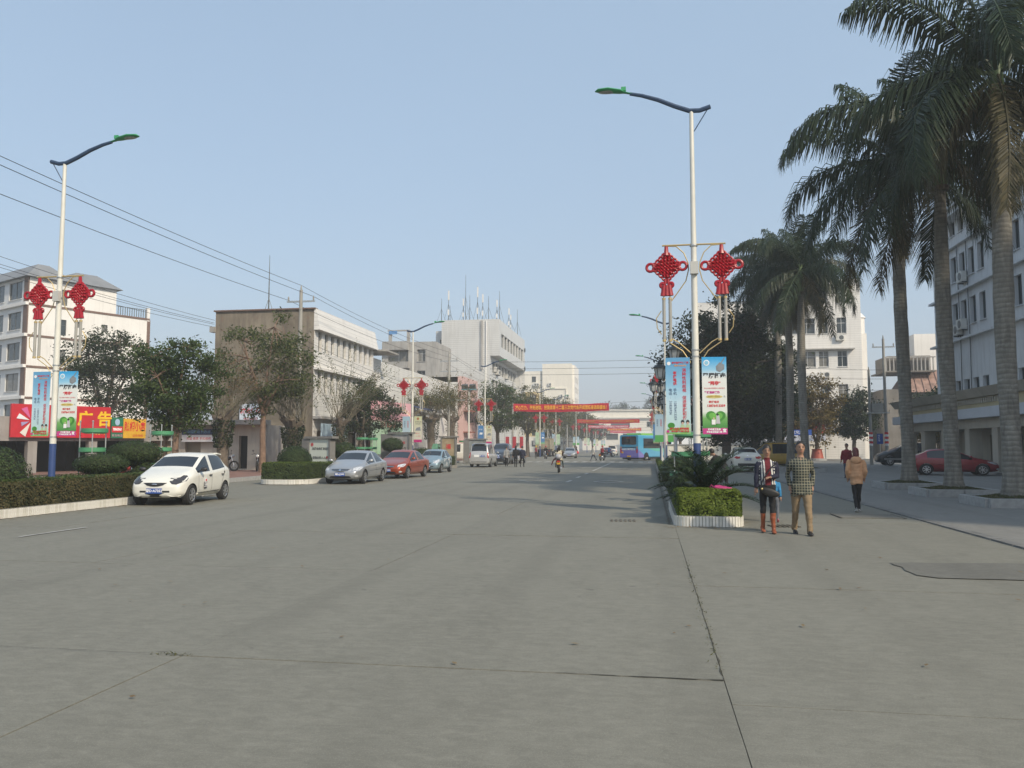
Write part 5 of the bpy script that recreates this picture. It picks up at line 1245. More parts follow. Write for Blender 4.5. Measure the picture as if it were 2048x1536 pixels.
for i in range(4):
    u = -hd * 0.72 + hd * 0.48 * i * 1.0
    for (a, b_, d0) in ((u, hd, 135), (u, -hd, -45), (hd, u, 45), (-hd, u, 225)):
        kn.tube(arc(((a - b_) * 0.7071, (a + b_) * 0.7071), 0.058, d0 - 115, d0 + 115, 8), 0.03, 6)
for sx in (-1, 1):
    kn.tube(arc((0.39 * sx, 0), 0.095, 0, 360, 18), 0.036, 8, cap=False)
    kn.tube([(0.29 * sx, 0, 0.05), (0.25 * sx, 0, 0.03)], 0.04, 6); kn.tube([(0.29 * sx, 0, -0.05), (0.25 * sx, 0, -0.03)], 0.04, 6)
    kn.tube(arc((0.1 * sx, -0.455), 0.05, 0, 360, 12), 0.042, 7, cap=False)
kn.tube([(0, 0, 0.28), (0, 0, 0.36), (0, 0, 0.5)], [0.075, 0.055, 0.045], 8)
for x in (-0.035, 0.035): kn.tube([(x, 0, -0.30), (x, 0, -0.42)], 0.04, 8)
for x in (-0.085, 0, 0.085): kn.tube([(x * 0.8, 0, -0.46), (x, 0, -0.64), (x * 1.15, 0, -0.72)], [0.055, 0.06, 0.066], 8)
kn.prism([(0, 0.29), (0.29, 0), (0, -0.29), (-0.29, 0)], -0.012, 0.012, 'Y')
KN_ME = kn.mesh('knot', KNOT, True)
tb = MB()
for x in (-0.075, 0.075):
    tb.tube([(x, 0, -0.72), (x, 0, -0.78)], 0.012, 5, 1); tb.tube([(x, 0, -0.78), (x, 0, -1.84)], 0.04, 10, 0); tb.tube([(x, 0, -0.77), (x, 0, -0.82)], 0.045, 10, 1); tb.tube([(x, 0, -1.8), (x, 0, -1.85)], 0.046, 10, 1)
TB_ME = tb.mesh('tassel_tubes', [TUBE, GOLD], True)
br = MB(); br.tube([(-0.76, 0, 0), (0.76, 0, 0)], 0.022, 6)
for s_ in (-1, 1):
    br.tube([(0.62 * s_, 0, -0.02), (0.42 * s_, 0, -0.03), (0.24 * s_, 0, -0.2), (0.14 * s_, 0, -0.45), (0.13 * s_, 0, -0.62), (0.2 * s_, 0, -0.9), (0.45 * s_, 0, -1.25), (0.58 * s_, 0, -1.42)], 0.014, 5)
    br.tube([(0.80 * s_, 0, -1.62), (0.92 * s_, 0, -1.8), (0.90 * s_, 0, -2.05), (0.8 * s_, 0, -2.2)], 0.013, 5)
    br.tube([(0.62 * s_, 0, -2.28), (0.4 * s_, 0, -2.4), (0.1 * s_, 0, -2.68)], 0.014, 5); br.tube([(0.62 * s_, 0, -2.4), (0.3 * s_, 0, -2.62), (0.12 * s_, 0, -2.9), (0.2 * s_, 0, -3.0)], 0.014, 5)
BR_ME = br.mesh('bracket', GOLD, True)
po = MB(); po.tube([(0, 0, 1.72), (0, 0, 5), (0, 0, 9.95)], [0.088, 0.078, 0.05], 14); 
PO_ME = po.mesh('pole', POLEW, True); PB_ME = MB().tube([(0, 0, 0), (0, 0, 1.725)], [0.094, 0.09], 14).mesh('pole_base', POLEB, True)
PR = MB()
for z in (1.92, 3.82, 3.98, 6.55, 5.95): PR.tube([(0, 0, z - 0.015), (0, 0, z + 0.015)], 0.097, 12)
PR_ME = PR.mesh('pole_clamp', STEEL, True)
am = MB(); am.tube([(-0.46, 0, 0.10), (-0.2, 0, 0.02), (0.05, 0, 0.03), (0.4, 0, 0.17), (0.8, 0, 0.36), (1.2, 0, 0.5), (1.5, 0, 0.57)], [0.06, 0.06, 0.062, 0.06, 0.056, 0.05, 0.045], 8)
AM_ME = am.mesh('arm', ARMB, True); BC_ME = MB().tube([(-0.4, 0, 0.05), (-0.06, 0, -0.5)], 0.014, 5).mesh('brace', ARMB, True)
hm = MB(); hm.tube([(1.42, 0, 0.56), (1.66, 0, 0.62), (1.74, 0, 0.65), (2.05, 0, 0.7), (2.3, 0, 0.71), (2.38, 0, 0.69)], [0.04, 0.06, 0.115, 0.15, 0.10, 0.02], 12, flat=0.38); hm.box((1.66, 0, 0.7), (0.12, 0.1, 0.1))
for v_i in range(len(hm.v)): pass
HM_ME = hm.mesh('lamp_head', LGREEN, True); LN_ME = MB().ell((2.03, 0, 0.655), (0.27, 0.10, 0.03), 14, 6).mesh('lens', LENS, True)
CB_ME = MB().box((0, -0.1, 5.98), (0.19, 0.12, 0.3)).mesh('control_box', M('control_box_grey', (0.5, 0.5, 0.47), 0.6, var=0.08))
# posters (flat print)
PA = gradmat('poster_sky', [(0.0, (0.10, 0.30, 0.06)), (0.10, (0.22, 0.48, 0.12)), (0.15, (0.50, 0.68, 0.66)), (0.5, (0.55, 0.72, 0.80)), (0.72, (0.30, 0.56, 0.74)), (1.0, (0.13, 0.36, 0.60))], 'Z', -0.93, 0.93, wob=0.35, wscale=4)
PBm = gradmat('poster_white', [(0.0, (0.55, 0.05, 0.25)), (0.10, (0.55, 0.05, 0.25)), (0.105, (0.06, 0.25, 0.06)), (0.24, (0.18, 0.42, 0.12)), (0.32, (0.72, 0.76, 0.70)), (0.76, (0.74, 0.76, 0.74)), (0.86, (0.30, 0.58, 0.78)), (1.0, (0.04, 0.36, 0.70))], 'Z', -0.93, 0.93, wob=0.1, wscale=3)
PC = gradmat('poster_cream', [(0.0, (0.5, 0.03, 0.18)), (0.1, (0.5, 0.03, 0.18)), (0.11, (0.62, 0.60, 0.50)), (0.5, (0.60, 0.58, 0.46)), (1.0, (0.52, 0.54, 0.33))], 'Z', -0.93, 0.93)
PD = gradmat('poster_palegreen', [(0.0, (0.25, 0.45, 0.22)), (0.3, (0.5, 0.62, 0.48)), (1.0, (0.42, 0.58, 0.40))], 'Z', -0.93, 0.93, wob=0.2)
PE = gradmat('poster_blue', [(0.0, (0.5, 0.12, 0.2)), (0.12, (0.2, 0.5, 0.2)), (0.3, (0.08, 0.2, 0.42)), (1.0, (0.06, 0.22, 0.48))], 'Z', -0.93, 0.93, wob=0.15)
PF = gradmat('poster_paleblue', [(0.0, (0.1, 0.4, 0.1)), (0.24, (0.1, 0.4, 0.1)), (0.26, (0.5, 0.62, 0.68)), (1.0, (0.36, 0.52, 0.62))], 'Z', -0.93, 0.93)
GRN = M('print_green', (0.06, 0.26, 0.04), 0.5, var=0.2, scale=12); GRN2 = M('print_lightgreen', (0.16, 0.46, 0.08), 0.5, var=0.15, scale=9)
SKINP = M('print_skin', (0.6, 0.42, 0.33), 0.5, var=0); GREYP = M('print_grey', (0.22, 0.24, 0.26), 0.5, var=0.2, scale=8); MAGP = M('print_magenta', (0.55, 0.04, 0.25), 0.5, var=0); GLDP = M('print_gold', (0.66, 0.55, 0.22), 0.5, var=0.1); NAVP = M('print_navy', (0.03, 0.06, 0.16), 0.5, var=0)
def disc(p, c, r, mat, d=0.014, name='print', n=18, sy=1.0): return MB().prism([(c[0] + r * math.cos(2 * math.pi * i / n), c[1] + r * sy * math.sin(2 * math.pi * i / n)) for i in range(n)], -d, -d + 0.003, 'Y').build(name, mat, p)
def poly(p, pts, mat, d=0.014, name='print'): return MB().prism(pts, -d, -d + 0.003, 'Y').build(name, mat, p)
PW, PH = 0.58, 1.86
pan_me = lambda m: MB().box((0, 0, 0), (PW, 0.02, PH)).mesh('poster', m)
PMESH = {k_: pan_me(m_) for k_, m_ in dict(A=PA, B=PBm, C=PC, D=PD, E=PE, F=PF).items()}
def poster(t, kind, loc, rz, detail=2):
    p = ob('poster', PMESH[kind], t, loc, rz)
    d = -0.0145
    if detail == 0: return p
    if kind == 'A':
        vtext('消除性别歧视', 0.098, REDP, p, (0.15, d, 0.37), bold=0.0015); vtext('促进家庭和谐', 0.098, REDP, p, (0.15, d, -0.30), bold=0.0015)
        if detail > 1:
            vtext('举报电话', 0.085, REDP, p, (-0.07, d, 0.42), bold=0.003); vtext('手机:', 0.085, NAVP, p, (-0.07, d, 0.05)); text('13876413359', 0.085, NAVP, p, (-0.07, d, -0.36), ry=R(90))
            vtext('电话:', 0.085, NAVP, p, (-0.18, d, 0.05)); text('31826926', 0.085, NAVP, p, (-0.18, d, -0.29), ry=R(90))
            text('琼中县妇幼保健院', 0.05, REDP, p, (0.06, d, 0.80), bold=0.002); text('电话 31826926', 0.045, M('print_orange', (0.7, 0.35, 0.15), 0.5, var=0), p, (0.06, d, 0.73), bold=0.002)
            disc(p, (-0.21, 0.79), 0.045, WHITEPR)
            disc(p, (-0.17, -0.72), 0.085, GRN, sy=0.85); poly(p, [(-0.26, -0.80), (0.1, -0.76), (0.1, -0.84), (-0.26, -0.84)], GRN2)
            for x in (0.10, 0.22): disc(p, (x, -0.63), 0.042, DARKP, 0.016, sy=1.15); disc(p, (x, -0.665), 0.03, SKINP, 0.018); poly(p, [(x - 0.06, -0.86), (x + 0.06, -0.86), (x + 0.04, -0.70), (x - 0.04, -0.70)], M('print_palegreen', (0.45, 0.6, 0.35), 0.5, var=0), 0.017)
            text('关爱女孩 利国利民', 0.055, REDP, p, (0.02, -0.021, -0.80), bold=0.003); text('琼中县妇幼保健院 宣', 0.045, REDP, p, (0.04, -0.021, -0.86), bold=0.002); disc(p, (-0.25, -0.86), 0.035, MAGP, 0.016)
    if kind == 'B':
        text('严厉打击', 0.135, DARKP, p, (0.0, d, 0.47), bold=0.006); text('“两非”', 0.10, REDP, p, (0, d, 0.29), bold=0.004)
        heart = []
        for i in range(30):
            a = 2 * math.pi * i / 30; heart.append((16 * math.sin(a) ** 3, 13 * math.cos(a) - 5 * math.cos(2 * a) - 2 * math.cos(3 * a) - math.cos(4 * a)))
        poly(p, [(0.02 + x * 0.0145, -0.53 + z * 0.0130) for x, z in heart], GRN, 0.014); poly(p, [(0.02 + x * 0.0100, -0.52 + z * 0.0088) for x, z in heart], GRN2, 0.018)
        if detail > 1:
            text('禁止非医学需要胎儿性别鉴定', 0.038, REDP, p, (0, d, 0.17)); text('举报最高奖励', 0.06, MAGP, p, (-0.06, d, 0.07), bold=0.003); disc(p, (-0.01, -0.03), 0.2, GLDP, 0.0135, sy=0.2); text('3000—5000', 0.06, M('print_ochre', (0.5, 0.38, 0.08), 0.5, var=0), p, (-0.02, -0.018, -0.025), bold=0.003); text('元', 0.05, DARKP, p, (0.23, d, -0.03))
            text('举报电话', 0.06, REDP, p, (-0.02, d, -0.16), bold=0.002); text('13876413359', 0.078, REDP, p, (0.03, d, -0.25), bold=0.003)
            disc(p, (-0.18, 0.79), 0.07, WHITEPR); disc(p, (-0.18, 0.79), 0.05, M('print_skyblue', (0.25, 0.55, 0.75), 0.5, var=0), 0.017)
            poly(p, [(0.04, 0.70), (0.13, 0.80), (0.24, 0.74), (0.24, 0.63), (0.13, 0.56), (0.05, 0.60)], GREYP); poly(p, [(0.13, 0.76), (0.16, 0.75), (0.27, 0.92), (0.245, 0.92)], GREYP, 0.016)
            disc(p, (0.06, -0.46), 0.028, DARKP, 0.021); poly(p, [(0.02, -0.68), (0.12, -0.68), (0.10, -0.48), (0.03, -0.48)], M('print_palegrey', (0.5, 0.5, 0.52), 0.5, var=0), 0.0205); disc(p, (-0.03, -0.55), 0.022, SKINP, 0.0225); poly(p, [(-0.08, -0.70), (0.01, -0.70), (0.01, -0.58), (-0.08, -0.58)], WHITEPR, 0.0225)
            text('琼中县卫生局', 0.05, WHITEPR, p, (-0.02, d, -0.82), bold=0.003); text('琼中县卫生监督所', 0.045, WHITEPR, p, (-0.02, d, -0.88), bold=0.003); text('宣', 0.09, WHITEPR, p, (0.22, d, -0.85), bold=0.004)
    if kind == 'C':
        disc(p, (0, 0.76), 0.09, M('print_brown', (0.35, 0.15, 0.06), 0.5, var=0)); text('文明礼貌', 0.11, DARKP, p, (0, d, 0.52)); text('文明交通', 0.09, DARKP, p, (0, d, 0.38)); poly(p, [(-0.2, -0.1), (0.22, -0.1), (0.16, 0.18), (-0.1, 0.1)], GREYP)
        text('平安出行', 0.09, REDP, p, (-0.05, d, -0.3)); text('人人有责', 0.09, REDP, p, (0.02, d, -0.5))
    if kind == 'F': vtext('举报电话', 0.12, NAVP, p, (-0.12, d, 0.35)); vtext('和谐家庭', 0.12, REDP, p, (0.12, d, 0.35))
    if kind == 'E': text('平安', 0.2, WHITEPR, p, (0, d, 0.5)); poly(p, [(-0.16, 0.0), (0.16, 0.0), (0.2, 0.2), (-0.1, 0.22)], WHITEPR)
    if kind == 'D': vtext('关爱生命', 0.13, GRN, p, (0, d, 0.3))
    return p
def street_lamp(label, x, y, side, kinds, detail, kz=0.0):
    """side +1: arm points to +X (left kerb lamps), -1: to -X"""
    t = thing('street_lamp', label, 'street lamp', (x, y, 0), group='lamp posts with red knots along both kerbs')
    ob('pole_base', PB_ME, t); p = ob('pole', PO_ME, t); ob('clamp', PR_ME, p); ob('control_box', CB_ME, t)
    a = ob('arm', AM_ME, t, (0, 0, 9.93), 0 if side > 0 else R(180)); ob('brace', BC_ME, a); h_ = ob('lamp_head', HM_ME, t, (0, 0, 9.93), 0 if side > 0 else R(180)); ob('lens', LN_ME, h_)
    ob('bracket', BR_ME, t, (0, 0.0, 6.58))
    for s_ in (-1, 1):
        q = ob('knot', KN_ME, t, (0.66 * s_, 0, 6.05), rnd.uniform(-0.15, 0.15) + kz); ob('tassel_tubes', TB_ME, q)
    for s_, k_ in zip((-1, 1), kinds):
        poster(t, k_, (0.43 * s_, -0.02, 2.87), -0.06 if s_ < 0 else 0.05, detail)
        for z in (2.0, 3.75): MB().tube([(0.05 * s_, 0.015, z), (0.72 * s_, 0.015, z)], 0.012, 5).build('poster_rail', STEEL, t)
    return t
street_lamp('nearest lamp post on the left with two red knots and two posters', -16.85, 20.75, 1, 'AB', 2)
street_lamp('nearest lamp post on the right with red knots and posters, beside the cycad', 1.13, 20.0, -1, 'AB', 2)
street_lamp('second lamp post on the left, behind the orange and light blue cars', -16.8, 56.3, 1, 'FC', 2, 0.1)
street_lamp('third lamp post on the left, behind the silver van', -16.8, 82.5, 1, 'EC', 1, 0.2)
street_lamp('fourth lamp post on the left, beside the dump truck', -16.6, 124, 1, 'DE', 1)
street_lamp('fifth lamp post on the left beyond the dump truck', -16.3, 143, 1, 'FD', 1, 0.3)
street_lamp('sixth lamp post on the left near the hanging banners', -16.2, 182, 1, 'FF', 0)
street_lamp('seventh lamp post on the left far down the road', -16.2, 214, 1, 'CD', 0, 0.4)
street_lamp('eighth lamp post on the left far down the road', -16.2, 250, 1, 'FC', 0)
street_lamp('last lamp post on the left near the end building', -16.2, 290, 1, 'FF', 0)
street_lamp('second lamp post on the right, behind the nearest posters', 1.1, 55.5, -1, 'FF', 1, 0.8)
street_lamp('third lamp post on the right, in line with the bus', 1.1, 81, -1, 'EC', 0, 0.9)
street_lamp('fourth lamp post on the right beyond the bus', 1.1, 116, -1, 'FC', 0, 0.8)
street_lamp('fifth lamp post on the right far down the road', 1.1, 140, -1, 'FC', 0, 0.7)

# ornate lantern posts standing in the right planter
LAMPG = M('lantern_glass', (0.5, 0.51, 0.5), 0.25, var=0.1, scale=8); IRON = M('cast_iron', (0.03, 0.035, 0.035), 0.5, 0.3, var=0.15)
la = MB(); la.lathe((0, 0, 0), [(0.09, 0.0), (0.16, 0.06), (0.23, 0.42), (0.24, 0.44)], 6)
LA_G = la.mesh('glass', LAMPG)
la = MB(); la.lathe((0, 0, 0.44), [(0.30, 0.0), (0.29, 0.04), (0.12, 0.16), (0.10, 0.17), (0.12, 0.2), (0.07, 0.3), (0.02, 0.36), (0.035, 0.39), (0.0, 0.44)], 10); la.lathe((0, 0, -0.14), [(0.03, 0), (0.06, 0.05), (0.04, 0.08), (0.10, 0.14)], 8)
for i in range(6): a = 2 * math.pi * i / 6; la.tube([(0.165 * math.cos(a), 0.165 * math.sin(a), 0.06), (0.24 * math.cos(a), 0.24 * math.sin(a), 0.45)], 0.012, 4)
LA_C = la.mesh('lantern_cap', IRON, True)
def lantern_post(label, x, y, h_):
    t = thing('lantern_post', label, 'lamp post', (x, y, 0), group='ornate lantern posts in the right planter')
    mb = MB(); mb.lathe((0, 0, 0), [(0.2, 0), (0.2, 0.3), (0.12, 0.5), (0.075, 0.6), (0.06, h_ - 0.6), (0.09, h_ - 0.55), (0.05, h_ - 0.45), (0.04, h_)], 12); mb.build('post', M('lantern_post_white', (0.55, 0.56, 0.55), 0.5, var=0.1), t, True)
    spots = [(0, 0, h_)]
    for i in range(4):
        a = R(20 + 90 * i); e = (0.62 * math.cos(a), 0.62 * math.sin(a), h_ - 0.75)
        MB().tube([(0, 0, h_ - 1.3), (e[0] * 0.6, e[1] * 0.6, h_ - 1.35), (e[0], e[1], h_ - 1.15), (e[0], e[1], h_ - 0.85)], 0.022, 6).build('scroll_arm', IRON, t); spots.append(e)
    for s_ in spots: l_ = ob('lantern', LA_C, t, (s_[0], s_[1], s_[2] + 0.12)); ob('glass', LA_G, l_)
lantern_post('ornate lantern post closest behind the nearest right posters', 1.05, 33.5, 5.0)
lantern_post('ornate lantern post second along the right planter', 0.85, 46.0, 5.3)
lantern_post('ornate lantern post furthest along the right planter', 0.95, 64.0, 5.4)

# ------------------------------------------------------------------ red banners across the road
def banner(label, y, x0, x1, z, h_, s, tm, bm_, size, left=-16.6, right=1.1, sag=0.12):
    t = thing('street_banner', label, 'banner', ((x0 + x1) / 2, y, z))
    w_ = x1 - x0; n = 24; mb = MB(); vs = []
    for i in range(n + 1):
        u = i / n; x = -w_ / 2 + w_ * u; dz = -sag * 4 * u * (1 - u) + 0.02 * math.sin(u * 23); dy = 0.06 * math.sin(u * 17) + 0.03 * math.sin(u * 41)
        vs += [(x, dy, h_ / 2 + dz), (x + 0.03, dy * 0.4, -h_ / 2 + dz)]
    mb.add(vs, [(2 * i, 2 * i + 2, 2 * i + 3, 2 * i + 1) for i in range(n)]); mb.build('cloth', bm_, t, True)
    if s:
        x_ = text(s, size, tm, t, (0, -0.12, -sag * 0.7), bold=size * 0.02); w0 = x_.dimensions.x if x_.dimensions.x else 1
        vx = [v.co.x for v in x_.data.vertices]; tw = max(vx) - min(vx); x_.scale = (w_ * 0.955 / tw, 1, 1); x_.location.x = -(max(vx) + min(vx)) / 2 * w_ * 0.955 / tw
    ox = (x0 + x1) / 2
    for zz in (h_ / 2, -h_ / 2): MB().tube([(left - ox, 0, zz + 0.25), (-w_ / 2, 0, zz)], 0.015, 4).build('rope', ALUD, t); MB().tube([(w_ / 2, 0, zz), (right - ox, 0, zz + 0.25)], 0.015, 4).build('rope', ALUD, t)
BANR = M('banner_red', (0.46, 0.008, 0.03), 0.6, var=0.06, scale=2); BANP = M('banner_pink', (0.50, 0.03, 0.08), 0.6, var=0.06, scale=2); BANY = M('banner_gold_text', (0.80, 0.42, 0.03), 0.6, var=0)
banner('nearest red banner across the road with one line of large golden characters', 100, -16.75, -4.85, 6.5, 0.93, '凝心聚力，开拓进取，把我县第十二届三次党代会开成团结奋进的盛会！', BANY, BANR, 0.55)
banner('second red banner across the road with dull golden characters, below the nearest one', 170, -14.9, -1.95, 6.9, 0.8, '做好新时期社会服务管理综合治理工作是构建和谐社会的重要保证', M('banner_dull_text', (0.5, 0.2, 0.03), 0.6, var=0), BANR, 0.5)
banner('pinkish red banner with white characters, third across the road', 215, -15.9, -5.2, 6.85, 0.8, '热烈庆祝我县乡村精神文明建设工作会议胜利召开', M('banner_white_text', (0.75, 0.6, 0.62), 0.6, var=0), BANP, 0.5)
banner('fourth red banner across the road, just above the bus roof', 240, -12.2, -2.35, 6.6, 0.7, '坚持科学发展观推进平安建设', BANY, BANR, 0.5)
banner('furthest red banner across the road, lowest in view', 270, -12.8, -4.3, 6.4, 0.6, '', BANY, BANP, 0.5)

# ------------------------------------------------------------------ flower stands, lightboxes, billboards
STG = M('stand_green', (0.07, 0.27, 0.13), 0.5, var=0.1)
fm = MB()
for a in (200, 300, 40): fm.tube([(0.40 * math.cos(R(a)), 0.40 * math.sin(R(a)), 0.0), (0.40 * math.cos(R(a)), 0.40 * math.sin(R(a)), 2.35)], 0.02, 6); fm.ell((0.40 * math.cos(R(a)), 0.40 * math.sin(R(a)), 2.37), (0.035, 0.035, 0.035), 8, 5)
FS_P = fm.mesh('frame_poles', STEEL, True)
fm = MB(); n = 20; vs = []
for i in range(n):
    a = 2 * math.pi * i / n
    vs += [(0.42 * math.cos(a), 0.42 * math.sin(a), 0), (0.42 * math.cos(a), 0.42 * math.sin(a), 0.14), (0.36 * math.cos(a), 0.36 * math.sin(a), 0.14), (0.30 * math.cos(a), 0.30 * math.sin(a), -0.04)]
fm.add(vs, [(4 * i + k_, 4 * ((i + 1) % n) + k_, 4 * ((i + 1) % n) + (k_ + 1) % 4, 4 * i + (k_ + 1) % 4) for i in range(n) for k_ in range(4)])
FS_T = fm.mesh('flower_tray', STG, True)
def stand(label, x, y, z=0.12, s=1.0):
    t = thing('flower_stand', label, 'flower stand', (x, y, z), rnd.uniform(0, 0.5), 'green tiered flower stands'); t.scale = (s, s, s)
    ob('frame_poles', FS_P, t)
    for k_, zz in enumerate((0.72, 1.35, 2.0)): ob('flower_tray', FS_T, t, (0.06 * (k_ - 1), 0, zz))
    return t
stand('green tiered flower stand just right of the nearest left lamp post', -18.7, 24.9)
stand('green tiered flower stand behind the flat topped topiaries and white car roof', -19.4, 29.9)
for i, (px, x) in enumerate(((722, -19.4), (742, -19.6), (790, -19.6), (803, -19.8), (886, -19.6), (925, -19.6))):
    p = onX(px, 905, x); stand(['green flower stand left above the silver sedan roof', 'green flower stand right above the silver sedan roof', 'green flower stand behind the orange sedan roof', 'green flower stand beside the orange sedan, near the second lamp', 'green flower stand behind the light blue car', 'green flower stand behind the white minibus'][i], p.x, p.y)
stand('green flower stand in the right planter behind the posters', 1.0, 24.0, 0.15, 0.9); stand('second green flower stand in the right planter behind the blue banded pole', 1.55, 27.0, 0.15, 0.9)
def lightbox(label, x, y, w_, h_, rz, mat, lines, pil=0.5):
    t = thing('notice_lightbox', label, 'notice board', (x, y, 0.1), rz)
    gs = M('lightbox_stone', (0.19, 0.185, 0.175), 0.7, var=0.12, scale=3)
    MB().box((-w_ / 2 - pil / 2, 0.1, h_ / 2), (pil, 0.5, h_)).build('pillar', gs, t); MB().box((w_ / 2 + 0.06, 0.05, h_ / 2), (0.12, 0.4, h_)).build('post', gs, t); MB().box((0, 0.05, h_ + 0.06), (w_ + 0.6, 0.5, 0.12)).build('cap', gs, t)
    MB().box((0, 0, h_ * 0.53), (w_, 0.18, h_ * 0.92)).build('panel', mat, t)
    for (s_, z_, k_, m_, xx) in lines: text(s_, k_, m_, t, (xx, -0.1, z_), bold=k_ * 0.02)
    return t
LBW = gradmat('lightbox_print', [(0, (0.3, 0.5, 0.2)), (0.2, (0.55, 0.62, 0.48)), (0.45, (0.60, 0.64, 0.56)), (1, (0.58, 0.62, 0.55))], 'Z', 0.0, 1.9, wob=0.2)
lightbox('stone framed notice lightbox with red and black characters beside the silver sedan', -16.95, 40.2, 1.35, 1.95, -0.35, LBW, [('发展全民健身运动', 1.42, 0.15, DARKP, 0.1), ('增强全民人人健康', 0.95, 0.15, DARKP, 0.15), ('幸', 1.62, 0.22, REDP, -0.5), ('康', 0.95, 0.16, REDP, 0.56)])
lightbox('stone framed notice lightbox with grey print beside the second left lamp post', -16.9, 54.0, 1.3, 2.4, -0.25, M('lightbox_grey', (0.42, 0.40, 0.38), 0.5, var=0.3, scale=2), [('人口文化', 1.8, 0.2, REDP, 0), ('新家庭计划', 1.4, 0.18, DARKP, 0)], 0.9)
lightbox('tan notice lightbox with red mark behind the light blue car', -16.9, 67.5, 1.1, 2.3, 0.0, M('lightbox_tan', (0.34, 0.27, 0.17), 0.5, var=0.3, scale=2), [('福', 1.5, 0.45, REDP, 0)], 0.15)
lightbox('small dark lightbox behind the silver van', -16.9, 79.0, 1.5, 2.2, 0.0, M('lightbox_dark', (0.22, 0.24, 0.24), 0.4, var=0.3, scale=2), [], 0.6)
t = thing('advertising_lightbox', 'teal advertising lightbox with steel frame cut by the left picture edge', 'advertising board', (-17.0, 17.7, 0.1), -0.1)
MB().box((0, 0, 1.0), (1.1, 0.12, 1.75)).build('panel', gradmat('teal_print', [(0, (0.05, 0.3, 0.3)), (0.4, (0.08, 0.2, 0.3)), (0.6, (0.1, 0.42, 0.4)), (1, (0.05, 0.25, 0.28))], 'Z', 0, 2, wob=0.8, wscale=2.5), t)
for x in (-0.6, 0.6): MB().box((x, 0, 0.95), (0.07, 0.16, 1.95)).build('frame_post', STEEL, t)
MB().box((0, 0, 1.95), (1.27, 0.16, 0.07)).build('frame_top', STEEL, t)
for i, (x, y, c, lb) in enumerate(((-19.4, 46.2, (0.1, 0.36, 0.27), 'green rounded recycling kiosk behind the notice lightbox'), (-20.2, 76.5, (0.14, 0.36, 0.24), 'pale green kiosk behind the light blue car'))):
    t = thing('kiosk', lb, 'kiosk', (x, y, 0.1)); mb = MB(); mb.prism([(-1.1, 0), (1.1, 0), (1.1, 2.0), (0.8, 2.5), (-0.8, 2.5), (-1.1, 2.0)], -0.9, 0.9, 'Y'); t.scale = (0.45, 0.6, 0.72); mb.build('shell', M('kiosk_green%d' % i, c, 0.5, var=0.15, scale=2), t); MB().box((0, -0.92, 1.2), (1.5, 0.05, 1.2)).build('window', GLASS, t)
t = thing('flag_rack', 'three red shop flags on poles beside the dump truck', 'flag', (-19.6, 112, 0)); 
for i in range(3): MB().box((i * 1.0, 0, 2.2), (0.5, 0.06, 1.6)).build('flag', M('flag_red', (0.42, 0.03, 0.05), 0.7, var=0.25, scale=2), t); MB().tube([(i * 1.0 - 0.4, 0, 0), (i * 1.0 - 0.4, 0, 3.6)], 0.03, 5).build('flag_pole', STEEL, t)

# ------------------------------------------------------------------ utility poles and wires
POLEC = M('concrete_pole', (0.33, 0.32, 0.29), 0.85, var=0.15, scale=2)
def upole(label, x, y, h_, arms=1, stripes=False, r=0.16):
    t = thing('utility_pole', label, 'utility pole', (x, y, 0)); MB().tube([(0, 0, 0), (0, 0, h_)], [r, r * 0.65], 12).build('pole', POLEC, t, True)
    for k_ in range(arms):
        z = h_ - 0.75 - k_ * 1.1; MB().box((0, 0, z), (1.9, 0.1, 0.1)).build('cross_arm', STEEL, t)
        for x_ in (-0.85, 0.85): MB().lathe((x_, 0, z + 0.05), [(0.02, 0), (0.06, 0.06), (0.04, 0.12), (0.06, 0.18), (0.02, 0.3)], 8).build('insulator', POLEC, t)
    MB().lathe((0, 0, h_), [(0.02, 0), (0.06, 0.08), (0.03, 0.3)], 8).build('insulator', POLEC, t)
    if stripes:
        for k_ in range(6): MB().tube([(0, 0, 1.7 + k_ * 0.2), (0.02, 0, 1.9 + k_ * 0.2)], r * 1.03, 12).build('warning_band', REDP if k_ % 2 else WHITEPR, t)
    return t
upole('concrete utility pole in front of the brown and white block corner', -22.0, 48.6, 11.7, 1)
t = upole('concrete utility pole before the tall office, carrying wires', -20.8, 83, 11.4, 2)
for i in range(3): MB().tube([(-1 + i, 0, 6.6), (-0.6 + i, -0.3, 7.4)], 0.05, 5).build('switch', IRON, t)
MB().box((0, 0, 6.5), (3.4, 0.12, 0.12)).build('cross_arm', STEEL, t)
upole('concrete utility pole in front of the tall office ribbon windows', -20.5, 122, 11.2, 2); upole('far concrete utility pole in front of the apartment block', -20.5, 165, 11.4, 2)
upole('far concrete utility pole near the scaffold frame', -20.5, 205, 11.4, 2); upole('utility pole carrying wires across the road, right side', 12.5, 104, 12.3, 1)
ta = upole('left utility pole of the striped pair beside the pickup', 19.3, 76, 8.4, 0, True); tb_ = upole('right utility pole of the striped pair beside the pickup', 20.6, 76, 11.2, 1, True)
t = thing('pole_transformer', 'grey switch box on a platform between the striped utility poles', 'transformer', (19.95, 76, 4.6))
MB().box((0, 0, 0), (1.9, 0.5, 0.1)).build('platform', STEEL, t); MB().box((-0.05, 0, 0.45), (0.95, 0.5, 0.75)).build('casing', POLEC, t)
for i in range(4): MB().cyl((-0.4 + i * 0.25, 0, 0.95), 0.05, 0.25, 8).build('bushing', POLEC, t)
for x in (-0.6, 0.6): MB().tube([(x, 0, 0), (x * 1.05, 0, -1.0)], 0.03, 5).build('strut', STEEL, t)
t = thing('flood_light_mast', 'white mast with twin floodlights in front of the pink building', 'floodlight', (-20.2, 90, 0)); MB().tube([(0, 0, 0), (0, 0, 8.2)], [0.11, 0.08], 10).build('mast', POLEW, t, True)
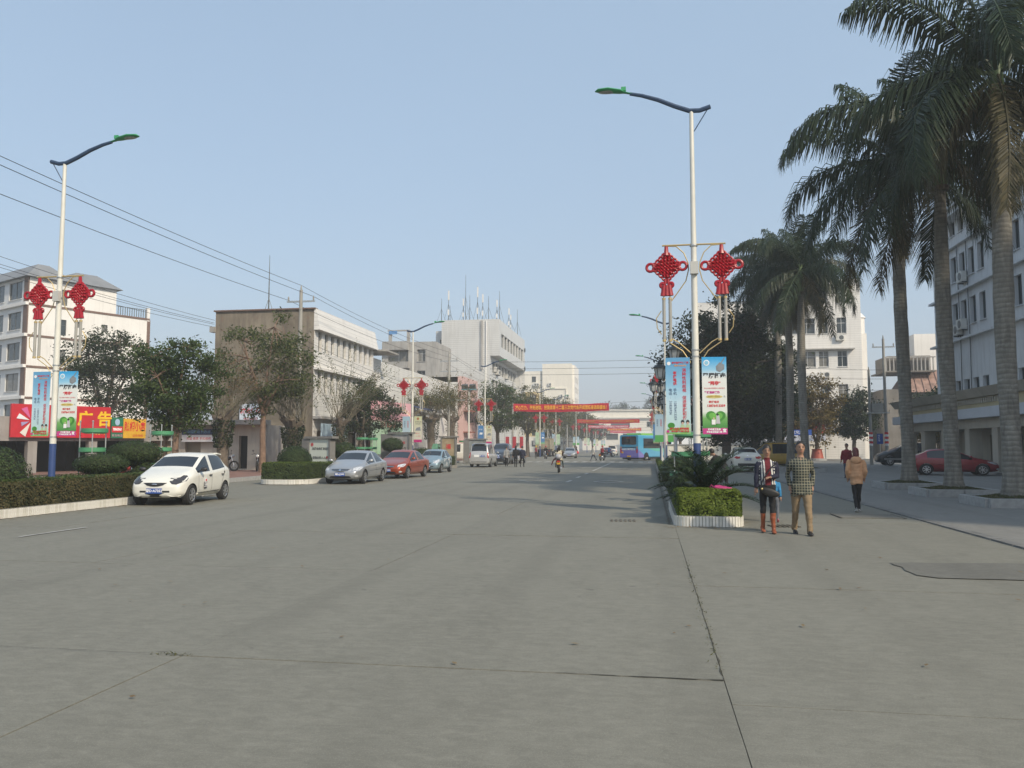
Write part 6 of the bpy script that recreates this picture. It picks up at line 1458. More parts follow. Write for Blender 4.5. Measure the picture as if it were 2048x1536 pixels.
for x in (-0.45, 0.45): MB().box((x, -0.1, 8.4), (0.7, 0.4, 0.55), rx=0.4).build('floodlight', ALUD, t)
MB().box((0, 0, 8.1), (1.7, 0.5, 0.1)).build('bracket', M('bracket_teal', (0.12, 0.3, 0.36), 0.5, var=0.1), t)
WIRE = M('wire_black', (0.025, 0.025, 0.03), 0.6, var=0)
def wire(label, a, b_, sag, r=0.014):
    a, b_ = Vector(a), Vector(b_); n = 18; o_ = MB().tube([a.lerp(b_, i / n) - Vector((0, 0, sag * 4 * (i / n) * (1 - i / n))) - a for i in range(n + 1)], r, 4).build('overhead_wire', WIRE, loc=a)
    tag(o_, label, 'wire', 'overhead wires')
p1, p2, p3, p4 = (-22.0, 48.6), (-20.8, 83), (-20.5, 122), (-20.5, 165)
for nm, dx, z0_, z1_ in (('top', 0, 12.0, 11.75), ('right', 0.85, 11.25, 10.95), ('left', -0.85, 11.05, 10.95)):
    wire('%s overhead wire running left out of the picture from the pole at the brown gable' % nm, (-22.0 + dx, 6, {'top': 12.0, 'right': 11.35, 'left': 11.0}[nm]), (p1[0] + dx, p1[1], z0_), 0.35)
    wire('%s overhead wire from the pole at the brown gable along the left kerb' % nm, (p1[0] + dx, p1[1], z0_), (p2[0] + dx, p2[1], z1_ - 0.15), 0.4)
    wire('%s overhead wire between the two poles before the tall office' % nm, (p2[0] + dx, p2[1], z1_ - 0.15), (p3[0] + dx, p3[1], z1_ - 0.4), 0.5); wire('%s overhead wire from the office pole towards the apartment block' % nm, (p3[0] + dx, p3[1], z1_ - 0.4), (p4[0] + dx, p4[1], z1_ - 0.2), 0.5)
for i, (za, zb) in enumerate(((12.6, 10.8), (12.1, 10.6), (11.9, 10.5), (11.5, 10.3))): wire('%s cable of the bundle crossing the white house to the brown gable' % ('uppermost', 'second', 'third', 'lowest')[i], (-36.5, 34, za + 0.15), (-31.1, 54.02, zb), 0.25, 0.013)
for i, z in enumerate((12.7, 11.8, 11.0)): wire('%s wire crossing high over the road behind the lamps' % ('highest', 'middle', 'lowest')[i], (-20.5, 104, z), (12.5, 104, z + 0.05), 0.15, 0.02)
for i, (za, zb) in enumerate(((6.6, 6.4), (5.5, 5.4), (4.7, 4.6), (7.6, 7.2))): wire('%s wire strung in front of the white block to the striped poles' % ('second', 'third', 'lowest', 'highest')[i], (2.2, 79, za + 2.6), (20.6, 76, zb + 1.2), 0.3, 0.014)
for i in range(4): wire('%s sagging cable before the white tiled front of the three storey block' % ('highest', 'second', 'third', 'lowest')[i], (-22.0, 48.6, 8.6 - i * 0.35), (-21, 83, 7.2 - i * 0.3), 0.5, 0.012)
# ------------------------------------------------------------------ vehicles
def paint(name, c, metal=0.0, rough=0.3): return M(name, c, rough, metal, var=0.04, scale=3, coat=0.7)
HATCH = dict(st=[(1.73, .30, .50, .58, .56, .36), (1.63, .22, .60, .69, .70, .52), (1.38, .20, .74, .83, .78, .64), (1.05, .19, .84, .94, .81, .69), (.78, .19, .885, 1.0, .812, .705), (.06, .19, .90, 1.385, .815, .60), (-.16, .19, .91, 1.435, .815, .59), (-.24, .19, .915, 1.44, .815, .588), (-.85, .19, .955, 1.445, .812, .575), (-1.30, .19, 1.0, 1.40, .80, .555), (-1.56, .21, 1.0, 1.10, .785, .60), (-1.68, .25, .90, 1.0, .765, .60), (-1.74, .32, .70, .82, .70, .55)],
             ws=4, rw=9, sf=(4, 5), sr=(7, 8), b=6, wx=(1.10, -1.24), r=.285, tw=.70)
SEDAN = dict(st=[(2.25, .32, .50, .57, .58, .38), (2.13, .22, .61, .69, .74, .56), (1.75, .19, .72, .81, .85, .70), (1.3, .18, .81, .91, .88, .75), (.98, .18, .865, .98, .885, .76), (.12, .18, .90, 1.39, .885, .62), (-.14, .18, .91, 1.44, .885, .60), (-.22, .18, .915, 1.445, .885, .60), (-.95, .18, .945, 1.425, .88, .58), (-1.18, .18, .955, 1.36, .88, .58), (-1.75, .20, .96, 1.07, .875, .68), (-2.08, .24, .93, 1.03, .86, .68), (-2.24, .34, .78, .90, .78, .6)],
             ws=4, rw=9, sf=(4, 5), sr=(7, 8), b=6, wx=(1.38, -1.30), r=.31, tw=.765)
VAN = dict(st=[(2.3, .32, .60, .68, .60, .42), (2.2, .24, .74, .84, .76, .6), (1.9, .22, .88, .98, .82, .68), (1.62, .22, .95, 1.07, .84, .72), (1.5, .22, .97, 1.12, .845, .72), (.75, .22, 1.0, 1.74, .85, .66), (.5, .22, 1.0, 1.83, .85, .65), (.42, .22, 1.0, 1.84, .85, .65), (-1.6, .22, 1.02, 1.85, .85, .64), (-2.05, .22, 1.02, 1.80, .84, .63), (-2.22, .24, 1.02, 1.13, .835, .7), (-2.28, .26, .98, 1.06, .82, .7), (-2.32, .34, .8, .92, .76, .66)],
           ws=4, rw=9, sf=(4, 5), sr=(7, 8), b=6, wx=(1.45, -1.35), r=.33, tw=.74)
CROSS = dict(st=[(2.15, .34, .58, .66, .58, .4), (2.03, .24, .72, .81, .76, .58), (1.7, .22, .86, .95, .86, .70), (1.25, .21, .95, 1.06, .89, .75), (.95, .21, 1.0, 1.12, .895, .76), (.1, .21, 1.03, 1.57, .895, .62), (-.14, .21, 1.03, 1.61, .895, .61), (-.22, .21, 1.03, 1.615, .895, .61), (-1.1, .21, 1.08, 1.60, .89, .59), (-1.65, .22, 1.12, 1.54, .885, .58), (-1.98, .26, 1.12, 1.24, .875, .66), (-2.1, .3, 1.02, 1.12, .86, .68), (-2.16, .38, .8, .92, .8, .62)],
             ws=4, rw=9, sf=(4, 5), sr=(7, 8), b=6, wx=(1.3, -1.3), r=.34, tw=.78)
WHEEL = {}
def wheel_meshes(r, w):
    key = (round(r, 3), round(w, 2))
    if key in WHEEL: return WHEEL[key]
    ty = MB().lathe((0, 0, 0), [(.60 * r, -w * .46), (.92 * r, -w * .5), (r, -w * .34), (r, w * .34), (.92 * r, w * .5), (.60 * r, w * .46)], 28).mesh('wheel', RUBBER, True)
    rm = MB(); rm.lathe((0, 0, 0), [(.60 * r, w * .40), (.66 * r, w * .52), (.62 * r, w * .53), (.57 * r, w * .44)], 24, 0); rm.cyl((0, 0, w * .47), .17 * r, .03, 12)
    for i in range(7):
        a = 2 * math.pi * i / 7; rm.box((.37 * r * math.cos(a), .37 * r * math.sin(a), w * .475), (.46 * r, .13 * r, .025), rz=a)
    rm.cyl((0, 0, w * .455), .6 * r, .005, 24, 1)
    WHEEL[key] = (ty, rm.mesh('rim', [ALLOY, BLACKPL], True)); return WHEEL[key]
def car_body(spec, pm):
    st = spec['st']; mb = MB(); n = len(st); ring = []
    for (x, zb, zl, zt, wb, wt) in st:
        half = [(wb * .78, zb), (wb * .965, zb + .09), (wb, zb + .45 * (zl - zb)), (wb * .985, zl - .06), (wb * .94, zl), (wt, zt - .045), (wt - .075, zt), (wt * .5, zt + .022), (0, zt + .032)]
        ids = []
        for s in (1, -1):
            row = []
            for k_, (y, z) in enumerate(half):
                if s < 0 and k_ == 8: row.append(ids[0][8]); continue
                row.append(len(mb.v)); mb.v.append((x, y * s, z))
            ids.append(row)
        ring.append(ids)
    for i in range(n - 1):
        for s in (0, 1):
            for k_ in range(8):
                m_ = 0
                if k_ in (6, 7) and i == spec['ws']: m_ = 1
                if k_ in (6, 7) and i == spec['rw']: m_ = 2
                if k_ == 4:
                    if i in spec['sf']: m_ = 3
                    if i in spec['sr']: m_ = 4
                a, b_ = ring[i][s], ring[i + 1][s]
                f = (a[k_], b_[k_], b_[k_ + 1], a[k_ + 1]); mb.f.append(f if s == 0 else f[::-1]); mb.m.append(m_)
        mb.f.append((ring[i][0][0], ring[i][1][0], ring[i + 1][1][0], ring[i + 1][0][0])); mb.m.append(5)
    for e, rv in ((0, False), (n - 1, True)):
        for k_ in range(8):
            a, b_ = ring[e][0], ring[e][1]
            f = (a[k_], a[k_ + 1], b_[k_ + 1], b_[k_]) if k_ < 7 else (a[7], a[8], b_[7]); mb.f.append(f[::-1] if rv else f); mb.m.append(0)
    me = mb.mesh('body', [pm, CARGLASS, CARGLASS, CARGLASS, CARGLASS, BLACKPL])
    kv = {}
    for ids in ring:
        for row in ids:
            for k_, vi in enumerate(row): kv[vi] = k_
    cr = me.attributes.new('crease_edge', 'FLOAT', 'EDGE'); wt_ = {0: .5, 3: .3, 4: .65, 5: .5, 6: .45}
    for i_, e in enumerate(me.edges):
        a_, b_ = kv[e.vertices[0]], kv[e.vertices[1]]
        if a_ == b_ and a_ in wt_ and abs(me.vertices[e.vertices[0]].co.x - me.vertices[e.vertices[1]].co.x) > .001: cr.data[i_].value = wt_[a_]
    o = bpy.data.objects.new('tmp', me); sb = o.modifiers.new('s', 'SUBSURF'); sb.levels = 2; sb.render_levels = 2
    cut = MB()
    for wx in spec['wx']: cut.cyl((wx, 0, spec['r'] * 0.98), spec['r'] * 1.16, 4, 28, 0, 'Y')
    cm = cut.mesh('cut', [BLACKPL]); co = bpy.data.objects.new('cut', cm); _ts.collection.objects.link(co)
    bo = o.modifiers.new('b', 'BOOLEAN'); bo.operation = 'DIFFERENCE'; bo.object = co; bo.solver = 'EXACT'; bo.material_mode = 'TRANSFER'
    out = evalmesh(o, 'body'); _ts.collection.objects.unlink(co); bpy.data.objects.remove(co); bpy.data.objects.remove(o)
    return out
def split_mesh(me, pred, name, mats):
    bm = bmesh.new(); bm.from_mesh(me); bmesh.ops.delete(bm, geom=[f for f in bm.faces if not pred(f)], context='FACES')
    o = bpy.data.meshes.new(name); bm.to_mesh(o); bm.free(); o.materials.clear()
    for m_ in mats: o.materials.append(m_)
    return o
class Car:
    def __init__(s, name, label, cat, spec, pm, loc, rz, scale=(1, 1, 1), group=None):
        s.t = thing(name, label, cat, loc, rz, group); s.t.scale = scale; s.spec = spec
        me = car_body(spec, pm)
        s.bvh = BVHTree.FromPolygons([v.co.copy() for v in me.vertices], [tuple(p.vertices) for p in me.polygons])
        nm = [m.name if m else '' for m in me.materials]
        b_ = split_mesh(me, lambda f: f.material_index in (0, 5) or f.material_index > 5, 'body', [pm, BLACKPL])
        for p in b_.polygons: p.material_index = 0 if p.material_index == 0 else 1
        smooth_mesh(b_, 40); ob('body', b_, s.t)
        for mi, nm_, sides in ((1, 'windshield', (0,)), (2, 'rear_window', (0,)), (3, 'front_side_window', (1, -1)), (4, 'rear_side_window', (1, -1))):
            for sd in sides:
                g_ = split_mesh(me, lambda f: f.material_index == mi and (sd == 0 or f.calc_center_median().y * sd > 0), nm_, [CARGLASS]); smooth_mesh(g_, 60)
                if len(g_.polygons): ob(nm_, g_, s.t)
        r, tw = spec['r'], spec['tw']; ty, rm = wheel_meshes(r, .19)
        for wx in spec['wx']:
            for sd in (1, -1):
                w_ = ob('wheel', ty, s.t, (wx, tw * sd, r), (R(-90) if sd > 0 else R(90), 0, 0)); ob('rim', rm, w_)
    def hit(s, p, d):
        h_ = s.bvh.ray_cast(Vector(p), Vector(d), 12)[0]
        return h_ if h_ is not None else s.bvh.find_nearest(Vector(p) + Vector(d) * 5)[0]
    def frame(s, th): d = Vector((-math.cos(th), -math.sin(th), 0)); return d, Vector((-math.sin(th), math.cos(th), 0))
    def patch(s, name, c, th, outline, mat, off=.008, parent=None, thick=0):
        d, u = s.frame(th); c = Vector(c); base = c - d * 5
        n = len(outline); vs = []
        cx = sum(p[0] for p in outline) / n; cz = sum(p[1] for p in outline) / n
        for k_ in (1.0, 0.5):
            for (a, b_) in outline:
                a2, b2 = cx + (a - cx) * k_, cz + (b_ - cz) * k_; vs.append(s.hit(base + u * a2 + Vector((0, 0, b2)), d) - d * off)
        vs.append(s.hit(base + u * cx + Vector((0, 0, cz)), d) - d * off)
        fs = [(i, (i + 1) % n, n + (i + 1) % n, n + i) for i in range(n)] + [(n + i, n + (i + 1) % n, 2 * n) for i in range(n)]
        mb = MB().add(vs, fs)
        me = mb.mesh(name, mat); smooth_mesh(me, 50); return ob(name, me, parent or s.t)
    def both(s, name, c, th, outline, mat, off=.008):
        s.patch(name, c, th, outline, mat, off); s.patch(name, (c[0], -c[1], c[2]), -th, [(-a, b_) for a, b_ in outline], mat, off)
    def line(s, name, pts, sd, w_=.012, mat=None, off=.004):
        d = Vector((0, -sd, 0)); P = []
        for (a, b_) in zip(pts[:-1], pts[1:]):
            n = max(2, int(math.dist(a, b_) / .08))
            for i in range(n + (1 if b_ == pts[-1] else 0)): P.append((a[0] + (b_[0] - a[0]) * i / n, a[1] + (b_[1] - a[1]) * i / n))
        vs = []
        for i, p in enumerate(P):
            q0, q1 = P[max(0, i - 1)], P[min(len(P) - 1, i + 1)]; tx, tz = q1[0] - q0[0], q1[1] - q0[1]; l_ = math.hypot(tx, tz) or 1
            for e in (-.5, .5): vs.append(s.hit((p[0] - tz / l_ * w_ * e, 3 * sd, p[1] + tx / l_ * w_ * e), d) - d * off)
        ob(name, MB().add(vs, [(2 * i, 2 * i + 1, 2 * i + 3, 2 * i + 2) for i in range(len(P) - 1)]).mesh(name, mat or BLACKPL), s.t)
    def plate(s, front, y, z, txt, bgm, tm=None, w_=.44, h_=.14):
        sg = 1 if front else -1; h0 = s.hit((5 * sg, y, z), (-sg, 0, 0))
        p = MB().box((0, 0, 0), (w_, .015, h_)).build('licence_plate', bgm, s.t, loc=(h0.x + sg * .02, y, z), rot=R(90) if front else R(-90))
        if txt: text(txt, .10, tm or WHITEPR, p, (0, -.012, 0), bold=.003)
    def mirror(s, x, z, mat, w_=.0):
        for sd in (1, -1):
            h0 = s.hit((x, 3 * sd, z), (0, -sd, 0)); mb = MB(); mb.tube([(0, 0, 0), (0, .1 * sd, .03)], .02, 6); mb.ell((0, .17 * sd, .06), (.07, .10, .065), 10, 7); mb.build('mirror', mat, s.t, True, loc=h0)
    def doors(s, seams, mat=None):
        for sd in (1, -1):
            for pts in seams: s.line('door_seam', pts, sd, mat=mat)
    def handles(s, xs_, z, mat):
        for sd in (1, -1):
            for x in xs_: h0 = s.hit((x, 3 * sd, z), (0, -sd, 0)); MB().box((0, .02 * sd, 0), (.15, .04, .03)).build('door_handle', mat, s.t, loc=h0)
def oval(a, b_, n=16, p=1.0): return [(a * math.cos(2 * math.pi * i / n), b_ * math.sin(2 * math.pi * i / n)) for i in range(n)]
def rectp(a, b_): return [(-a, -b_), (-a / 3, -b_), (a / 3, -b_), (a, -b_), (a, 0), (a, b_), (a / 3, b_), (-a / 3, b_), (-a, b_), (-a, 0)]
HLAMP = M('headlight_glass', (0.62, 0.64, 0.66), 0.12, 0.2, var=0.3, scale=14); HLDARK = M('headlight_smoked', (0.05, 0.05, 0.055), 0.1, var=0.2, scale=10); TLAMP = M('taillight_red', (0.45, 0.02, 0.02), 0.2, var=0.2, scale=12); AMBER = M('indicator_amber', (0.6, 0.22, 0.03), 0.25, var=0.1)
PLATEB = M('plate_blue', (0.03, 0.09, 0.36), 0.4, var=0.05); PLATEY = M('plate_yellow', (0.7, 0.42, 0.03), 0.4, var=0.05)
def hatch(name, label, pm, loc, rz, plate_, smoked, group=None):
    c = Car(name, label, 'car', HATCH, pm, loc, rz, group=group)
    pean = [(-.22, -.02), (-.17, .07), (-.06, .07), (.04, .085), (.13, .13), (.22, .125), (.24, .06), (.17, -.01), (.07, -.03), (.0, -.055), (-.09, -.085), (-.18, -.075)]
    c.both('headlight', (1.45, .55, .69), R(38), [(a_ * 1.15, b__ * 1.15) for a_, b__ in pean], HLDARK if smoked else HLAMP)
    c.patch('grille', (1.7, 0, .60), 0, [(-.34, .04), (-.17, .045), (0, .045), (.17, .045), (.34, .04), (.22, -.03), (.1, -.055), (0, -.06), (-.1, -.055), (-.22, -.03)], BLACKPL, .012)
    c.patch('badge', (1.7, 0, .60), 0, oval(.08, .02), CHROME, .02)
    c.patch('bumper_slot', (1.7, 0, .40), 0, rectp(.42, .025), BLACKPL); c.patch('bumper_intake', (1.7, 0, .285), 0, [(-.36, -.07), (0, -.07), (.36, -.07), (.27, .075), (0, .075), (-.27, .075)], BLACKPL, .01)
    if smoked: 
        c.both('bumper_lip', (1.6, .5, .24), R(18), [(-.2, -.045), (.2, -.045), (.22, .0), (.2, .05), (-.17, .05)], pm, .03); c.both('fog_slot', (1.6, .5, .235), R(18), rectp(.1, .012), BLACKPL, .036)
        for sd in (1, -1): c.line('side_skirt', [(.78, .25), (-.92, .27)], sd, .10, pm, .03); c.line('skirt_groove', [(.78, .31), (-.92, .33)], sd, .014, BLACKPL, .012)
        MB().box((-1.42, 0, 1.41), (.3, 1.0, .035), ry=-.12).build('roof_spoiler', pm, c.t)
    c.plate(True, 0, .42, plate_, PLATEB)
    c.doors([[(.70, .86), (.72, .5), (.62, .3), (-.18, .3), (-.2, .9)], [(-.2, .3), (-.86, .34), (-1.0, .62), (-1.22, .98)]])
    c.handles((-.08, -.98), .80, BLACKPL); c.mirror(.62, .93, BLACKPL if smoked else pm)
    c.both('taillight', (-1.66, .62, .9), R(150), oval(.09, .16), TLAMP); c.plate(False, 0, .62, '', PLATEB)
    c.line('fuel_flap', [(-1.2, .86), (-1.12, .86)], 1, .06, pm if not smoked else BLACKPL)
    return c
WPAINT = paint('car_white', (0.74, 0.73, 0.66)); SILV = paint('car_silver', (0.42, 0.43, 0.44), 0.55); ORNG = paint('car_orange', (0.34, 0.055, 0.02), 0.35); LBLU = paint('car_lightblue', (0.27, 0.37, 0.42), 0.45); VSIL = paint('van_silver', (0.50, 0.50, 0.49), 0.35); NAVY = paint('suv_navy', (0.035, 0.045, 0.065), 0.4); GREYC_ = paint('car_grey', (0.34, 0.335, 0.32), 0.5); CRED = paint('car_red', (0.26, 0.012, 0.02), 0.3); BLKP = paint('car_black', (0.012, 0.013, 0.013), 0.2); DBLU = paint('car_slateblue', (0.06, 0.085, 0.14), 0.4); YTAX = paint('taxi_yellow', (0.42, 0.26, 0.03))
c = hatch('parked_hatchback', 'white small hatchback with smoked headlights parked at the left hedge', WPAINT, (-13.72, 22.3, 0), R(277), '琼D·A7352', True)
h0 = c.hit((.28, 3, .56), (0, -1, 0)); st_ = MB().box((0, 0, 0), (.2, .006, .19)).build('door_sticker', DARKP, c.t, loc=(h0.x, h0.y + .012, .52), rot=R(180)); text('59', .19, WHITEPR, st_, (0, -.006, 0), bold=.005)
MB().box((0, 0, 0), (.14, .006, .12)).build('door_sticker', WHITEPR, c.t, loc=(h0.x, h0.y + .014, .67)); MB().box((0, 0, 0), (.07, .006, .06)).build('door_sticker', REDP, c.t, loc=(h0.x - .02, h0.y + .02, .665))
c = hatch('parked_hatchback', 'light blue small hatchback with white floral decals on its side', LBLU, (-13.6, 50.5, 0), R(270), '琼D·12568', False)
for i in range(14):
    x_, z_ = rnd.uniform(-1.0, .5), rnd.uniform(.42, .85); d_, u_ = Vector((0, -1, 0)), 0
    h0 = c.hit((x_, 3, z_), (0, -1, 0)); a0 = rnd.uniform(0, 6)
    MB().prism([((.03 + .07 * (q % 2)) * math.cos(a0 + q * .63), (.03 + .07 * (q % 2)) * math.sin(a0 + q * .63)) for q in range(10)], 0, .004, 'Y').build('floral_decal', WHITEPR, c.t, loc=(x_, h0.y + .008, z_))
def sedan(name, label, pm, loc, rz, plate_, spec=SEDAN, scale=(1, 1, 1), det=True, lampmat=HLAMP, group=None):
    c = Car(name, label, 'car', spec, pm, loc, rz, scale, group); k_ = spec['st'][3][2] - .81; L_ = spec['st'][0][0]
    c.both('headlight', (L_ - .35, .66, .665 + k_), R(35), [(-.24, -.07), (-.1, -.085), (.08, -.06), (.26, .03), (.3, .09), (.2, .10), (.0, .075), (-.17, .04)], lampmat)
    c.patch('grille', (L_, 0, .615 + k_), 0, [(-.42, .05), (-.2, .06), (0, .06), (.2, .06), (.42, .05), (.34, -.02), (.15, -.045), (0, -.05), (-.15, -.045), (-.34, -.02)], BLACKPL, .012); c.patch('grille_bar', (L_, 0, .625 + k_), 0, rectp(.38, .01), CHROME, .02); c.patch('badge', (L_, 0, .625 + k_), 0, oval(.06, .035), CHROME, .026)
    c.patch('bumper_intake', (L_, 0, .33 + k_ * .5), 0, [(-.5, -.04), (-.2, -.06), (.2, -.06), (.5, -.04), (.42, .035), (0, .05), (-.42, .035)], BLACKPL, .01)
    c.both('fog_light', (L_ - .25, .64, .36 + k_ * .6), R(28), oval(.09, .045), HLAMP, .012)
    c.plate(True, 0, .44 + k_, plate_, PLATEB, None, .44, .15)
    c.doors([[(.9, .84 + k_), (.94, .5), (.8, .28), (-.2, .28), (-.22, .9 + k_)], [(-.22, .28), (-.85, .3), (-1.0, .6), (-1.25, .94 + k_)], [(.8, .56 + k_), (-1.0, .60 + k_)]])
    c.handles((-.05, -.95), .80 + k_, pm); c.mirror(.82, .96 + k_, pm)
    L2_ = -spec['st'][-1][0]
    c.both('taillight', (-L2_ + .1, .68, .82 + k_), R(152), [(-.22, -.07), (0, -.09), (.2, -.06), (.24, .06), (.0, .09), (-.2, .07)], TLAMP); c.plate(False, 0, .72 + k_, plate_, PLATEB); c.patch('rear_bumper_slot', (-L2_, 0, .32), R(180), rectp(.5, .04), BLACKPL)
    return c
sedan('parked_sedan', 'silver sedan with blue plate parked nose to camera beside the planter', SILV, (-13.3, 35.75, 0), R(272), '琼B·J2999')
sedan('parked_sedan', 'orange red sedan parked right behind the silver sedan', ORNG, (-13.05, 41.9, 0), R(267), '琼A·6K352')
sedan('moving_sedan', 'grey sedan driving towards the camera beyond the motorcyclist', GREYC_, (-10.9, 113, 0), R(272), '琼A·53917')
sedan('parked_sedan', 'silver sedan half hidden behind the walking pedestrians', SILV, (-13.1, 79.0, 0), R(270), '琼D·03162')
sedan('parked_sedan', 'dark red sedan behind the palm trunks on the plaza', CRED, (17.0, 50.2, 0.02), R(-8), '琼D·A0881', scale=(1.06, 1.0, 1.02))
sedan('parked_sedan', 'slate blue sedan behind the dome bush at the left edge', DBLU, (-21.6, 20.6, 0), R(255), '', scale=(1, 1, 1.08))
sedan('moving_sedan', 'dark red sedan far down the road behind the person crossing', CRED, (-6.9, 135, 0), R(90), '')
sedan('parked_sedan', 'white sedan with red roof light bar behind the navy off-roader', WPAINT, (-16.0, 92, 0), R(270), ''); _lb = [o_ for o_ in COL.objects if o_.get('label') == 'white sedan with red roof light bar behind the navy off-roader'][0]; MB().box((-.3, 0, 1.54), (.25, 1.1, .13)).build('light_bar', TLAMP, _lb)
c = sedan('parked_suv', 'navy blue off-roader parked facing the camera beside the silver van', NAVY, (-13.4, 73.6, 0), R(270), '琼D·A5113', CROSS, (1.05, 1.0, 1.18)); c.patch('grille_chrome', (2.15, 0, .68), 0, [(-.3, .1), (-.2, .1), (0, -.05), (.2, .1), (.3, .1), (.06, -.12), (-.06, -.12)], CHROME, .03)
c = sedan('parked_crossover', 'white hatchback seen from behind beside the distant palms', WPAINT, (6.0, 55.2, 0), R(93), '琼D·F8213', CROSS, (1.0, 1.0, 0.98))
c.patch('tailgate_trim', (-2.15, 0, .50), R(180), rectp(.62, .09), BLACKPL, .014); c.patch('badge', (-2.1, 0, 1.06), R(180), oval(.06, .04), CHROME, .02)
def van(label, pm, loc, rz, plate_, scale=(1, 1, 1), name='parked_van'):
    c = Car(name, label, 'van', VAN, pm, loc, rz, scale)
    c.both('headlight', (2.0, .62, .74), R(35), [(-.2, -.09), (.1, -.08), (.24, .06), (.1, .1), (-.18, .06)], HLAMP); c.patch('grille', (2.3, 0, .70), 0, rectp(.38, .05), BLACKPL, .012)
    c.doors([[(1.4, .95), (1.42, .4), (.46, .4), (.46, 1.0)], [(.46, .4), (-.75, .4), (-.75, 1.0)]]); c.handles((.6, -.6), .93, BLACKPL); c.mirror(1.35, 1.06, pm)
    c.both('taillight', (-2.22, .72, .98), R(162), [(-.06, -.26), (.06, -.26), (.08, 0), (.06, .2), (-.05, .2)], TLAMP); c.patch('tail_panel', (-2.3, .18, .88), R(180), rectp(.20, .085), WHITEPR, .01); c.plate(False, -.28, .88, plate_, PLATEB)
    c.patch('rear_bumper_slot', (-2.3, 0, .42), R(180), rectp(.62, .02), BLACKPL); MB().box((-2.0, 0, 1.86), (.35, 1.0, .04)).build('roof_spoiler', pm, c.t)
    return c
c = van('silver van seen from behind parked beside the hedge end', VSIL, (-13.3, 64.9, 0), R(92), '琼D·A0319', (1.03, 1.0, 1.02))
van('white minibus behind the hedge beyond the light blue car', WPAINT, (-19.8, 84.5, 0), R(0), '', (1.15, 1.05, 1.05), 'parked_minibus')
c = van('yellow roofed taxi van behind the white hatchback', YTAX, (9.3, 64.5, 0.1), R(176), '', (0.95, 1.0, 0.98), 'parked_taxi'); [c.line('dark_lower_panel', [(2.0, .62), (-2.05, .62)], sd, .85, BLKP, .012) for sd in (1, -1)]
van('white van far down the road beside the bus', WPAINT, (-6.6, 150, 0), R(90), '', (1, 1, 0.95), 'moving_van')
# dark pickup on the plaza
t = thing('parked_pickup', 'black double cab pickup parked in front of the striped poles', 'pickup', (21.0, 72.0, 0.05), R(178))
cb = Car('x', 'x', 'x', CROSS, BLKP, (0, 0, 0), 0); 
for ch in list(cb.t.children): ch.parent = t
bpy.data.objects.remove(cb.t); t.scale = (1.12, 1.0, 1.16)
MB().box((-1.75, 0, 1.02), (1.4, 1.78, .12)).build('cargo_bed', BLKP, t)
for sd in (1, -1): MB().box((.0, .90 * sd, .48), (3.4, .04, .14)).build('side_trim', M('pickup_trim', (0.25, 0.25, 0.24), 0.5, var=0.1), t)

# --- city bus turning right
t = thing('city_bus', 'blue and purple city bus turning right behind the right planter', 'bus', (-0.35, 98.6, 0), R(90 - 28))
BUSB = paint('bus_blue', (0.05, 0.33, 0.55)); BUSP = paint('bus_purple', (0.16, 0.14, 0.46)); BUSG = paint('bus_green', (0.22, 0.55, 0.12)); BUST = paint('bus_teal', (0.06, 0.42, 0.34))
hl, hw, zt = 4.2, 1.2, 2.95
def rbox(a, b_, r=.12): x0, y0 = a; x1, y1 = b_; return rounded(x0, x1, y0, y1, r, r, 4)
mb = MB(); prof = rbox((-hw, .34), (hw, zt), .18); mb.prism(prof, -hl, hl, 'X'); mb.build('body', BUSB, t)
for (a, b_, m_) in (((-hw + .02, .36), (hw - .02, 1.28), BUSP),): mb = MB(); mb.prism(rbox(a, b_, .1), -hl - .03, -hl - .004, 'X'); mb.build('rear_panel', m_, t)
mb = MB(); mb.prism(rbox((-.95, 1.85), (.95, 2.8), .12), -hl - .035, -hl - .005, 'X'); mb.build('rear_window', CARGLASS, t); MB().box((-hl - .03, 0, 1.55), (.04, 1.9, .06)).build('vent_slot', BLACKPL, t)
text('站点 3', .22, M('led_red', (0.5, 0.05, 0.03), 0.4, var=0), t, (-hl - .05, 0, 2.66), rz=R(-90)); text('HAIKE 海汽巴士', .26, WHITEPR, t, (-hl - .05, .1, 1.30), rz=R(-90), bold=.008)
for sd in (1, -1):
    MB().box((.55, sd * (hw + .004), 2.0), (7.0, .02, 1.15)).build('side_windows', CARGLASS, t)
    for i in range(5): MB().box((-2.6 + i * 1.4, sd * (hw + .012), 2.0), (.05, .02, 1.1)).build('window_post', BLACKPL, t)
    mb = MB(); mb.add([(-hl + .02, sd * (hw + .006), .36), (-hl + .02, sd * (hw + .006), 1.3), (-2.2, sd * (hw + .006), .36)], [(0, 1, 2)]); mb.build('purple_flash', BUSP, t)
    mb = MB(); mb.add([(-2.0, sd * (hw + .006), 1.4), (3.9, sd * (hw + .006), 1.4), (3.9, sd * (hw + .006), .9), (0, sd * (hw + .006), 1.1)], [(0, 1, 2, 3)]); mb.build('teal_flash', BUST, t)
    MB().box((-hl - .02, sd * 1.05, 1.15), (.06, .16, .5)).build('tail_light', TLAMP, t); MB().box((-hl - .02, sd * 1.05, 1.55), (.06, .14, .12)).build('indicator', AMBER, t)
ty, rm = wheel_meshes(.46, .28)
for wx in (-2.3, 2.6):
    for sd in (1, -1): w_ = ob('wheel', ty, t, (wx, 1.06 * sd, .46), (R(-90) if sd > 0 else R(90), 0, 0)); ob('rim', rm, w_); MB().prism([(.6 * math.cos(math.pi * i / 12) + wx, .34 + .62 * math.sin(math.pi * i / 12)) for i in range(13)], sd * (hw + .004), sd * (hw + .016), 'Y').build('wheel_arch', BLACKPL, t)
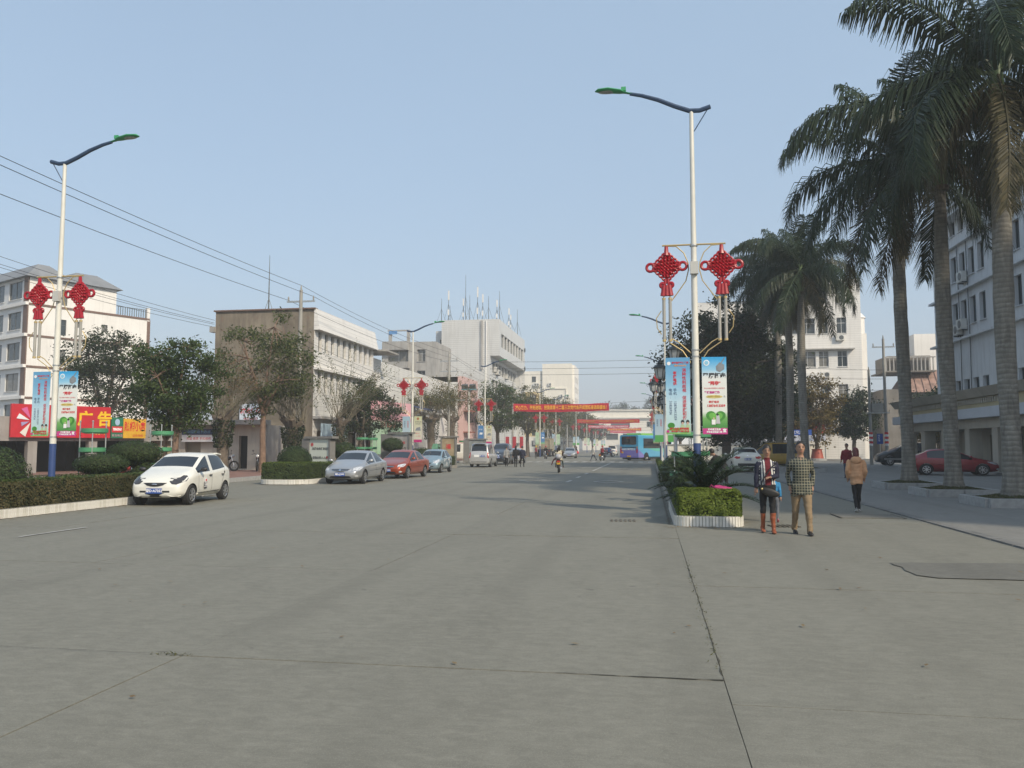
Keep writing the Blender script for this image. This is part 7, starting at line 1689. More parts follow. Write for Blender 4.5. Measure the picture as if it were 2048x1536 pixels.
MB().box((-.2, 0, 3.05), (5.6, 1.9, .26)).build('roof_pod', BUSG, t); MB().box((-hl - .05, 0, .5), (.05, .46, .16)).build('licence_plate', PLATEY, t); MB().cyl((-hl - .04, .85, .95), .12, .02, 14, 0, 'X').build('speed_disc', PLATEY, t)
MB().box((0, 0, .3), (7.8, 2.1, .25)).build('underframe', BLACKPL, t)

# --- dump truck seen from behind
t = thing('dump_truck', 'tan dump truck seen from behind under the olive trees', 'truck', (-16.8, 131, 0), R(90))
TAN = M('truck_tan', (0.34, 0.30, 0.21), 0.7, var=0.15, scale=1.5, dirt=0.4)
MB().box((0.2, 0, 1.95), (4.2, 2.3, 1.5)).build('cargo_box', TAN, t); MB().box((-1.93, 0, 2.75), (.16, 2.4, .14)).build('box_rim', TAN, t)
for y in (-1.1, 0, 1.1): MB().box((-1.96, y, 1.98), (.12, .12, 1.5)).build('tailgate_rib', TAN, t)
MB().box((-1.93, 0, 1.9), (.06, 1.8, .9)).build('tailgate', TAN, t); MB().box((-1.95, 0, 1.1), (.3, 2.3, .2)).build('rear_beam', BLACKPL, t); MB().box((3.3, 0, 1.9), (1.6, 2.2, 2.1)).build('cab', TAN, t); MB().box((.8, 0, .85), (6.0, .8, .3)).build('chassis', BLACKPL, t)
ty, rm = wheel_meshes(.5, .5)
for wx in (-1.0, 3.2):
    for sd in (1, -1): w_ = ob('wheel', ty, t, (wx, .95 * sd, .5), (R(-90) if sd > 0 else R(90), 0, 0)); ob('rim', rm, w_)
for y in (-.95, .95): MB().box((-1.98, y, .95), (.06, .3, .14)).build('tail_light', TLAMP, t)

# --- motorcycles
def torus(R_, r_, n=24, k_=8):
    mb = MB(); mb.tube([(R_ * math.cos(2 * math.pi * i / n), 0, R_ * math.sin(2 * math.pi * i / n)) for i in range(n + 1)], r_, k_, cap=False); return mb.mesh('wheel', RUBBER, True)
MT = torus(.27, .055); mr = MB(); mr.cyl((0, 0, 0), .05, .12, 10, 0, 'Y')
for i in range(8): a = math.pi * i / 4; mr.tube([(0, 0, 0), (.25 * math.cos(a), 0, .25 * math.sin(a))], .008, 4)
MR = mr.mesh('rim', CHROME)
def moto(label, loc, rz, col, box=True, scooter=False, plate_=True):
    t = thing('motorcycle', label, 'motorcycle', loc, rz)
    pm = paint('moto_' + str(col), col)
    for x in (-.62, .62): w_ = ob('wheel', MT, t, (x, 0, .32)); ob('rim', MR, w_)
    MB().tube([(-.62, .09, .32), (-.2, .1, .5), (.2, .08, .75), (.42, .0, .85)], .03, 6).build('frame', BLACKPL, t, True); MB().tube([(.62, 0, .32), (.46, 0, .8), (.40, 0, 1.02)], .035, 6).build('fork', CHROME, t, True)
    MB().ell((.05, 0, .42), (.22, .14, .17), 10, 7).build('engine', ALLOY, t, True); MB().ell((.18, 0, .78), (.26, .14, .13), 12, 8).build('fuel_tank', pm, t, True)
    mb = MB(); mb.tube([(-.72, 0, .80), (-.4, 0, .78), (-.05, 0, .75)], [.10, .14, .11], 8, flat=.5); mb.build('seat', BLACKPL, t, True)
    MB().tube([(-.85, 0, .70), (-.5, 0, .66), (-.2, 0, .6)], [.06, .11, .12], 8).build('side_cover', pm, t, True)
    MB().tube([(.30, .36, 1.02), (.40, .2, 1.06), (.42, 0, 1.03), (.40, -.2, 1.06), (.30, -.36, 1.02)], .016, 6).build('handlebar', BLACKPL, t, True)
    MB().ell((.56, 0, .92), (.08, .1, .1), 10, 7).build('headlight', HLAMP, t, True); MB().box((-.88, 0, .72), (.05, .2, .09)).build('tail_light', TLAMP, t)
    for sd in (1, -1): MB().tube([(.36, .2 * sd, 1.06), (.34, .28 * sd, 1.22)], .008, 4).build('mirror_stem', BLACKPL, t); MB().ell((.34, .28 * sd, 1.24), (.02, .06, .04), 8, 5).build('mirror', BLACKPL, t, True)
    MB().tube([(.1, -.14, .28), (-.75, -.16, .32)], [.03, .045], 8).build('exhaust', CHROME, t, True); MB().box((-.78, 0, .56), (.35, .14, .03), ry=.5).build('mudguard', pm, t)
    if plate_: MB().box((-.9, 0, .6), (.02, .22, .14)).build('licence_plate', PLATEY, t)
    if box: MB().ell((-.80, 0, 1.0), (.2, .21, .17), 14, 8).build('top_box', M('top_box_grey', (0.42, 0.42, 0.44), 0.3, var=0.05), t, True)
    return t
p = onZ(1118, 945); moto('motorcycle with grey top box and yellow plate ridden away from the camera', (p.x, p.y, 0), R(94), (0.12, 0.01, 0.015))
moto('motorcycle ridden towards the camera at the left kerb', (-13.3, 105, 0), R(268), (0.1, 0.02, 0.03), False)
moto('motorcycle of the rider with red jacket beside the person crossing', (-5.4, 94.5, 0), R(75), (0.06, 0.02, 0.02), False)
moto('scooter of the blue clad rider crossing behind the bus', (-6.3, 128, 0), R(0), (0.3, 0.3, 0.3), False)
moto('red and yellow motorcycle parked behind the hedge below the topiaries', (-20.4, 29.2, 0.02), R(-30), (0.4, 0.03, 0.02), False); p = onX(460, 930, -24.0)
moto('motorcycle parked at the shop wall beside the round clipped bush', (-23.6, 46.5, 0.14), R(-70), (0.02, 0.02, 0.03), False); moto('dark motorcycle parked at the shuttered shop behind the slim trunk', (-25.6, 46.0, 0.14), R(10), (0.02, 0.02, 0.025), False)
# ------------------------------------------------------------------ people
def cloth(name, c, var=0.12): return M(name, c, 0.85, var=var, scale=9, bmp=0.25, bscale=25)
SKIN = M('skin', (0.37, 0.215, 0.145), 0.55, var=0.08, scale=12)
HAIR = M('hair_black', (0.015, 0.012, 0.011), 0.5, var=0.3, scale=40); HAIRR = M('hair_dyed_red', (0.10, 0.02, 0.02), 0.5, var=0.3, scale=40)
LIP = M('lips', (0.30, 0.10, 0.08), 0.5, var=0)
def stripes():
    m, nt, b = _new('striped_cloth'); v = coord(nt); sp = nt.nodes.new('ShaderNodeSeparateXYZ'); nt.links.new(v, sp.inputs[0])
    a = nt.nodes.new('ShaderNodeMath'); a.operation = 'MULTIPLY_ADD'; a.inputs[1].default_value = 0.04; nt.links.new(sp.outputs['Z'], a.inputs[0]); nt.links.new(sp.outputs['Y'], a.inputs[2])
    d = nt.nodes.new('ShaderNodeMath'); d.operation = 'DIVIDE'; d.inputs[1].default_value = 0.046; nt.links.new(a.outputs[0], d.inputs[0])
    f = nt.nodes.new('ShaderNodeMath'); f.operation = 'FRACT'; nt.links.new(d.outputs[0], f.inputs[0])
    g_ = nt.nodes.new('ShaderNodeMath'); g_.operation = 'GREATER_THAN'; g_.inputs[1].default_value = 0.45; nt.links.new(f.outputs[0], g_.inputs[0])
    nt.links.new(mixc(nt, g_.outputs[0], (0.02, 0.025, 0.06), (0.62, 0.61, 0.56)), b.inputs['Base Color']); b.inputs['Roughness'].default_value = 0.85; return m
def plaid():
    m, nt, b = _new('plaid_cloth'); v = coord(nt); sp = nt.nodes.new('ShaderNodeSeparateXYZ'); nt.links.new(v, sp.inputs[0])
    def ln(src, per, w_, off=0.0):
        d = nt.nodes.new('ShaderNodeMath'); d.operation = 'MULTIPLY_ADD'; d.inputs[1].default_value = 1 / per; d.inputs[2].default_value = off; nt.links.new(src, d.inputs[0])
        f = nt.nodes.new('ShaderNodeMath'); f.operation = 'FRACT'; nt.links.new(d.outputs[0], f.inputs[0])
        l_ = nt.nodes.new('ShaderNodeMath'); l_.operation = 'LESS_THAN'; l_.inputs[1].default_value = w_; nt.links.new(f.outputs[0], l_.inputs[0]); return l_.outputs[0]
    c = mixc(nt, ln(sp.outputs['Y'], 0.05, 0.5), (0.008, 0.011, 0.010), (0.03, 0.042, 0.036))
    c = mixc(nt, ln(sp.outputs['Y'], 0.05, 0.24, 0.2), c, (0.21, 0.20, 0.145)); c2 = mixc(nt, ln(sp.outputs['Z'], 0.052, 0.24), c, (0.22, 0.21, 0.15))
    nt.links.new(c2, b.inputs['Base Color']); b.inputs['Roughness'].default_value = 0.85; return m
STRIPE, PLAID = stripes(), plaid()
def ringpts(c, t, u, w_, a, b_, n=14): return [c + u * (a * math.cos(2 * math.pi * i / n)) + w_ * (b_ * math.sin(2 * math.pi * i / n)) for i in range(n)]
class Body:
    def __init__(s): s.mb = MB(); s.sam = []
    def loft(s, secs, side=Vector((0, 1, 0)), n=14):
        """secs: (centre, half width, half depth, label)"""
        o = len(s.mb.v); cs = [Vector(x[0]) for x in secs]
        for i, (c, a, b_, lb) in enumerate(secs):
            t = (cs[min(i + 1, len(cs) - 1)] - cs[max(0, i - 1)]).normalized(); u = (side - t * side.dot(t)).normalized(); w_ = t.cross(u)
            P = ringpts(cs[i], t, u, w_, a, b_, n); s.mb.v += [tuple(p) for p in P]; s.sam += [(p, lb) for p in P]
            if i:
                m1 = cs[i - 1].lerp(cs[i], 0.5); a1, b1 = (secs[i - 1][1] + a) / 2, (secs[i - 1][2] + b_) / 2
                s.sam += [(p, secs[i - 1][3]) for p in ringpts(m1, t, u, w_, a1, b1, n)]
        for i in range(len(secs) - 1):
            for j in range(n): a = o + i * n + j; b_ = o + i * n + (j + 1) % n; s.mb.f.append((a, b_, b_ + n, a + n)); s.mb.m.append(0)
        s.mb.f.append(tuple(o + j for j in reversed(range(n)))); s.mb.m.append(0); e = o + (len(secs) - 1) * n; s.mb.f.append(tuple(e + j for j in range(n))); s.mb.m.append(0)
def person(label, loc, face, H=1.70, legs=((12, 0, 5), (-12, 0, 18)), arms=((-15, 6, 12, 0), (15, 6, 12, 0)), lean=2, out=None, g=1.0, vox=0.02, pz=None, head=(0, 0), hair='short', hairm=None, hem=0.0, group=None, jacket=0.0, bulk=0.0, hood=False):
    """legs: (thigh forward, outward, knee bend); arms: (forward, outward, elbow bend, forearm inward); left then right, degrees"""
    out = out or {}; mt = lambda k_, d: out.get(k_, d)
    t = thing('person', label, 'person', loc, face, group)
    mats = [SKIN, mt('top', cloth('c_grey', (.2, .2, .2))), mt('legs', cloth('c_black', (.012, .012, .014))), mt('shoes', BLACKPL), mt('sleeve', mt('top', MATS.get('c_grey'))), mt('panel', mt('top', MATS.get('c_grey'))), mt('neck', SKIN), mt('boot', mt('legs', MATS.get('c_black')))]
    S_, T_, L_, F_, A_, P_, N_, B_ = range(8)
    B = Body(); k_ = H / 1.70; rot = Matrix.Rotation(R(lean), 3, 'Y')
    hip0 = Vector((0, 0, 0)); V = lambda x, y, z: Vector((x, y, z)) * k_
    tr = lambda x, y, z: rot @ V(x, y, z)
    j = jacket
    B.loft([(tr(0, 0, -.13 - hem), (.135 + j + hem * .25) * g * k_, (.105 + j + hem * .2) * g * k_, T_ if hem else L_), (tr(0, 0, -.06), (.15 + j * .6) * g * k_, .112 * g * k_, T_ if hem else L_), (tr(0, 0, .03), .152 * g * k_ + j * k_, .112 * g * k_ + j * k_, T_), (tr(.005, 0, .14), (.14 + j) * g * k_, (.105 + j) * g * k_, T_), (tr(.01, 0, .27), (.15 + j) * g * k_, (.115 + j) * g * k_, T_), (tr(.005, 0, .38), (.165 + j) * g * k_, (.115 + j) * g * k_, T_), (tr(-.005, 0, .455), (.155 + j) * k_, (.09 + j * .6) * k_, T_), (tr(-.005, 0, .50), .10 * k_, .068 * k_, T_), (tr(0, 0, .53), .058 * k_, .058 * k_, N_)])
    hp = Matrix.Rotation(R(head[0]), 3, 'Z') @ Matrix.Rotation(R(head[1]), 3, 'Y'); hc = tr(.02, 0, .69)
    B.loft([(tr(-.005, 0, .49), .062 * k_, .062 * k_, N_), (tr(.005, 0, .60), .052 * k_, .056 * k_, S_)])
    hd = lambda x, y, z: hc + hp @ V(x, y, z)
    B.loft([(hd(.03, 0, -.118), .03 * k_, .034 * k_, S_), (hd(.016, 0, -.088), .056 * k_, .068 * k_, S_), (hd(.006, 0, -.035), .073 * k_, .088 * k_, S_), (hd(0, 0, .02), .080 * k_, .097 * k_, S_), (hd(-.004, 0, .07), .075 * k_, .092 * k_, S_), (hd(-.006, 0, .105), .048 * k_, .06 * k_, S_), (hd(-.006, 0, .118), .02 * k_, .025 * k_, S_)], side=hp @ Vector((0, 1, 0)))
    B.loft([(hd(.085, 0, .012), .010 * k_, .012 * k_, S_), (hd(.105, 0, -.022), .016 * k_, .016 * k_, S_), (hd(.092, 0, -.034), .012 * k_, .01 * k_, S_)], side=hp @ Vector((0, 1, 0)), n=8)
    for sd in (1, -1): B.loft([(hd(-.005, .068 * sd, .02), .018 * k_, .01 * k_, S_), (hd(-.01, .082 * sd, -.005), .022 * k_, .011 * k_, S_), (hd(-.004, .07 * sd, -.035), .01 * k_, .008 * k_, S_)], side=Vector((1, 0, 0)), n=8)
    feet = []
    for sd, (fa, oa, kb) in zip((1, -1), legs):
        h_ = V(0, .085 * sd * g, -.04); a = R(fa); q = R(oa) * sd
        d1 = Vector((math.sin(a) * math.cos(q), math.sin(q), -math.cos(a) * math.cos(q))); kn = h_ + d1 * .425 * k_
        a2 = a - R(kb); d2 = Vector((math.sin(a2), math.sin(q) * .6, -math.cos(a2))); d2.normalize(); an = kn + d2 * .40 * k_
        lg = 1 + bulk; bt = B_ if 'boot' in out else L_
        B.loft([(h_ - d1 * .05 * k_, .088 * g * lg * k_, .098 * g * lg * k_, L_), (h_ + d1 * .12 * k_, .084 * g * lg * k_, .092 * g * lg * k_, L_), (h_.lerp(kn, .7), .066 * lg * k_, .070 * lg * k_, L_), (kn, .056 * lg * k_, .06 * lg * k_, L_), (kn.lerp(an, .3), .054 * lg * k_, .062 * lg * k_, bt), (kn.lerp(an, .65), .047 * lg * k_, .05 * lg * k_, bt), (an, .044 * lg * k_ * (1 + bulk * .6), .048 * lg * k_ * (1 + bulk * .6), bt), (an + d2 * .04 * k_, .042 * lg * k_, .047 * lg * k_, bt)])
        fd = Vector((math.cos(a2 * .6), 0, math.sin(min(0, a2) * .9) if kb > 8 else 0)); fd.normalize()
        B.loft([(an - fd * .055 * k_ + V(0, 0, -.05), .03 * k_, .03 * k_, F_), (an - fd * .02 * k_ + V(0, 0, -.04), .042 * k_, .045 * k_, F_), (an + fd * .06 * k_ + V(0, 0, -.048), .044 * k_, .04 * k_, F_), (an + fd * .14 * k_ + V(0, 0, -.058), .048 * k_, .028 * k_, F_), (an + fd * .19 * k_ + V(0, 0, -.062), .03 * k_, .018 * k_, F_)])
        feet.append((an.z - .088 * k_))
    hands = []
    for sd, (fa, oa, eb, inn) in zip((1, -1), arms):
        s0 = tr(-.005, .168 * sd * (1 + j), .445); a = R(fa); q = R(oa) * sd
        d1 = Vector((math.sin(a) * math.cos(q), math.sin(q), -math.cos(a) * math.cos(q))); el = s0 + d1 * .275 * k_
        a2 = a + R(eb); q2 = q * .4 - R(inn) * sd; d2 = Vector((math.sin(a2) * math.cos(q2), math.sin(q2), -math.cos(a2) * math.cos(q2))); wr = el + d2 * .235 * k_
        e = j * .7
        B.loft([(s0 + V(0, -.03 * sd, .012), (.05 + e) * k_, (.055 + e) * k_, A_), (s0 + d1 * .04 * k_, (.054 + e) * k_, (.06 + e) * k_, A_), (s0.lerp(el, .55), (.045 + e) * k_, (.05 + e) * k_, A_), (el, (.041 + e) * k_, (.043 + e) * k_, A_), (el.lerp(wr, .35), (.041 + e) * k_, (.042 + e) * k_, A_), (wr - d2 * .02 * k_, (.034 + e * .8) * k_, (.034 + e * .8) * k_, A_), (wr, .027 * k_, .024 * k_, S_)])
        hands.append((wr, d2, sd))
    me0 = B.mb.mesh('body', [SKIN]); o = bpy.data.objects.new('tmp', me0)
    rm = o.modifiers.new('r', 'REMESH'); rm.mode = 'VOXEL'; rm.voxel_size = vox * k_; rm.use_smooth_shade = True
    sm = o.modifiers.new('s', 'SMOOTH'); sm.iterations = 3; sm.factor = .5
    me = evalmesh(o, 'body'); bpy.data.objects.remove(o)
    kd = KDTree(len(B.sam))
    for i, (p, lb) in enumerate(B.sam): kd.insert(p, i)
    kd.balance(); dz = -min(feet) if pz is None else pz
    lab = []
    for p in me.polygons:
        c = p.center; lb = B.sam[kd.find(c)[1]][1]; lc = rot.transposed() @ c / k_
        if hem and lb == L_ and lc.z > -.125 - hem: lb = T_
        if not hem and lb == L_ and lc.z > .02: lb = T_
        if lb == T_ and 'panel' in out and lc.x > .0 and .05 + .05 * max(0, .3 - lc.z) < abs(lc.y) < .16: lb = P_
        if lb == T_ and 'panel' in out and (lc.x <= .0 or abs(lc.y) >= .16): lb = A_
        if lb == P_ and lc.z < -.02: lb = A_
        lab.append(lb)
    for v in me.vertices:      # folds in the cloth
        n_ = mnoise.noise(v.co * 8.0) * .009 + mnoise.noise(v.co * Vector((7, 7, 19))) * .009
        if (v.co - hc).length > .16 * k_: v.co += v.normal * n_ * k_
    bm = bmesh.new(); bm.from_mesh(me); 
    ex = MB()
    for wr, d2, sd in hands:   # palm, four fingers and a thumb set on its side
        side = Vector((1, 0, 0)) if abs(d2.x) < .8 else Vector((0, 0, 1)); u = (side - d2 * side.dot(d2)).normalized(); w_ = d2.cross(u) * sd
        ex.tube([wr - d2 * .01, wr + d2 * .03 * k_, wr + d2 * .075 * k_, wr + d2 * .09 * k_], [.024 * k_, .036 * k_, .04 * k_, .034 * k_], 10, flat=.5)
        for i, (ln, of) in enumerate(((.062, .027), (.072, .009), (.066, -.009), (.05, -.026))):
            b0 = wr + d2 * .085 * k_ + u * of * k_; ex.tube([b0, b0 + (d2 * .55 - w_ * .15) * ln * k_, b0 + (d2 * .85 - w_ * .45) * ln * k_], [.0095 * k_, .009 * k_, .007 * k_], 6)
        b0 = wr + d2 * .03 * k_ + u * .03 * k_; ex.tube([b0, b0 + (u * .6 + d2 * .7) * .035 * k_, b0 + (u * .65 + d2 * 1.5) * .035 * k_], [.012 * k_, .0105 * k_, .008 * k_], 6)
    hm_ = ex.mesh('h', [SKIN]); n0 = len(bm.faces); bm.from_mesh(hm_); lab += [S_] * (len(bm.faces) - n0)
    fx = MB()
    for sd in (1, -1): fx.ell(tuple(hd(.088, .03 * sd, .018)), (.008 * k_, .017 * k_, .009 * k_), 8, 5, 0); fx.ell(tuple(hd(.088, .031 * sd, .040)), (.008 * k_, .021 * k_, .006 * k_), 8, 5, 0)
    fx.ell(tuple(hd(.083, 0, -.066)), (.008 * k_, .025 * k_, .008 * k_), 8, 5, 1)
    bm.to_mesh(me); bm.free(); me.materials.clear()
    for m_ in mats: me.materials.append(m_)
    me.polygons.foreach_set('material_index', lab); me.polygons.foreach_set('use_smooth', [True] * len(me.polygons)); me.transform(Matrix.Translation((0, 0, dz))); me.update()
    ob('body', me, t)
    fm_ = fx.mesh('face_features', [HAIR, LIP], True); fm_.transform(Matrix.Translation((0, 0, dz))); ob('face_features', fm_, t)
    hr = MB(); hm2 = hairm or HAIR
    if hair != 'none':
        n, m_ = 18, 10; vs = []
        for i in range(m_ + 1):
            for q in range(n):
                az = 2 * math.pi * q / n; fr = (1 + math.cos(az)) / 2      # 1 at the front
                low = (.31 if hair == 'short' else .36) * fr ** 2 + (.64 if hair == 'short' else .74) * (1 - fr ** 2)
                low += .05 * math.sin(az) * fr + .035 * mnoise.noise(Vector((az * 3.1, H * 7, 1.3))); ph = math.pi * low * i / m_; rr = 1 + .05 * mnoise.noise(Vector((az * 2, ph * 3, H)))
                vs.append(hd((-.008 + .105 * math.sin(ph) * math.cos(az)) * rr, .0885 * math.sin(ph) * math.sin(az) * rr, .022 + .117 * math.cos(ph) * rr) + Vector((0, 0, dz)))
        hr.add(vs, [(i * n + q, i * n + (q + 1) % n, (i + 1) * n + (q + 1) % n, (i + 1) * n + q) for i in range(m_) for q in range(n)])
        if hair == 'long': hr.loft = None; hr.tube([hd(-.07, 0, .06) + Vector((0, 0, dz)), hd(-.09, 0, -.06) + Vector((0, 0, dz)), hd(-.10, 0, -.2) + Vector((0, 0, dz)), hd(-.09, 0, -.28) + Vector((0, 0, dz))], [.07 * k_, .085 * k_, .07 * k_, .02 * k_], 10)
        if hair == 'tied': hr.ell(tuple(hd(-.095, 0, .0) + Vector((0, 0, dz))), (.035 * k_, .04 * k_, .045 * k_), 10, 7)
        if hair == 'helmet': hr.ell(tuple(hd(0, 0, .03) + Vector((0, 0, dz))), (.135 * k_, .125 * k_, .125 * k_), 14, 9)
        hr.build('helmet' if hair == 'helmet' else 'hair', hm2, t, True)
    if hood: 
        hh = MB(); c_ = tr(-.1, 0, .47) + Vector((0, 0, dz)); hh.ell(tuple(c_), (.085 * k_, .15 * k_, .11 * k_), 14, 8); hh.build('hood', mats[1], t, True)
    return t
MAROON = cloth('maroon_knit', (0.12, 0.008, 0.016)); NAVYC = cloth('navy_cloth', (0.012, 0.014, 0.035)); BLACKC = cloth('black_cloth', (0.010, 0.010, 0.012)); BOOT = M('brown_boot', (0.28, 0.075, 0.03), 0.4, var=0.15, scale=8); KHAKI = cloth('khaki', (0.25, 0.18, 0.105)); TANC = cloth('tan_fleece', (0.55, 0.31, 0.17)); REDC = cloth('red_jacket', (0.20, 0.012, 0.02)); JEAN = cloth('jeans', (0.05, 0.075, 0.12)); BLUEC = cloth('blue_jacket', (0.03, 0.20, 0.40)); GREYK = cloth('grey_knit', (0.28, 0.28, 0.28)); CREAMC = cloth('cream_top', (0.55, 0.50, 0.38)); WHITEC = cloth('white_shirt', (0.55, 0.53, 0.48)); WSHOE = M('white_shoe', (0.65, 0.65, 0.63), 0.6, var=0.1)
P_W = onZ(1537, 1066); P_M = onZ(1605, 1069)
person('person in striped navy jacket, maroon turtleneck and brown boots walking towards the camera', (P_W.x, P_W.y, 0), R(-90), 1.62, ((7, 1, 3), (-5, 1, 8)), ((10, 3, 78, 42), (-2, 8, 8, 0)), 0, dict(top=MAROON, sleeve=NAVYC, panel=STRIPE, neck=MAROON, legs=BLACKC, boot=BOOT, shoes=BOOT), 0.93, 0.0145, head=(2, 10), hair='tied', jacket=.012)
bg_ = thing('shoulder_bag', 'black leather shoulder bag hanging at the hip of the striped jacket', 'bag', (P_W.x + .02, P_W.y - .165, 0.80), R(-8))
mb = MB(); mb.ell((0, 0, 0), (.18, .035, .10), 16, 10); 
for i, v in enumerate(mb.v): mb.v[i] = (v[0], v[1], v[2] * (1.0 if v[2] < 0 else .6) - .05 * v[0] / .18)
mb.build('pouch', M('black_leather', (0.02, 0.019, 0.018), 0.5, var=0.2, scale=6), bg_, True); MB().tube([(-.17, 0, .06), (-.12, -.01, .22), (.02, .015, .42), (.14, .06, .56)], .012, 6).build('strap', MATS['black_leather'], bg_, True); MB().ell((-.14, -.055, .045), (.022, .012, .022), 8, 6).build('buckle', M('brass', (0.6, 0.45, 0.2), 0.3, 0.8, var=0), bg_, True)
person('person in black and cream plaid shirt and khaki trousers walking towards the camera', (P_M.x, P_M.y, 0), R(-92), 1.69, ((14, 2, 6), (-9, 2, 14)), ((-18, 14, 34, 15), (-18, 14, 34, 15)), 0, dict(top=PLAID, sleeve=PLAID, legs=KHAKI, shoes=BLACKPL), 1.04, 0.0145, head=(4, 0), hair='short', hem=.06, jacket=.006, bulk=.16)
p = onZ(1715, 1024); person('person in tan hooded fleece and black leggings walking away', (p.x, p.y, 0), R(82), 1.56, ((-10, -3, 14), (9, -3, 4)), ((-12, 12, 45, 10), (-12, 12, 45, 10)), 3, dict(top=TANC, sleeve=TANC, legs=BLACKC, shoes=WSHOE), 0.95, 0.016, hair='long', hairm=HAIRR, hood=True, jacket=.03, hem=.05)
p = onZ(1695, 957); person('person in dark red jacket and jeans beyond the one in tan fleece', (p.x, p.y, 0.012), R(-110), 1.72, ((8, 2, 2), (-8, 2, 6)), ((-8, 8, 15, 0), (6, 14, 10, 0)), 0, dict(top=REDC, sleeve=REDC, legs=JEAN), 1.05, 0.022, head=(-15, 5), jacket=.025, hem=.06)
person('small person in bright blue jacket half hidden behind the walking pair', (2.68, 18.6, 0.01), R(80), 1.02, ((12, 2, 6), (-10, 2, 16)), ((25, 12, 20, 0), (-20, 8, 20, 0)), 0, dict(top=BLUEC, sleeve=BLUEC, legs=cloth('grey_print_trousers', (.12, .13, .15)), shoes=M('pink_shoe', (.5, .12, .16), .6, var=.1)), 1.15, 0.02, hair='short', jacket=.02)
person('person in black bending over behind the cycad beside the planter', (2.42, 27.5, 0.01), R(160), 1.66, ((10, 4, 10), (-2, 4, 6)), ((40, 5, 30, 10), (35, 5, 30, 10)), 38, dict(top=BLACKC, sleeve=BLACKC, legs=BLACKC), 1.05, 0.025, jacket=.03, hem=.05)
p = onZ(1013, 933); person('pedestrian in grey sweater and black trousers walking away on the left', (p.x, p.y, 0), R(95), 1.62, ((12, 1, 4), (-14, 1, 25)), ((-14, 6, 12, 0), (14, 6, 12, 0)), 3, dict(top=GREYK, sleeve=GREYK, legs=BLACKC), 0.95, 0.03, jacket=.02, hem=.05)
p = onZ(1034, 934); person('pedestrian in black, left one of the dark pair walking away', (p.x - .1, p.y, 0), R(92), 1.66, ((14, 1, 4), (-12, 1, 22)), ((-14, 10, 20, 0), (14, 8, 12, 0)), 2, dict(top=BLACKC, sleeve=BLACKC, legs=BLACKC), 1.0, 0.03, hair='long', jacket=.03, hem=.06)
person('pedestrian in black, right one of the dark pair walking away', (p.x + .38, p.y + .3, 0), R(88), 1.62, ((-12, 1, 20), (12, 1, 4)), ((14, 10, 15, 0), (-12, 14, 25, 0)), 2, dict(top=NAVYC, sleeve=NAVYC, legs=BLACKC), 1.08, 0.03, jacket=.04, hem=.06)
person('person in white shirt and dark trousers striding across the crossing', (-6.45, 94.8, 0), R(195), 1.72, ((24, 1, 5), (-22, 1, 12)), ((-22, 6, 10, 0), (20, 6, 15, 0)), 4, dict(top=WHITEC, sleeve=WHITEC, legs=NAVYC), 1.0, 0.035, hem=.06, jacket=.02)
person('person in dark dress carrying a red bag far down the road', (-11.0, 124, 0), R(200), 1.6, ((10, 1, 4), (-10, 1, 10)), ((-10, 6, 10, 0), (10, 6, 10, 0)), 2, dict(top=NAVYC, sleeve=NAVYC, legs=SKIN), 0.95, 0.035, hair='long', hem=.2, jacket=.02)
b_ = thing('hand_bag', 'bright red hand bag held by the person in dark dress far away', 'bag', (-10.8, 123.8, 0.72)); MB().lathe((0, 0, -.2), [(.12, 0), (.2, .08), (.18, .3), (.1, .4)], 10).build('bag', REDP, b_, True); MB().tube([(-.1, 0, .18), (0, 0, .34), (.1, 0, .18)], .012, 5).build('handle', REDP, b_)
person('pedestrian with yellow helmet beside the dump truck', (-15.0, 108, 0), R(-80), 1.66, ((10, 1, 4), (-10, 1, 10)), ((-10, 6, 10, 0), (10, 6, 10, 0)), 2, dict(top=REDC, sleeve=GREYK, legs=BLACKC), 1.0, 0.035, hair='helmet', hairm=M('helmet_yellow', (.6, .4, .03), .3, var=0))
ride = ((72, 14, 78), (72, 14, 78)); hold = ((52, 8, 12, 2), (52, 8, 12, 2))
p = onZ(1118, 945)
person('person in cream top riding the motorcycle away from the camera', (p.x + .02, p.y + .02, 0), R(94), 1.62, ride, hold, 6, dict(top=CREAMC, sleeve=cloth('brown_sleeve', (.10, .05, .035)), legs=cloth('dark_green_trousers', (.02, .04, .035)), shoes=cloth('red_shoe', (.25, .03, .03))), 1.0, 0.024, pz=.93, hair='long', jacket=.02, hem=.04)
person('pillion passenger in maroon trousers behind the cream clad rider', (p.x - .05, p.y - .34, 0), R(94), 1.25, ((60, 40, 70), (60, 10, 70)), ((30, 8, 40, 10), (30, 8, 40, 10)), 4, dict(top=CREAMC, sleeve=CREAMC, legs=MAROON, shoes=cloth('red_shoe', (.25, .03, .03))), 1.0, 0.024, pz=.95, hair='long', jacket=.01)
person('motorcycle rider in dark jacket coming towards the camera at the left kerb', (-13.3, 105.1, 0), R(268), 1.68, ride, hold, 6, dict(top=BLACKC, sleeve=BLACKC, legs=BLACKC), 1.0, 0.035, pz=.93, hair='helmet', hairm=M('helmet_red', (.35, .05, .05), .3, var=0), jacket=.02)
person('rider with maroon backpack and red helmet beside the person crossing', (-5.4, 94.4, 0), R(75), 1.7, ride, hold, 8, dict(top=REDC, sleeve=GREYK, legs=BLACKC), 1.1, 0.035, pz=.93, hair='helmet', hairm=MATS['helmet_red'], jacket=.03)
person('rider in bright blue hooded coat on the scooter behind the bus', (-6.3, 128, 0), R(0), 1.68, ride, hold, 8, dict(top=BLUEC, sleeve=BLUEC, legs=GREYK), 1.05, 0.035, pz=.93, hair='helmet', hairm=M('helmet_orange', (.5, .2, .03), .3, var=0), jacket=.04, hem=.08)
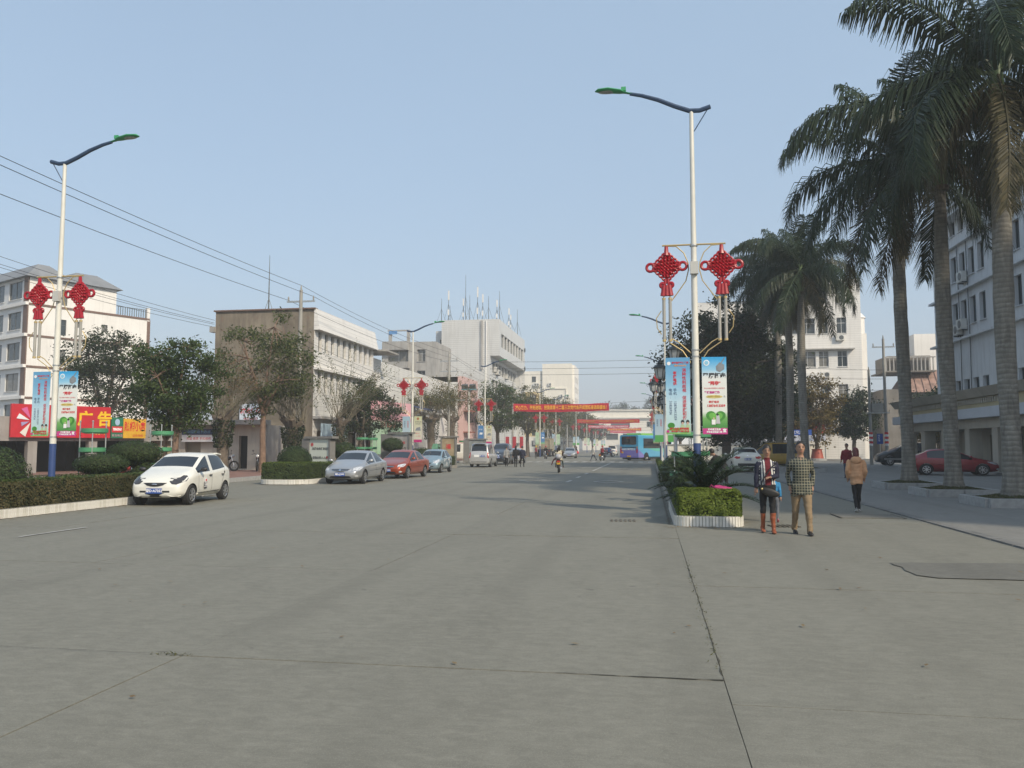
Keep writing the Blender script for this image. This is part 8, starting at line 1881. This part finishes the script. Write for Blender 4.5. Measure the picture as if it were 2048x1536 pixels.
person('person in dark clothes sitting behind the white car roof', (-20.6, 31.4, 0.1), R(-60), 1.6, ((75, 6, 80), (75, 6, 80)), ((20, 8, 40, 10), (20, 8, 40, 10)), 2, dict(top=BLACKC, sleeve=BLACKC, legs=BLACKC), 1.0, 0.03, pz=.55)
st_ = thing('stool', 'small stool under the person sitting behind the white car', 'stool', (-20.6, 31.4, 0)); MB().box((0, 0, .42), (.34, .34, .05)).build('seat', TRBR, st_)
for sx in (-1, 1):
    for sy in (-1, 1): MB().tube([(.15 * sx, .15 * sy, 0), (.13 * sx, .13 * sy, .4)], .018, 5).build('leg', TRBR, st_)
# cloth bag left on the hedge
t = thing('cloth_bag', 'magenta cloth bag lying crumpled on the bright hedge top', 'bag', (1.5, 17.85, 0.74), R(-15)); t.scale = (0.8, 0.8, 0.65)
mb = MB(); mb.ell((0, 0, .05), (.24, .15, .075), 20, 12)
for i, v in enumerate(mb.v): v = Vector(v); k_ = 1 + .28 * mnoise.noise(v * 9) + .15 * mnoise.noise(v * 22); mb.v[i] = (v.x * k_, v.y * k_, v.z * (1 + .5 * mnoise.noise(v * 7)))
mb.build('pouch', M('magenta_cloth', (.38, .03, .14), .7, var=.25, scale=14), t, True); MB().tube([(-.2, -.02, .06), (-.26, -.03, .14), (-.3, -.02, .05)], .014, 5).build('handle', MATS['magenta_cloth'], t, True)
# round red pot under the golden tree
t = thing('tree_pot', 'round red pot on a stone base under the golden tree', 'plant pot', (19.0, 98, 0)); t.scale = (0.75, 0.75, 0.75); MB().lathe((0, 0, .35), [(.95, 0), (.72, 1.25), (.82, 1.4), (.7, 1.45)], 20).build('pot', M('pot_red', (.36, .08, .05), .45, var=.12), t, True); MB().lathe((0, 0, 0), [(1.4, 0), (1.4, .34), (1.3, .36)], 20).build('base', STONE, t)
s = thing('information_sign', 'small blue and white information sign beside the striped poles', 'sign', (19.9, 75.4, 0)); MB().tube([(0, .03, 0), (0, .03, 2.2)], .03, 6).build('post', STEEL, s); MB().box((0, 0, 2.3), (.5, .03, .9)).build('panel', PLATEB, s); vtext('停车场', .2, WHITEPR, s, (-.08, -.02, 2.35))
s = thing('direction_sign', 'blue direction sign on two posts beside the golden tree', 'sign', (16.6, 95, 0)); MB().box((0, 0, 3.2), (2.6, .06, .6)).build('panel', PLATEB, s); text('文化广场', .4, WHITEPR, s, (0, -.04, 3.2))
for x in (-1, 1): MB().tube([(x, .04, 0), (x, .04, 3.4)], .05, 6).build('post', STEEL, s)
# ------------------------------------------------------------------ the hazy air
hz_m = bpy.data.materials.new('haze_air'); hz_m.use_nodes = True
nt = hz_m.node_tree; nt.nodes.clear()
pv_ = nt.nodes.new('ShaderNodeVolumePrincipled'); pv_.inputs['Color'].default_value = (0.88, 0.90, 0.92, 1); pv_.inputs['Density'].default_value = 0.0011; pv_.inputs['Anisotropy'].default_value = 0.1
mo_ = nt.nodes.new('ShaderNodeOutputMaterial'); nt.links.new(pv_.outputs[0], mo_.inputs['Volume'])
hb = MB().box((0, 0, 44.0), (5400, 5400, 92)).build('haze', hz_m); hb['kind'] = 'stuff'
bpy.data.scenes.remove(_ts)
